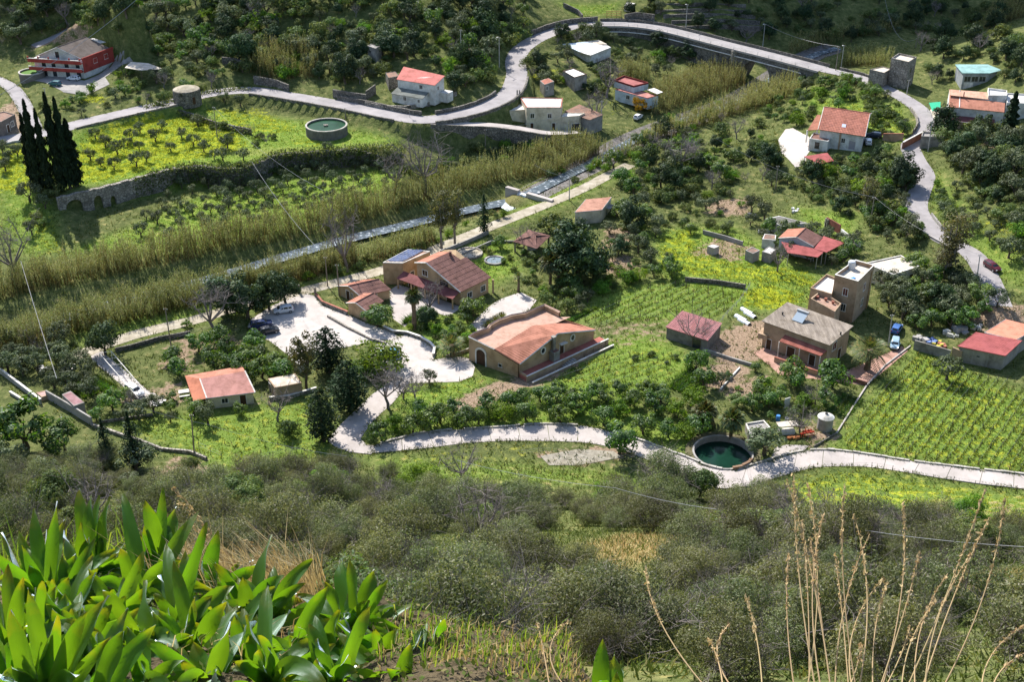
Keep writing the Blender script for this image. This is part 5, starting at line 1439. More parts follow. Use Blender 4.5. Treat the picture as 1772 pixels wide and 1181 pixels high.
def red_cluster():
 g = .9
 def P(x,y,h): return onz(1270+x / 5.37,350+y / 5.37,g + h)
 A,B = P(425,330,2.9),P(735,405,2.9);bk = P(815,325,2.9)
 dv = V3(bk[0] - B[0],bk[1] - B[1],0)
 root,ring,F,g = house('red_roofed_cottage','pale cottage with salmon and brown gable among red sheet canopies','house',V3(A[0],A[1],g),V3(B[0],B[1],g),dv,2.9,white_wall,g=g)
 apex = up((ring[0] + ring[1]) / 2,350+325/5.37) - g
 gable(root,ring,g,2.8,max(3.8,apex),mat('bluish_render',(.5,.5,.56),(.42,.42,.48),.5),tile_brown,'depth',.25,.38,roof2=tile_salmon)
 window(root,F['front'],F['front'].len * .4,1,1,1);door(root,F['front'],F['front'].len * .7,1,2)
 for pts,m_,lab in ((((745,432,2.7),(860,467,2.5),(1030,377,2.6),(832,315,2.8)),sheet_red,'larger red sheet canopy right of the cottage gable'),(((440,367,2.7),(500,470,2.3),(780,512,2.3),(832,466,2.5),(735,428,2.7)),sheet_red,'long red sheet canopy in front of the cottage')):
  Q = [P(*p) for p in pts];m = np.mean(Q,0);r = thing('sheet_canopy',lab,'canopy',(m[0],m[1],g))
  mb = MB();mb.slab(Q,.1);mb.build('roof',m_,r)
  for q in Q:
   mb = MB();mb.box((q[0] + (m[0] - q[0]) * .05,q[1] + (m[1] - q[1]) * .05,float(H(q[0],q[1])) - .2),.15,.15,q[2] - float(H(q[0],q[1])) + .1);mb.build('post',galv,r)
  block(Q)
 q = [onz(1290+i,0,0) for i in range(1)]
 r2,rg,fc,_ = box_building('tool_shed','long grey shed with bitumen roof above the red canopies','shed',[(1325,379),(1348,374),(1396.6,386),(1353.8,392)],2.4,white_wall,mat('bitumen',(.2,.19,.18),(.13,.125,.12),.8,.9),.05)
 for x in (.2,.5): window(r2,facing(fc)[0],facing(fc)[0].len * x,1,1,.7)
 box_building('cistern_block','square concrete block with brown top left of the red canopies','block',[(1290,434),(1302,428),(1315,434),(1303,440)],2.2,concrete2,rust_sheet,.1)
 box_building('cistern_block','pale concrete block next to the red front canopy','block',[(1319,436),(1330,427),(1343,432),(1334,441)],2.2,concrete2,white_roof,.1)
 box_building('pump_box','lone square concrete box with pale lid in the rough grass','block',[(1224,426),(1234,423),(1245,426),(1236,430)],1.8,concrete,white_roof,.0)
 box_building('lean_to','small brown-roofed lean-to left of the cottage','hut',[(1319,414),(1323,405),(1343,407),(1342,416)],2.2,white_wall,rust_sheet,.05)
red_cluster()
r_,rg_,fc_,g_ = box_building('flat_house','low house with broad pale flat roof behind the tower house','house',[(1497,457),(1558.6,443.5),(1591,462),(1546,477)],3.2,cream_wall,pale_roof,.15,cop=trim_white)
window(r_,facing(fc_)[0],2,1,1.2,1.2);door(r_,facing(fc_)[0],5,1.2,2)
box_building('plot_shed','low purple roofed shed behind the left boundary wall','shed',[(107,683),(122,677),(146,697),(128,703)],2.1,grey_wall,roofmat('purple_sheet',(.33,.19,.2),(.26,.15,.16),.5),.0,g=0.0)
box_building('roof_terrace_wall','small pinkish terrace block at the end of the left boundary wall','block',[(62,680),(80,676),(86,684),(72,688)],.8,tan_wall,roofmat('pinkish',(.5,.33,.3),(.42,.27,.25),.5),.05,g=0.0)
r_,rg_,fc_,g_ = box_building('gatehouse_block','roofless grey block enclosure beside the right road','block',[(1594,238),(1634,240),(1632,232),(1596,230)],2.4,grey_wall,concrete2,.4)
box_building('shrine_block','pale block at the top end of the lane behind the bridge','block',[(1080,10),(1094,12),(1100,4),(1088,0)],4,white_wall,white_roof,.1)
# bridge and walls
def bridge():
 P = np.array(BRIDGE);n = len(P)
 root = thing('stone_bridge','long stone road bridge with one arch and pale railings over the river','bridge',P[n // 2])
 hw = 3.2
 L,R,nrm = strip_poly(P,hw)                # L = far side, R = camera side
 if np.linalg.norm(L[n // 2]) < np.linalg.norm(R[n // 2]): L,R = R,L
 s = np.concatenate([[0],np.cumsum(np.linalg.norm(np.diff(P[:,:2],axis=0),axis=1))])
 def skin(k0,k1,zt,zb,Q0,Q1,name,m):
  mb = MB()
  for i in range(k0,k1):
   a,b = Q0[i],Q0[i + 1];c,d = Q1[i + 1],Q1[i]
   mb.hexa([(a[0],a[1],zb(i)),(b[0],b[1],zb(i + 1)),(c[0],c[1],zb(i + 1)),(d[0],d[1],zb(i))],[(a[0],a[1],zt(i)),(b[0],b[1],zt(i + 1)),(c[0],c[1],zt(i + 1)),(d[0],d[1],zt(i))])
  return mb.build(name,m,root)
 # arch: opening found by pixel column
 px,_,_ = proj(np.column_stack([R,P[:,2] - 4]))
 ia = int(np.argmin(abs(px - 1283)));ib = int(np.argmin(abs(px - 1340)))
 g = H(P[:,0],P[:,1])
 def zb(i):
  if ia <= i <= ib:
   t = (i - (ia + ib) / 2) / ((ib - ia) / 2)
   return P[i,2] - 1.6-(1-math.sqrt(max(0,1-t * t))) * (P[i,2] - 1.6-min(g[i],2)) * .98
  return min(g[i],P[i,2] - 1) - 1.5
 skin(0,n - 1,lambda i: P[i,2] - .25,zb,L,R,'stone_wall',stone)
 skin(0,n - 1,lambda i: P[i,2],lambda i: P[i,2] - .24,L,R,'deck',concrete2)
 L2,R2,_ = strip_poly(P,hw + .25)
 if np.linalg.norm(L2[n // 2]) < np.linalg.norm(R2[n // 2]): L2,R2 = R2,L2
 skin(0,n - 1,lambda i: P[i,2] + .9,lambda i: P[i,2] - .5,L,L2,'parapet',stone)
 skin(0,n - 1,lambda i: P[i,2] + .22,lambda i: P[i,2] - .35,R2,R,'kerb',concrete)
 Li,Ri,_ = strip_poly(P,hw - 1.0)
 if np.linalg.norm(Li[n // 2]) < np.linalg.norm(Ri[n // 2]): Li,Ri = Ri,Li
 mb = MB()
 for i in range(0,n - 1,2):
  mb.tube([(R2[i][0],R2[i][1],P[i,2] + .2),(R2[i][0],R2[i][1],P[i,2] + 1.1)],.05,4)
 for z in (.65,1.1): mb.tube([(q[0],q[1],p[2] + z) for q,p in zip(R2,P)],.045,4)
 mb.build('railing',trim_white,root)
 mb = MB();R3,_,_ = strip_poly(P,hw + .45)
 _,R4,_ = strip_poly(P,hw + .5)
 Q = R4 if np.linalg.norm(R4[n // 2]) < np.linalg.norm(L2[n // 2]) else R3
 mb.tube([(q[0],q[1],p[2] - 1.7) for q,p in zip(Q,P)][:n - 3],.16,6);mb.build('water_pipe',trim_white,root)
 # the roadway on it
 me = MB();a,b,_ = strip_poly(P,2.6)
 for i in range(n - 1): me.poly([(b[i][0],b[i][1],P[i,2] + .012),(b[i + 1][0],b[i + 1][1],P[i + 1,2] + .012),(a[i + 1][0],a[i + 1][1],P[i + 1,2] + .012),(a[i][0],a[i][1],P[i,2] + .012)])
 me.build('roadway',asphalt,root)
 ip = int(np.argmin(abs(px - 1267)));c = R[ip]
 mb = MB();mb.box((c[0],c[1] - .3,g[ip] - 1),1.6,1.2,P[ip,2] - g[ip] + .9,.3);mb.build('buttress',stone_pale,root)
 block(np.concatenate([L2,R2[::-1]]))
bridge()
def edge(path,hw,side,i0=0,i1=None):
 a,b,_ = strip_poly(path,hw)
 q = a if side > 0 else b
 return [V3(p[0],p[1],z) for p,z in zip(q,np.array(path)[:,2])][i0:i1]
def part_path(path,px0,px1):
 px = proj(np.array(path))[0]
 k = np.where((px >= px0) & (px <= px1))[0]
 return path[k.min():k.max() + 1]
def retaining(path,hw,label,h=.35,m=stone,th=.5,lift=-1.5,near=True,name='retaining_wall',jag=.12):
 P = np.array(path);a,b,_ = strip_poly(P,hw)
 q = a if (np.linalg.norm(a[len(a) // 2]) < np.linalg.norm(b[len(b) // 2])) == near else b
 c = q + (q - P[:,:2]) / hw * 1.2
 gz = H(c[:,0],c[:,1])
 base = np.minimum(gz - .3,P[:,2] - .3)
 pts = [V3(x,y,z) for (x,y),z in zip(q,P[:,2] + h)]
 mb = MB();n = len(pts);d = (q - P[:,:2]) / hw
 for i in range(n - 1):
  i2 = i + 1
  o0,o1 = q[i] + d[i] * th,q[i2] + d[i2] * th
  j0,j1 = (RNG.random(2) - .5) * jag
  mb.hexa([(q[i][0],q[i][1],base[i]),(q[i2][0],q[i2][1],base[i2]),(o1[0],o1[1],base[i2]),(o0[0],o0[1],base[i])],
    [(q[i][0],q[i][1],pts[i][2] + j0),(q[i2][0],q[i2][1],pts[i2][2] + j0),(o1[0],o1[1],pts[i2][2] + j0),(o0[0],o0[1],pts[i][2] + j0)])
 o = mb.build(name,m);setp(o,label,'wall');return o
retaining(part_path(ROAD,440,700),RW + .1,'long stone retaining wall under the upper road behind the round tank',.35)
retaining(part_path(ROAD,745,905)[:-14],RW + .1,'stone retaining wall rising beside the road curve left of the cream house',.5)
retaining(part_path(BR2,700,960),1.6,'shaded stone wall below the lane to the cream house',.1,stone)
retaining(part_path(ROAD,560,730),RW + .1,'low stone wall on the uphill side of the road before the white house',1.2,near=False)
retaining(part_path(ROAD,760,900)[:-20],RW + .1,'earth-coloured retaining wall on the inside of the road curve',1.0,near=False)
retaining(part_path(ROAD,120,300),RW + .1,'low pale wall along the left road above the flowering meadow',.4,stone_pale,.35)
retaining(part_path(ROAD,-60,60),RW + .1,'low pale wall at the left edge below the road',.4,white_wall,.3)
retaining(part_path(ROAD,930,1045),RW + .1,'stone wall on the uphill side of the road before the bridge',1.6,near=False)
retaining(part_path(ROAD2,1440,1500)[:20],2.7,'dark parapet wall on the far side of the road after the bridge',.7,near=False,th=.4)
a_,b_,_ = strip_poly(ROAD2,2.65)
def road2wall(i0,i1,side,label,h,m,th=.3):
 px = proj(np.array(ROAD2))[1]
 k = np.where((px >= i0) & (px <= i1))[0];q = (a_ if side else b_)[k]
 wall_path('roadside_wall',label,'wall',[V3(p[0],p[1],z) for p,z in zip(q[::3],np.array(ROAD2)[k][::3,2])],h,th,m)
road2wall(352,438,0 if a_[len(a_) // 2][0] > b_[len(b_) // 2][0] else 1,'pale kerb wall curling round the right side of the right-hand road',.5,concrete)
road2wall(372,432,1 if a_[len(a_) // 2][0] > b_[len(b_) // 2][0] else 0,'low concrete wall on the left of the right-hand road',.6,concrete2)
road2wall(190,240,0 if a_[len(a_) // 2][0] > b_[len(b_) // 2][0] else 1,'cream stone wall between road and pink drive of the salmon-roofed house',.9,stone_pale)
def arch_wall():
 W = np.array(resample(WALL,1.0));n = len(W)
 root = thing('arched_terrace_wall','old stone terrace wall with arches at its left end below the cypresses','wall',(W[n // 3][0],W[n // 3][1],.5))
 W = W.copy()
 t = np.gradient(W[:,:2],axis=0);t /= np.linalg.norm(t,axis=1)[:,None];nr = np.stack([t[:,1],-t[:,0]],-1)
 s = np.concatenate([[0],np.cumsum(np.linalg.norm(np.diff(W[:,:2],axis=0),axis=1))])
 px = proj(W)[0]
 k1 = int(np.argmin(abs(px - 300)))
 def quad(mb,s0,s1,zb0,zb1,zt,o0=.15,o1=1.1):
  def P(x): return np.array([np.interp(x,s,W[:,0]),np.interp(x,s,W[:,1])]),np.array([np.interp(x,s,nr[:,0]),np.interp(x,s,nr[:,1])])
  (p0,n0),(p1,n1) = P(s0),P(s1)
  a,b,c,d = p0+n0*o0,p1+n1*o0,p1+n1*o1,p0+n0*o1
  mb.hexa([(d[0],d[1],zb0),(c[0],c[1],zb1),(b[0],b[1],zb1),(a[0],a[1],zb0)],[(d[0],d[1],zt),(c[0],c[1],zt),(b[0],b[1],zt),(a[0],a[1],zt)])
 mb = MB();S1 = s[k1]
 arches = [(1.6,5.6,4.0),(8.2,10.4,3.6),(12.2,13.6,2.6)]
 x = 0.0
 while x < S1:
  hit = [a for a in arches if a[0] - 1e-6 <= x < a[1] - 1e-6]
  zt = 5.55+.12*math.sin(x * 1.7) + RNG.random() * .12
  if hit:
   a0,a1,hh = hit[0];e = min(x + .25,a1)
   f = lambda q: .3+hh * (.55+.45*math.sqrt(max(0,1-((q - (a0+a1) / 2) / ((a1-a0) / 2)) ** 2)))
   quad(mb,x,e,f(x + .01),f(e - .01),zt)
  else:
   nx = min([a[0] for a in arches if a[0] > x + 1e-6] + [x + 1.0,S1]);e = nx
   quad(mb,x,e,-.8,-.8,zt)
  x = e
 mb.build('arcade',stone_pale,root)
 mb = MB();quad(mb,1.2,14.5,-.8,-.8,5.0,-.9,-.7);mb.build('back_wall',stone,root)
 mb = MB()
 x = S1
 while x < s[-1] - 2:
  e = min(x + 1.2,s[-1]);fade = 1-max(0,(x - s[-1] * .85) / (s[-1] * .15));quad(mb,x,e,-1,-1,.5+(4.7+RNG.random() * .3) * fade);x = e
 mb.build('plain_stretch',stone,root)
arch_wall()
def wpx(px,z=None): return [V3(*(gnd(x,y) if z is None else onz(x,y,z))) for x,y in px]
wall_path('boundary_wall','tall grey boundary wall stepping down left of the purple shed','wall',wpx([(82,690),(120,712),(160,737)],0),1.7,.3,concrete2)
wall_path('boundary_wall','pale coping-topped boundary wall running to the left picture edge','wall',wpx([(-20,630),(30,668),(72,700)],0),1.0,.3,concrete2,cap=trim_white)
wall_path('boundary_wall','lower parallel wall with white coping at the left picture edge','wall',wpx([(18,682),(58,707)],0),.5,.3,concrete2,cap=trim_white)
wall_path('boundary_wall','low whitish stone wall curving down between field and scrub on the left','wall',wpx([(160,738),(215,757),(232,762),(280,780),(330,785),(358,797)]),.55,.4,stone_pale,jag=.12)
wall_path('garden_wall','low stone wall on the shady side of the allotments by the track','wall',wpx([(200,610),(230,603),(275,590),(330,580)],0),.9,.3,stone)
wall_path('garden_wall','low pale wall behind the tan block hut','wall',wpx([(466,693),(500,690),(548,676)],0),.6,.3,stone_pale,cap=trim_white)
wall_path('garden_wall','short kerb wall between allotment and field left of the salmon shed','wall',wpx([(176,733),(215,727),(265,720)],0),.5,.3,stone_pale)
wall_path('car_park_wall','low wall with coping from the gate down to the annexes','wall',wpx([(545,511),(558,527),(602,545)],0),.7,.3,stone_pale,cap=tile_red)
wall_path('car_park_wall','low retaining kerb wall across the car park slope','wall',wpx([(567,549),(600,568),(640,588),(668,596)],0),.45,.3,stone_pale)
wall_path('garden_wall','curved low stone wall between villa garden and yard','wall',wpx([(664,569),(680,577),(704,579),(727,587),(744,597),(752,606),(750,618)],0),.6,.35,stone_pale,cap=trim_white)
wall_path('garden_wall','low wall between the palms and the arched door','wall',wpx([(772,620),(800,612),(812,607)],0),.6,.3,stone_pale)
wall_path('track_wall','long low grey wall between track and villa lawn','wall',wpx([(762,440),(800,425),(845,405)],0),.9,.3,concrete2)
wall_path('garden_wall','grey garden path wall around the lawn behind the villa','wall',wpx([(800,442),(850,420),(890,420)],0),.5,.3,concrete2)
wall_path('field_wall','stone field wall along the far end of the middle vineyard','wall',wpx([(1185,487),(1240,492),(1290,500)],0),1.0,.35,stone)
wall_path('field_wall','low dark wall in front of the plum tree and red shed','wall',wpx([(1216,607),(1260,622),(1300,634)],0),.6,.3,concrete2)
wall_path('plot_wall','concrete wall with small steps left of the block houses','wall',wpx([(1216,405),(1255,415),(1285,425)]),1.0,.25,concrete2)
wall_path('gate_wall','maroon boarded fence wall between two pillars','wall',wpx([(1429,391),(1453,405)]),2.2,.25,mat('maroon_board',(.26,.10,.08),(.2,.08,.06),2))
wall_path('gate_wall','pale rendered wall continuing from the maroon fence','wall',wpx([(1455,406),(1470,418),(1488,428)]),1.4,.25,white_wall)
wall_path('drive_wall','tan wall with red coping at the road junction','wall',wpx([(1527,243),(1562,243)]),1.8,.3,tan_wall,cap=tile_red)
wall_path('drive_wall','brick-red wall dropping along the right-hand road','wall',wpx([(1561,258),(1594,240)]),1.8,.3,mat('brick_red',(.33,.15,.10),(.25,.12,.085),3),cap=trim_white)
wall_path('vineyard_wall','pale edging wall with fence on the left side of the right vineyard','wall',wpx([(1447,752),(1470,715),(1500,668),(1530,635),(1575,600)],0),.25,.25,concrete)
wall_path('plot_wall','low concrete edging leading to the round water tank','wall',wpx([(1408,775),(1425,765),(1447,752)],0),.35,.2,stone)
wall_path('plot_wall','white edging stones across the bare vegetable plot','wall',wpx([(1246,676),(1258,662),(1280,638)],0),.3,.25,white_wall)
wall_path('terrace_wall','brown garden wall below the date palm of the farmhouse','wall',wpx([(1455,655),(1480,662),(1500,668)],0),.8,.25,tile_brown)
wall_path('ruin_wall','broken stone wall with steps left of the white red-roofed house','wall',wpx([(577,168),(600,172),(634,176)]),2.2,.45,stone,jag=.2)
wall_path('ruin_wall','stone gable end remaining beside the broken wall','wall',wpx([(634,172),(650,162)]),3.2,.45,stone,hs=[2.4,4.2,2.6])
wall_path('garden_wall','curved pale stone wall below the white red-roofed house','wall',wpx([(632,182),(660,188),(700,190),(740,184),(775,172),(790,165)]),1.1,.4,stone_pale,jag=.1)
wall_path('meadow_wall','ivy-topped stone wall in the middle of the flowering meadow','wall',wpx([(270,182),(320,200),(380,220),(435,232)]),1.3,.5,stone,jag=.25)
wall_path('hill_wall','stone wall under the bamboo on the left hillside','wall',wpx([(440,143),(480,150),(500,158)]),2.0,.5,stone,jag=.2)
wall_path('hill_wall','stone wall by the lane at the top of the left hillside','wall',wpx([(385,110),(410,112),(428,122)]),2.0,.5,stone,jag=.2)
wall_path('garden_wall','stone garden wall round the lawn above the road bend','wall',wpx([(975,12),(1000,24),(1008,33)]),1.5,.4,stone)
wall_path('garden_wall','stone wall with dark gate above the bridge approach','wall',wpx([(1080,38),(1100,34),(1132,38)]),2.6,.4,stone)
for i,y in enumerate((12,22,30,40,50)):
 wall_path('terrace_step',['topmost','second','middle','fourth','lowest'][i] + ' dry-stone terrace step on the shaded hillside','wall',wpx([(1120 + 14 * i,y + 2),(1200 + 12 * i,y - 1),(1290 + 8 * i,y + 2)]),1.3,.5,stone,jag=.15)
# kerb stones along the near road
def kerbs():
 A = NR_TOP
 px,py,_ = proj(np.column_stack([A,np.zeros(len(A))]))
 for (p0,p1),lab in zip(((658,800),(800,905),(905,1010),(1080,1215),(1212,1262),(1262,1400),(1400,1580),(1580,1700),(1700,1980)),
                             ('grey stone kerb round the grassy wedge of the near road','low stone kerb under the first citrus trees','dark stone kerb under the citrus trees at the road bend','low stone kerb in shade before the round basin','stone kerb hugging the round basin','stacked pale stone kerb right of the basin','pale kerb at the corner of the right vineyard','pale kerb along the middle of the right vineyard','pale kerb at the right edge of the vineyard')):
  k = np.where((px >= p0) & (px < p1-3))[0]
  if len(k) < 3: continue
  Q = [V3(A[i][0],A[i][1],0) for i in k[::4]]
  r = thing('roadside_kerb',lab,'kerb',np.mean(Q,0));r.location[2] = 0
  Q2 = np.array(resample(Q,.5)) ;L = np.concatenate([[0],np.cumsum(np.linalg.norm(np.diff(Q2[:,:2],axis=0),axis=1))])
  x = 0
  while x < L[-1] - .3:
   w = 1.0+RNG.random() * .9;e = min(x + w - .06,L[-1])
   p = [np.interp(x,L,Q2[:,j]) for j in (0,1)];q = [np.interp(e,L,Q2[:,j]) for j in (0,1)]
   p,q = np.array(p),np.array(q);d = q - p;l = np.linalg.norm(d);d /= l + 1e-9;nn = np.array([-d[1],d[0]]) * (.2+RNG.random() * .06)
   h = .24+RNG.random() * .12
   mb = MB();off = (RNG.random(2) - .5) * .05
   mb.hexa([(*(p + off - nn),-.2),(*(q + off - nn),-.2),(*(q + off + nn),-.2),(*(p + off + nn),-.2)],[(*(p + off - nn * .8),h),(*(q + off - nn * .8),h),(*(q + off + nn * .8),h),(*(p + off + nn * .8),h)])
   mb.build('kerb_stone',stone_kerb,r)
   x += w
stone_kerb = mat('kerb_stone',(.50,.47,.43),(.30,.28,.25),1.4,.9,bump=.4)
kerbs()
# tanks, basin, weir
def tank(px,py,R,h,label,water,z=None,island=True):
 c = gnd(px,py) if z is None else onz(px,py,z);c[2] = float(H(c[0],c[1]))
 r = thing('water_tank',label,'tank',c)
 mb = MB();mb.lathe(c,[(R,-1),(R,h),(R - .35,h),(R - .35,h - .9)],40,cap=False);mb.build('wall',mat('tank_concrete',(.19,.175,.155),(.11,.10,.09),.8,.9,bump=.3),r)
 mb = MB();mb.lathe(c,[(R + .06,h - .18),(R + .06,h + .06),(R - .4,h + .06),(R - .4,h - .1)],40,cap=False);mb.build('rim',stone_kerb,r)
 mb = MB();mb.poly([(c[0] + (R - .34) * math.cos(a),c[1] + (R - .34) * math.sin(a),c[2] + h - .42) for a in np.linspace(0,2 * math.pi,40,endpoint=False)]);mb.build('water',water,r)
 if island:
  mb = MB();mb.box((c[0] - .2,c[1] + .3,c[2] + h - .6),1.1,.9,.5,.3);mb.build('inlet_block',stone_pale,r)
 block([c + V3((R + .5) * math.cos(a),(R + .5) * math.sin(a),0) for a in np.linspace(0,6.28,16)])
tank(566,232,5.5,2.6,'round concrete tank of dark green water on the lawn',tank_w,5.0)
tank(57,137,3.6,1.8,'round tank filled with bright green duckweed below the red house',weed_w,8.4,False)
def basin():
 c = BASIN
 r = thing('irrigation_basin','sunken round basin of dark green water beside the concrete road','basin',(c[0],c[1],0))
 mb = MB();R = BASIN_R
 mb.lathe((c[0],c[1],0),[(R + .3,-3),(R + .3,.22),(R,.22),(R,-3)],48,cap=False);mb.build('wall',concrete2,r)
 mb = MB();mb.poly([(c[0] + (R + .01) * math.cos(a),c[1] + (R + .01) * math.sin(a),-.95) for a in np.linspace(0,2 * math.pi,48,endpoint=False)]);mb.build('water',pool_w,r)
 mb = MB();k = 48
 for i in range(k):
  a,b = 2*math.pi * i / k,2*math.pi * (i + 1) / k
  mb.poly([(c[0] + q * math.cos(t),c[1] + q * math.sin(t),z) for q,t,z in ((R + .29,a,.03),(R + 1.5,a,.012),(R + 1.5,b,.012),(R + .29,b,.03))])
 mb.build('earth_rim',mat('dark_earth',(.16,.14,.08),(.09,.085,.045),1.5),r)
 mb = MB()
 for i in range(10):
  a,b = math.radians(-80+5.2*i),math.radians(-80+5.2*i + 5.0);z = .5+RNG.random() * .15
  q = [(c[0] + s_ * math.cos(t),c[1] + s_ * math.sin(t)) for s_,t in ((R - .05,a),(R + .4,a),(R + .4,b),(R - .05,b))];mb.prism(q,.1,z)
 mb.build('front_wall',mat('brown_block',(.27,.17,.11),(.2,.13,.09),2,bump=.3),r)
 block([c + V3((R + .8) * math.cos(a),(R + .8) * math.sin(a),0) for a in np.linspace(0,6.28,16)])
 # sluice trough behind it
 q = [onz(x,y,1.6) for x,y in ((1290,733),(1322,728),(1333,740),(1300,758))];m = np.mean(q,0)
 t = thing('concrete_trough','raised concrete trough between basin and olive bush','trough',(m[0],m[1],0))
 ring = ccw([V3(p[0],p[1],0) for p in q]);walls(t,ring,0,1.35,grey_wall);flat_roof(t,ring,1.36,concrete2,trim_white,.3,.2);block(q)
basin()
def weir():
 p = onz(905,341,-1.0);d = RIVER_UP[3] - RIVER_UP[0];d[2] = 0;d /= np.linalg.norm(d);n = V3(-d[1],d[0],0)
 r = thing('weir','concrete weir with a small white waterfall in the river','weir',p)
 mb = MB();z = -.1
 for a,b,zt in ((-9,-1.3,.5),(1.3,5.2,.5),(-1.3,1.3,-.22)):
  q = [p + n * a - d * .5,p + n * b - d * .5,p + n * b + d * .6,p + n * a + d * .6];mb.prism(ccw(q),-3.5,zt)
 mb.build('concrete_sill',concrete,r)
 mf = MB()
 for i in range(12):
  a = -1.3+2.6*i / 12;b = a + .24
  q0,q1 = p + n * a,p + n * b
  mf.poly([tuple(q0+d * .5+UP * .84),tuple(q1+d * .5+UP * .84),tuple(q1-d * .62+UP * .82),tuple(q0-d * .62+UP * .82)])
  mf.poly([tuple(q0-d * .62+UP * .82),tuple(q1-d * .62+UP * .82),tuple(q1-d * (1.0+.1*(i % 3)) - UP * .7),tuple(q0-d * (1.0+.1*(i % 3)) - UP * .7)])
 mf.build('falling_water',mat('white_water',(.8,.82,.84),(.55,.6,.65),3,.4),r)
 mf = MB();mf.poly([tuple(p + n * a - d * b - UP * .82) for a,b in ((-2.4,1),(-3.0,4),(-1.5,8),(1.4,7),(2.6,4),(2.0,1))][::-1]);mf.build('foam',mat('foam',(.78,.8,.82),(.25,.3,.34),1.6,.5),r)
weir()
def cistern():
 c = onz(1426.5,742,0)
 r = thing('white_cistern','upright concrete cistern with white domed lid beside the vineyard','cistern',c)
 mb = MB();mb.lathe(c,[(1.3,-.2),(1.3,2.3)],20);mb.build('wall',concrete2,r)
 mb = MB();mb.lathe(c,[(1.42,2.28),(1.42,2.42),(.9,2.75),(.3,2.95)],20);mb.build('lid',white_wall,r)
 mb = MB();mb.lathe(c,[(.25,2.9),(.25,3.15)],10);mb.build('hatch',metal_dark,r)
cistern()
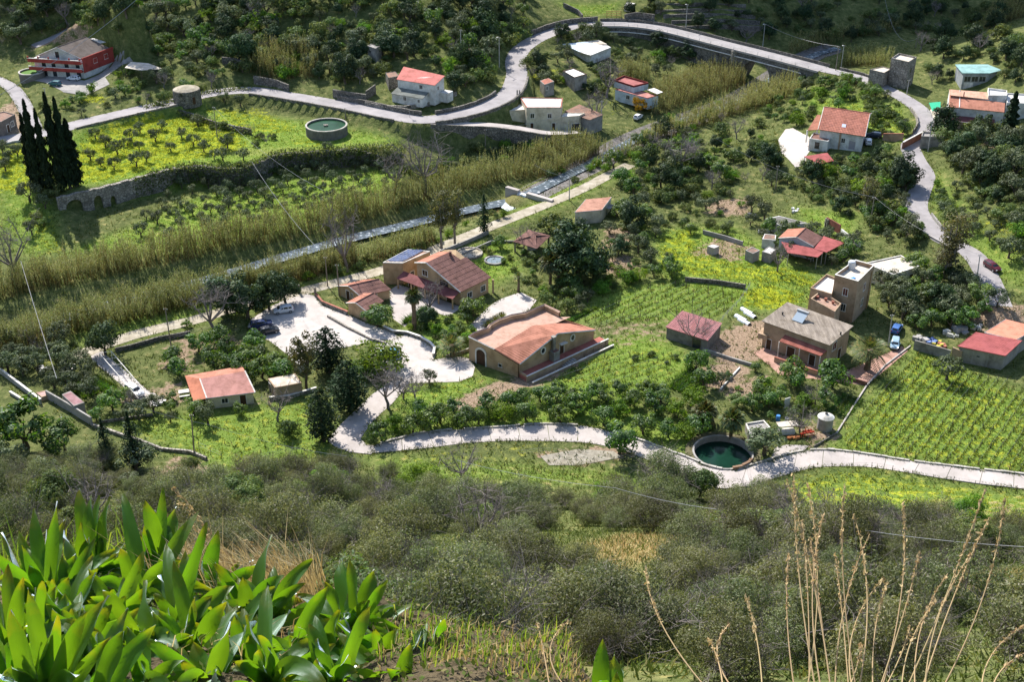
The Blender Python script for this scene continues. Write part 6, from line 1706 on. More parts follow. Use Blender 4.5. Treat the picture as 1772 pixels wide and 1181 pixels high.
# cars
def car_proto(col,name,label,cat,kind='hatch',L=4.0,W=1.72,Hh=1.48,glassm=None):
 """car built along +X (front), on wheels, body shaped as a loft of cross sections"""
 root = thing(name,label,cat,(0,0,0))
 prof = {'hatch': [(-.5,.55,.80,.80),(-.485,.34,.95,.95),(-.40,.30,.98,1.42),(-.22,.28,1.0,1.48),(.02,.28,1.0,1.46),(.16,.28,.98,1.32),(.29,.29,.95,.98),(.42,.31,.86,.86),(.48,.36,.74,.74),(.5,.45,.62,.62)],
   'estate': [(-.5,.55,.80,.80),(-.49,.34,.96,1.0),(-.455,.30,.98,1.42),(-.25,.28,1.0,1.5),(.0,.28,1.0,1.48),(.14,.28,.98,1.36),(.26,.29,.97,1.02),(.42,.31,.90,.90),(.485,.36,.78,.78),(.5,.45,.64,.64)],
   'suv': [(-.5,.6,.9,.9),(-.49,.42,1.08,1.1),(-.45,.38,1.1,1.64),(-.25,.36,1.12,1.72),(.02,.36,1.12,1.7),(.12,.36,1.1,1.58),(.22,.36,1.08,1.12),(.42,.38,1.02,1.02),(.49,.42,.9,.9),(.5,.5,.74,.74)]}[kind]
 paint = plain('paint_' + name + label[:12],col,.22,.6,.15 if max(col) < .6 else 0)
 mb = MB();sec = []
 for t,zb,zs,zr in prof:
  w = W / 2*(1 if abs(t) < .4 else .9 if abs(t) < .47 else .78)
  top = w * .76 if zr > zs + .1 else w * .9
  sec.append([(t * L,-w * .94,zb),(t * L,-w,(zb + zs) / 2),(t * L,-w * .96,zs),(t * L,-top,zr - .05 if zr > zs + .1 else zr - .02),(t * L,-top * .8,zr),(t * L,top * .8,zr),(t * L,top,zr - .05 if zr > zs + .1 else zr - .02),(t * L,w * .96,zs),(t * L,w,(zb + zs) / 2),(t * L,w * .94,zb)])
 gl = MB()
 for i in range(len(sec) - 1):
  a,b = sec[i],sec[i + 1]
  for j in range(9):
   mb.poly([a[j],b[j],b[j + 1],a[j + 1]])
  mb.poly([a[9],b[9],b[0],a[0]])
 mb.poly(sec[0]);mb.poly(sec[-1][::-1])
 body = mb.build('body',paint,root)
 for p in body.data.polygons: p.use_smooth = True
 def off(p,o): return tuple(np.array(p) + np.array(o))
 # glass: side bands, windscreen, rear window
 cab = [i for i,s in enumerate(prof) if s[3] > s[2] + .1]
 i0,i1 = cab[0],cab[-1]
 def lerp(a,b,t): return tuple(np.array(a) * (1-t) + np.array(b) * t)
 for sgn,(jl,ju) in ((-1,(2,3)),(1,(7,6))):
  g_ = MB()
  for i in range(i0,i1):
   a,b = sec[i],sec[i + 1];e = .08
   q = [lerp(a[jl],a[ju],.1),lerp(b[jl],b[ju],.1),lerp(b[jl],b[ju],.92),lerp(a[jl],a[ju],.92)]
   q = [lerp(q[0],q[1],e),lerp(q[1],q[0],e),lerp(q[2],q[3],e),lerp(q[3],q[2],e)]
   g_.poly([off(p,(0,sgn * .015,.004)) for p in q])
  g_.build('side_window',glassm or glass,root)
 a,b = sec[i1],sec[i1+1]
 q = [lerp(a[4],b[4],.08),lerp(a[4],b[4],.95),lerp(a[5],b[5],.95),lerp(a[5],b[5],.08)]
 MB().poly([off(p,(.012,0,.014)) for p in q]).build('windscreen',glassm or glass,root)
 a,b = sec[i0],sec[i0-1]
 q = [lerp(a[4],b[4],.08),lerp(a[4],b[4],.8),lerp(a[5],b[5],.8),lerp(a[5],b[5],.08)]
 MB().poly([off(p,(-.014,0,.012)) for p in q]).build('rear_window',glassm or glass,root)
 tyre = plain('tyre',(.02,.02,.02),.85);rim = plain('wheel_rim',(.5,.5,.52),.3,.5,.8)
 for x in (-.31*L,.31*L):
  for s_ in (-1,1):
   c = np.array((x,s_ * (W / 2-.09),.31))
   w_ = MB().tube([c - np.array((0,.11,0)),c + np.array((0,.11,0))],.31,14).build('wheel',tyre,root)
   sub(MB().tube([c + np.array((0,s_ * .105,0)),c + np.array((0,s_ * .125,0))],.19,10),'rim',rim,w_)
 for s_ in (-1,1):
  MB().box((.485 * L,s_ * W * .33,.62),.12,.3,.14).build('headlight',plain('lamp_glass',(.75,.78,.8),.1,.6),root)
  MB().box((-.487 * L,s_ * W * .34,.75),.1,.22,.2).build('tail_light',plain('red_lamp',(.35,.02,.02),.2),root)
  MB().box((.14 * L,s_ * (W * .5 + .06),.98),.12,.16,.12).build('mirror',paint,root)
 return root
def put(root,px,py,ang,z=None):
 p = gnd(px,py) if z is None else onz(px,py,z)
 root.location = (p[0],p[1],(float(H(p[0],p[1])) if z is None else z) + .06);root.rotation_euler = (0,0,math.radians(ang));return root
put(car_proto((.62,.63,.66),'parked_car','silver hatchback under the dark tree edge of the car park','car','hatch',4.1),491,541,197,0)
put(car_proto((.03,.045,.11),'parked_car','dark navy car half under trees in the car park','car','estate',4.4),453,566,20,0)
put(car_proto((.035,.04,.05),'parked_car','black hatchback nearest the camera in the car park','car','hatch',4.0),466,577,25,0)
put(car_proto((.06,.22,.36),'parked_car','teal blue hatchback on the yard under the leafy tree','car','hatch',4.1),673,617,188,0)
put(car_proto((.75,.75,.76),'parked_car','white off-road car at the end of the bare pergola','car','suv',4.3),234,683,-40,0)
put(car_proto((.30,.42,.50),'parked_car','pale blue hatchback beside the date palm of the farmhouse','car','hatch',4.0),1548,600,250,0)
put(car_proto((.07,.16,.40),'parked_car','blue car in the shade of the tower house and olive trees','car','hatch',4.0),1551,574,60,0)
put(car_proto((.10,.02,.03),'moving_car','dark maroon car driving on the right-hand road','car','estate',4.3),1716,466,-70)
put(car_proto((.74,.74,.76),'parked_car','white car parked beside the tiled house','car','estate',4.2),1502,249,80)
put(car_proto((.03,.04,.07),'parked_car','dark car behind the white one by the tiled house','car','hatch',4.0),1512,238,160)
put(car_proto((.68,.69,.70),'parked_car','white car under the red carport','car','suv',4.2),1414,290,70)
put(car_proto((.03,.13,.16),'parked_car','dark teal car in front of the red house','car','hatch',3.9),96,148,160)
put(car_proto((.66,.67,.70),'parked_car','white car close against the red house ground floor','car','hatch',3.9),128,139,165)
put(car_proto((.76,.76,.77),'parked_car','white car by the reeds below the pale blue house','car','hatch',3.9),1104,206,60)
# poles and cables
wood_pole = mat('pole_wood',(.30,.25,.20),(.2,.17,.14),2);conc_pole = mat('pole_concrete',(.45,.43,.40),(.36,.34,.32),1)
def pole(bx,by,ty,label,kind='wood',lamp=False,cross=False,tx=None,cat='pole'):
 p = gnd(bx,by);zt = up(p,ty);m = wood_pole if kind == 'wood' else conc_pole
 r = thing('street_lamp' if lamp else 'utility_pole',label,'lamp' if lamp else cat,p)
 q = V3(p[0],p[1],zt)
 if tx:
  for _ in range(3): q = q + V3((tx - proj(q)[0]) / FPX * proj(q)[2],0,0)
 MB().tube([p - UP * .5,q],[.15,.09],8).build('post',m,r)
 if lamp: MB().tube([q,q + V3(-.5,-.6,.15)],[.05,.05],5).build('arm',m,r);MB().box(q + V3(-.6,-.75,.05),.55,.3,.14,.9).build('lamp_head',white_wall,r)
 if cross: MB().tube([q + V3(-.8,.2,-.35),q + V3(.8,-.2,-.35)],.06,5).build('crossarm',m,r)
 for k in range(2): MB().tube([q + V3(-.3 + .6 * k,0,-.3),q + V3(-.3 + .6 * k,0,-.05)],.06,6).build('insulator',white_wall,r)
 return q
PT = {}
PT['lane'] = pole(864,116,64,'street lamp on the inside of the upper road curve','conc',True)
PT['b1'] = pole(1186,58,7,'lamp post on the far side of the bridge beside the dark terraces','conc',True)
PT['b2'] = pole(1319,88,41,'lamp post halfway along the bridge','conc',True)
PT['b3'] = pole(1446,122,80,'wooden pole at the right end of the bridge','wood',cross=True)
PT['b4'] = pole(1455,120,78,'lamp post next to the wooden pole at the bridge end','conc',True)
PT['hill'] = pole(1584,84,66,'pole above the ruined tower carrying a cable up the dark valley','wood')
PT['bend'] = pole(1569,163,138,'pole at the foot of the ruined tower','conc')
PT['j'] = pole(1606,262,210,'tilted concrete pole at the junction wall','conc',tx=1613)
PT['tank'] = pole(598,205,187,'short leaning pole behind the round green tank','wood')
PT['mid'] = pole(840,259,224,'pole in the olive trees below the cream house','wood')
PT['track'] = pole(985,347,306,'metal pole beside the track near the weir','conc')
PT['villa'] = pole(567,496,445,'pole at the track before the car park gate','wood')
PT['villa2'] = pole(587,513,458,'second pole touching the annex corner','wood')
PT['reed'] = pole(297,605,534,'thin pole beside the allotment wall and bare tree','wood')
PT['green'] = pole(1505,393,341,'wooden pole in the bushes above the red canopies','wood',cross=True)
PT['road'] = pole(1690,489,441,'leaning concrete pole beside the maroon car','conc',tx=1696)
PT['palm'] = pole(1537,600,545,'pale pole between the date palm and blue car','conc',tx=1544)
PT['right'] = pole(1342,327,287,'wooden pole beside the footpath bend','wood')
PT['left'] = pole(376,238,185,'pole in the flowering meadow left of the round tank','wood')
PT['wh'] = pole(798,103,51,'tall pole on the wooded hillside left of the lamp','conc')
PT['blue'] = pole(1040,225,174,'thin pole before the pale blue house','conc')
PT['reeds'] = pole(1160,262,224,'dark pole among the river reeds','wood',cross=True)
PT['field'] = pole(336,788,718,'leaning pole in the field below the salmon shed','wood',tx=331)
PT['red'] = pole(82,182,152,'thin pole beside the lane below the red house','conc')
cable_m = plain('cable',(.30,.30,.32),.45,.5,.3)
def cable(a,b,sag,label,r=.03,n=14):
 r *= .75
 a,b = np.array(a,float),np.array(b,float)
 pts = [a + (b - a) * t - UP * sag * 4*t * (1-t) for t in np.linspace(0,1,n)]
 o = MB().tube(pts,r,4).build('overhead_cable',cable_m);setp(o,label,'cable')
far = lambda px,py,d: atdist(px,py,d)
cable(far(258,-20,330),far(-20,175,300),1.5,'pale cable crossing the red house roof to the left edge',.07)
cable(PT['b2'],PT['b3'],1.2,'drooping cable along the bridge between lamp and wooden pole',.045)
cable(PT['hill'],far(1530,-10,430),6,'cable curving up from the hill pole into the dark valley',.05)
cable(PT['green'],far(1240,240,300),2,'thin cable over the scrub towards the reeds',.03)
cable(PT['green'],PT['road'],1.5,'cable from the wooden pole to the roadside pole',.022)
cable(PT['track'],far(925,285,290),.6,'pale cable from the track pole across the reeds',.04)
cable(far(436,280,260),far(545,425,215),1.0,'thin cable hanging diagonally across the olive orchard',.035)
cable(far(36,452,240),far(98,655,175),.8,'taut stay cable crossing the left reed bed',.05)
cable(far(790,797,150),far(1065,845,135),.5,'left span of the white cable above the near scrub',.03)
cable(far(1065,845,135),far(1240,882,128),.3,'middle span of the white cable above the near scrub',.035)
cable(far(1470,914,120),far(1790,948,110),.3,'right span of the white cable behind the dry stalks',.03)
cable(far(200,690,170),far(360,735,165),.4,'thin cable in front of the salmon shed',.025)
cable(far(360,735,165),far(600,790,155),.6,'thin cable falling from the salmon shed to the road bend',.025)
cable(PT['left'],far(560,330,270),2.0,'faint cable from the meadow pole over the terrace wall',.03)
cable(PT['blue'],PT['mid'],1.5,'cable between the blue house pole and the olive tree pole',.03)
# fences along the near road and fields
post_m = mat('fence_post',(.14,.115,.09),(.09,.075,.06),3)
def fence(label,pts,spacing=3.2,h=1.1,wire=True,m=None,name='post_fence',lean=.1,nw=2):
 P = np.array(resample(pts,.8));L = np.concatenate([[0],np.cumsum(np.linalg.norm(np.diff(P[:,:2],axis=0),axis=1))])
 r = thing(name,label,'fence',P[len(P) // 2]);r.location[2] = float(H(P[len(P) // 2][0],P[len(P) // 2][1]))
 tops = []
 for x in np.arange(0,L[-1],spacing):
  p = V3(np.interp(x,L,P[:,0]),np.interp(x,L,P[:,1]),0);p[2] = float(H(p[0],p[1]))
  t = p + UP * (h * (.85+.3*RNG.random())) + V3(*(RNG.random(2) - .5) * lean * 2,0)
  MB().tube([p - UP * .2,t],.045,5).build('post',m or post_m,r);tops.append((p,t))
 if wire and len(tops) > 1:
  for f in np.linspace(.55,.95,nw):
   MB().tube([a + (b - a) * f for a,b in tops],.012,3).build('wire',cable_m,r)
fence('wooden post fence along the lower edge of the near road, left stretch',wpx([(700,779),(760,772),(880,765),(960,766)],0))
fence('wooden post fence round the gravel patch below the near road',wpx([(900,790),(970,785),(1030,800),(1110,795),(1130,802)],0))
fence('wooden post fence along the lower edge of the near road, right stretch',wpx([(1290,845),(1345,829),(1400,815),(1440,811),(1520,813),(1600,828),(1700,842),(1790,852)],0))
fence('wire fence posts at the left end of the near road',wpx([(430,800),(480,790),(548,775),(562,764)],0),4)
fence('stake fence in the field below the salmon shed',wpx([(345,780),(370,790),(395,800)],0),2.5,1.6)
fence('mesh fence between the middle vineyard and the bare plot',wpx([(1218,604),(1240,570),(1262,545),(1280,525),(1300,495)],0),2.4,1.5,True,conc_pole,'mesh_fence',.02,4)
fence('post fence along the front end of the middle vineyard',wpx([(1040,568),(1080,558),(1120,552),(1150,553)],0),2.2,1.3)
fence('thin fence behind the hall terrace corner',wpx([(1040,590),(1048,603),(1010,620)],0),2.2,1.2)
fence('fence beside the left part of the reed track',wpx([(300,590),(350,575),(400,560)],0),3,1.1)
# pergola frame on the left
def pergola():
 z = 2.3
 a,b,c,d = onz(172,612,z),onz(192,608,z),onz(262,690,z),onz(240,690,z)
 r = thing('pergola','bare white pergola frame beside the white off-road car','pergola',(a + b + c + d) / 4 * np.array([1,1,0]))
 for p,q in ((a,d),(b,c)):
  MB().tube([p,q],.07,5).build('rail',trim_white,r)
  for k in range(5):
   t = p + (q - p) * k / 4;MB().tube([V3(t[0],t[1],-.2),t],.05,5).build('post',trim_white,r)
 for k in range(8):
  MB().tube([a + (d - a) * k / 7,b + (c - b) * k / 7],.045,5).build('crossbar',trim_white,r)
pergola()
def plastic_rows():
 for i,(x,y) in enumerate(((1283,539),(1289,545),(1273,551),(1279,557))):
  a,b = onz(x + 18,y + 6,0),onz(x,y - 6+2,0);d = b - a;d /= np.linalg.norm(d);n = V3(-d[1],d[0],0)
  mb = MB();pr = [(.55*math.cos(t),.5*math.sin(t)) for t in np.linspace(0,math.pi,7)]
  for k in range(6):
   mb.poly([tuple(p + n * q + UP * w) for p,q,w in ((a,*pr[k]),(b,*pr[k]),(b,*pr[k + 1]),(a,*pr[k + 1]))])
  o = mb.build('plastic_tunnel',plain('tunnel_film',(.66,.69,.74),.25,.5));setp(o,['upper','second','third','lowest'][i] + ' of the white plastic seedling tunnels in the bare plot','tunnel','plastic seedling tunnels')
plastic_rows()
def rotavator():
 p = onz(1396,755,0);red = mat('machine_red',(.50,.07,.03),(.35,.05,.03),2,.5)
 r = thing('cultivator','red tractor cultivator with curved tines parked by the cistern','machine',p)
 MB().box(p + V3(0,0,.55),2.6,.3,.22,.3).build('frame',red,r);MB().box(p + V3(.1,.6,.55),1.8,.25,.2,.3).build('frame',red,r)
 MB().tube([p + V3(-.4,.1,.6),p + V3(0,.9,1.5),p + V3(.5,.2,.6)],.09,6).build('hitch',red,r)
 for k in range(7):
  x = -1.2 + .4 * k;q = p + V3(x * .96,x * .29 - .1,0);MB().tube([q + UP * .75,q + V3(0,-.3,.9),q + V3(0,-.6,.5),q + V3(0,-.35,.02)],[.06,.06,.05,.03],5).build('tine',red,r)
 q = onz(1372,760,0);r = thing('orange_sacks','heap of orange sacks left of the red cultivator','sacks',q);o = mat('orange_cloth',(.42,.17,.07),(.32,.12,.05),2)
 for k in range(4): MB().lathe(q + V3(.5 * k - .7,.25 * (k % 2),0),[(.42,0),(.5,.2),(.4,.42),(.1,.5)],9).build('sack',o,r)
 q = onz(1360,750,0);r = thing('wash_trough','white concrete wash trough under a plank roof beside the orange sacks','trough',q)
 MB().box(q,2.8,1.2,.7,.15).build('basin',white_wall,r);MB().box(q + V3(.1,.3,1.6),3.4,1.6,.1,.15).build('plank_roof',pale_roof,r)
 for s_ in (-1.4,1.4): MB().box(q + V3(s_,.7,0),.15,.15,1.6).build('post',wood,r)
 q = onz(1361,733,0);r = thing('metal_drum','grey metal drum with open top behind the wash trough','drum',q)
 MB().lathe(q,[(.36,0),(.36,1.1),(.32,1.1),(.32,.9)],14).build('barrel',galv,r)
 q = onz(1346,728,0);r = thing('water_drum','blue plastic water drum by the loquat tree','drum',q)
 MB().lathe(q,[(.35,0),(.4,.5),(.35,1.0)],12).build('barrel',plain('blue_drum',(.05,.2,.5),.4),r)
 q = onz(1361,706,0);r = thing('white_board','white board leaning behind the drums','board',q)
 MB().box(q,1.2,.12,2.0,.5).build('panel',white_wall,r);MB().box(q + V3(0,.25,0),.1,.5,1.2).build('strut',wood,r)
rotavator()
def junk():
 items = [(1590,588,.8,(.42,.40,.38),'pale block stack at the left end of the block wall'),(1610,590,.6,(.20,.28,.55),'bluish tarpaulin heap behind the block wall'),(1622,596,.5,(.55,.48,.10),'yellow sheeting heap behind the block wall'),(1634,600,.5,(.5,.2,.15),'reddish brick heap beside the red roofed shed'),
             (1644,580,.7,(.7,.68,.6),'cream board pile under the loquat trees'),(1662,573,1.1,(.35,.36,.38),'grey metal scrap pile left of the orange roof'),(1692,567,.7,(.6,.6,.6),'white oddments beside the orange roof edge'),
             (118,638,.5,(.6,.58,.55),'white stone heap under the olive bushes'),(75,640,.5,(.6,.6,.6),'pale rubble heap near the left wall'),(275,697,.6,(.75,.74,.72),'white block pile at the end of the pergola drive'),(1322,402,.7,(.5,.5,.52),'pale junk heap left of the lean-to'),(1300,375,.6,(.12,.12,.14),'black tarpaulin heap on the grass'),(1375,365,.5,(.7,.7,.7),'white sack heap on the lawn above the shed')]
 for px,py,s,col,lab in items:
  p = gnd(px,py);r = thing('rubble_pile',lab,'pile',p);m = mat('pile_%d' % px,col,None,1.5)
  for k in range(7):
   q = p + V3(*(RNG.random(2) - .5) * 2.2,0);MB().box((q[0],q[1],p[2] - .05),s * (.6 + RNG.random()),s * (.5 + RNG.random()),s * (.3 + RNG.random() * .8),RNG.random() * 3).build('lump',m,r)
 # garden table left of the salmon shed
 p = onz(319,684,0);r = thing('garden_table','white table and benches left of the salmon shed','table',p)
 MB().box(p + UP * .7,1.9,1.0,.08,.3).build('table_top',white_wall,r)
 for s_ in (-.7,.7): MB().box(p + V3(s_,s_ * .3,0),.1,.6,.7,.3).build('leg',white_wall,r)
 for s_ in (-1,1): MB().box(p + V3(-s_ * .3,s_,.38),1.8,.35,.07,.3).build('bench',white_wall,r);
 # green awning by the right house
 q = [onz(1572+x / 8.435,100+y / 8.435,8.6+h) for x,y,h in ((300,655,2.2),(470,640,2.2),(465,770,1.4),(350,775,1.4))];m_ = np.mean(q,0)
 r = thing('green_awning','bright green tarpaulin awning beside the right-hand road','awning',(m_[0],m_[1],float(H(m_[0],m_[1]))))
 MB().slab(q,.06).build('sheet',plain('green_tarp',(.03,.42,.22),.5),r)
 for p in q: MB().tube([(p[0],p[1],float(H(p[0],p[1])) - .2),tuple(p)],.05,5).build('post',galv,r)
 # pond and flower circle behind the villa
 p = onz(856,452,0);r = thing('garden_pond','kidney-shaped garden pond with grey rim on the villa lawn','pond',p)
 MB().lathe(p,[(2.3,-.1),(2.3,.35),(1.9,.35),(1.9,.1)],20,cap=False).build('rim',concrete2,r);MB().poly([(p[0] + 1.92 * math.cos(a),p[1] + 1.92 * math.sin(a),.15) for a in np.linspace(0,6.28,20,endpoint=False)]).build('water',plain('pond_water',(.2,.25,.3),.08,.6),r)
 p = onz(812,440,0);r = thing('flower_bed','round stone-edged flower bed behind the villa','flower bed',p)
 MB().lathe(p,[(3.0,-.1),(3.0,.45),(2.6,.45),(2.6,.2)],22,cap=False).build('stone_rim',stone_pale,r);MB().poly([(p[0] + 2.62 * math.cos(a),p[1] + 2.62 * math.sin(a),.25) for a in np.linspace(0,6.28,22,endpoint=False)]).build('soil',tracksoil,r)
 # gates
 for (ax,ay,bx,by),lab in (((518,508,546,513),'iron gate with two posts at the top of the car park'),((1428,392,1431,394),'stone gate pillar at the left end of the maroon fence')):
  a,b = onz(ax,ay,0),onz(bx,by,0)
  if bx > 1000: a,b = gnd(ax,ay),gnd(bx,by)
  r = thing('garden_gate',lab,'gate',(a + b) / 2)
  for p in (a,b): MB().box(p - UP * .2,.4,.4,2.2).build('pillar',stone_pale,r)
  if bx < 1000:
   for k in range(12): q = a + (b - a) * (k + .5) / 12;MB().tube([q,q + UP * 1.5],.025,4).build('bar',metal_dark,r)
 p = onz(709,203,8.0);r = thing('road_sign','dark square sign on a thin post at the lane fork','sign',p)
 MB().tube([p,p + UP * 3.2],.05,6).build('post',galv,r);MB().box(p + V3(0,-.06,2.5),.95,.05,.8).build('board',metal_dark,r)
 p = gnd(1062,30);r = thing('yellow_rack','yellow timber rack on the lawn above the bridge approach','rack',p)
 yw = mat('yellow_timber',(.55,.42,.14),(.45,.34,.12),2)
 for k in range(4): MB().box(p + V3(-2.4 + 1.6 * k,0,0),.2,.2,2.2).build('upright',yw,r)
 for z in (.6,1.3,2.0): MB().box(p + V3(0,0,z),5.2,.25,.2).build('rail',yw,r)
junk()
# vegetation meshes
def unit(v): return v / (np.linalg.norm(v,axis=-1,keepdims=True) + 1e-9)
def leaves(name,P,N,size,m,aspect=.45,fold=0.0,T=None):
 """one diamond leaf per point; P,N arrays"""
 n = len(P);N = unit(N)
 if T is None: T = RNG.normal(size=(n,3))
 T = unit(T - (T * N).sum(1,keepdims=True) * N);B = np.cross(N,T)
 s = (size * (.6+.8*RNG.random(n)))[:,None] if np.isscalar(size) else np.asarray(size)[:,None]
 V = np.stack([P - T * s * .5,P + B * s * aspect * .5-T * s * .05,P + T * s * .5,P - B * s * aspect * .5-T * s * .05],1).reshape(-1,3)
 return np_mesh(name,V,np.arange(4*n),4,m)
def blob(n,R,clumps,cr,base=-.6,irregular=.25,up_bias=.3,seed=0,shell=.55):
 """points and normals for a crown made of leafy clumps inside an ellipsoid R centred at the origin"""
 g = np.random.default_rng(seed);R = np.array(R,float)
 c = []
 while len(c) < clumps:
  d = unit(g.normal(size=3))
  if d[2] < base: continue
  c.append(d * (shell + (1-shell) * g.random() ** .5) * (1-irregular + 2*irregular * g.random()))
 c = np.array(c) * R
 k = g.integers(0,clumps,n);rr = cr * (.6+.8*g.random(clumps))
 d = unit(g.normal(size=(n,3)));q = d * (rr[k] * (.45+.55*g.random(n) ** .4))[:,None]
 P = c[k] + q * np.array([1,1,.8])
 Nn = unit(d + .6*unit(P) + np.array([0,0,up_bias]) + .55*g.normal(size=(n,3)))
 return P,Nn
def limbs(seed,h,r,spread,n=5,top=1.0,lean=0.0,twigs=0,tl=1.0,base_split=.35):
 g = np.random.default_rng(seed);mb = MB()
 th = h * base_split;p1 = np.array([lean * th + g.normal() * .05*h,g.normal() * .04*h,th])
 mb.tube([(0,0,-.3),p1*.5+np.array([g.normal() * .03*h,0,0]),p1],[r * 1.25,r,r * .85],7)
 tips = []
 for i in range(n):
  a = 2*math.pi * (i + g.random() * .7) / n;rad = spread * (.5+.5*g.random())
  e = p1+np.array([math.cos(a) * rad,math.sin(a) * rad,(h * top - th) * (.6+.4*g.random())])
  mid = p1+(e - p1) * .5+np.array([math.cos(a) * rad * .12,math.sin(a) * rad * .12,-.05*h]) + g.normal(size=3) * .05*h
  mb.tube([p1,mid,e],[r * .6,r * .4,r * .12],5,cap=False);tips += [(mid,e)]
  for _ in range(2):
   b = mid + (e - mid) * g.random();e2 = b + np.array([g.normal() * spread * .4,g.normal() * spread * .4,abs(g.normal()) * h * .2])
   mb.tube([b,e2],[r * .25,r * .06],4,cap=False);tips.append((b,e2))
 for _ in range(twigs):
  a,b = tips[g.integers(len(tips))];q = a + (b - a) * (.3+.7*g.random());e = q + g.normal(size=3) * tl * np.array([.55,.55,.5]) + np.array([0,0,tl * .3])
  mb.tube([q,(q + e) / 2+g.normal(size=3) * tl * .08,e],[r * .09,r * .07,r * .035],3,cap=False)
 return mb
bark = mat('bark',(.16,.13,.10),(.08,.065,.05),3,.95,bump=.4)
bark_pale = mat('pale_bark',(.30,.26,.23),(.18,.155,.14),3,.95)
bark_palm = mat('palm_bark',(.22,.16,.11),(.12,.09,.065),4,.95,bump=.5)
LM = dict(
 olive=leaf_mat('olive_leaves',(.06,.082,.036),(.125,.15,.075),(.20,.215,.15),.22,(1.1,1.15,.6),.04),
 citrus=leaf_mat('citrus_leaves',(.042,.086,.016),(.11,.18,.036),(.19,.24,.07),.38,(1.3,1.5,.4),.09),
 dark=leaf_mat('dark_leaves',(.018,.040,.014),(.042,.075,.026),(.09,.125,.045),.18,None,.06),
 conifer=leaf_mat('conifer_needles',(.010,.026,.010),(.026,.052,.018),(.06,.085,.035),.15,None,.03),
 cypress=leaf_mat('cypress_needles',(.012,.022,.010),(.026,.040,.016),None,.12,None,.02),
 macchia=leaf_mat('scrub_leaves',(.088,.107,.043),(.17,.19,.088),(.27,.26,.19),.34,(1.15,1.15,.6),.03,.34),
 lime=leaf_mat('fresh_leaves',(.07,.135,.018),(.16,.26,.035),None,.42,(1.3,1.35,.4),.03),
 euca=leaf_mat('gum_leaves',(.075,.085,.032),(.15,.155,.06),(.22,.20,.10),.35,(1.15,1.05,.5),.05),
 shrub=leaf_mat('shrub_leaves',(.058,.095,.027),(.135,.185,.052),(.18,.20,.08),.34,None,.04),
 palm=leaf_mat('palm_leaves',(.045,.075,.022),(.10,.135,.045),(.26,.19,.06),.25,None,.08),
 reed=leaf_mat('reed_leaves',(.165,.21,.062),(.30,.34,.125),(.40,.39,.22),.45,(1.15,1.05,.6),0,.1,.3),
 cane=leaf_mat('dry_canes',(.15,.115,.055),(.24,.185,.09),None,.2,None,0),
 yellowleaf=leaf_mat('autumn_leaves',(.26,.16,.02),(.42,.28,.03),(.2,.2,.04),.4,(1.2,1.0,.4)),
 grass=leaf_mat('grass_blades',(.115,.19,.034),(.23,.315,.06),(.33,.36,.09),.45,(1.2,1.2,.4),0,.05),
 rough=leaf_mat('rough_herbs',(.055,.085,.022),(.12,.155,.045),(.22,.20,.09),.35,None,0,.05),
 flower=leaf_mat('sorrel_flowers',(.33,.37,.05),(.54,.51,.06),None,.35,(1.1,1.05,.5),0,.05),
 straw=leaf_mat('dry_straw',(.30,.22,.11),(.48,.38,.21),(.58,.50,.32),.4,(1.1,1.0,.7),0,.05),
 twig=mat('grey_twigs',(.27,.235,.22),(.16,.14,.135),3,.9),
)
KIND = {}
def kind(name,crowns,trunks): KIND[name] = (crowns,trunks)
def crown(nm,n,R,cl,cr,size,m,z,**k):
 P,N = blob(n,R,cl,cr,**k);return leaves(nm,P + np.array([0,0,z]),N,size,LM[m],.5)
# unit trees: crown width about 2, scaled on placing (height given by shape)
kind('olive',[crown('crown',1500,(.85,.85,.6),16,.36,.15,'olive',1.15,seed=i,irregular=.22) for i in range(4)],[limbs(i,1.2,.10,.6,4).mesh('trunk',bark) for i in range(3)])
kind('citrus',[crown('crown',1700,(.85,.85,.62),18,.36,.17,'citrus',1.0,seed=10 + i,base=-.75) for i in range(4)],[limbs(20 + i,1.0,.09,.5,4).mesh('trunk',bark) for i in range(3)])
kind('shrub',[crown('crown',1500,(.85,.85,.6),15,.38,.17,'shrub',.55,seed=30 + i,base=-.4,irregular=.3) for i in range(4)],[limbs(30 + i,.7,.06,.5,5).mesh('stem',bark) for i in range(2)])
kind('darktree',[crown('crown',4200,(.88,.88,.85),26,.38,.14,'dark',1.35,seed=40 + i,base=-.85) for i in range(3)],[limbs(40 + i,1.4,.09,.5,4,base_split=.3).mesh('trunk',bark) for i in range(2)])
def conifer(seed,n=3200,wide=1.0,lm='conifer',top=3.6,z0=.75,layers=11):
 g = np.random.default_rng(seed);P = [];N = []
 for i in range(layers):
  t = i / (layers - 1);z = z0+(top - z0) * t;r = wide * math.sqrt(max(.03,1-((t - .36) / .68) ** 2)) * (.86+.14*math.sin(3+i * 2.1)) if wide == 1.0 else wide * (math.sin(min(1,(1-t) * 1.15+.02) * math.pi / 2) ** .8) * (.75+.25*math.sin(3+i * 2.1)) * (.55+.45*min(1,t * 5+.35))
  nb = max(3,int(9*(1-t) + 3));k = int(n / layers * (.4+1.1*(1-t)))
  a = (g.integers(0,nb,k) + g.normal(size=k) * .18) * 2*math.pi / nb + i * 1.3;q = np.sqrt(g.random(k));rr = r * q * (.8+.3*g.random(k))
  P.append(np.column_stack([np.cos(a) * rr,np.sin(a) * rr,z - .18*q + g.normal(size=k) * .09]));N.append(np.column_stack([np.cos(a) * .5,np.sin(a) * .5,np.full(k,.8)]) + g.normal(size=(k,3)) * .5)
 return leaves('crown',np.concatenate(P),np.concatenate(N),.17,LM[lm],.4)
kind('conifer',[conifer(50 + i) for i in range(3)],[MB().tube([(0,0,-.3),(0,0,1.5),(.03,0,3.4)],[.13,.1,.02],7).mesh('trunk',bark)])
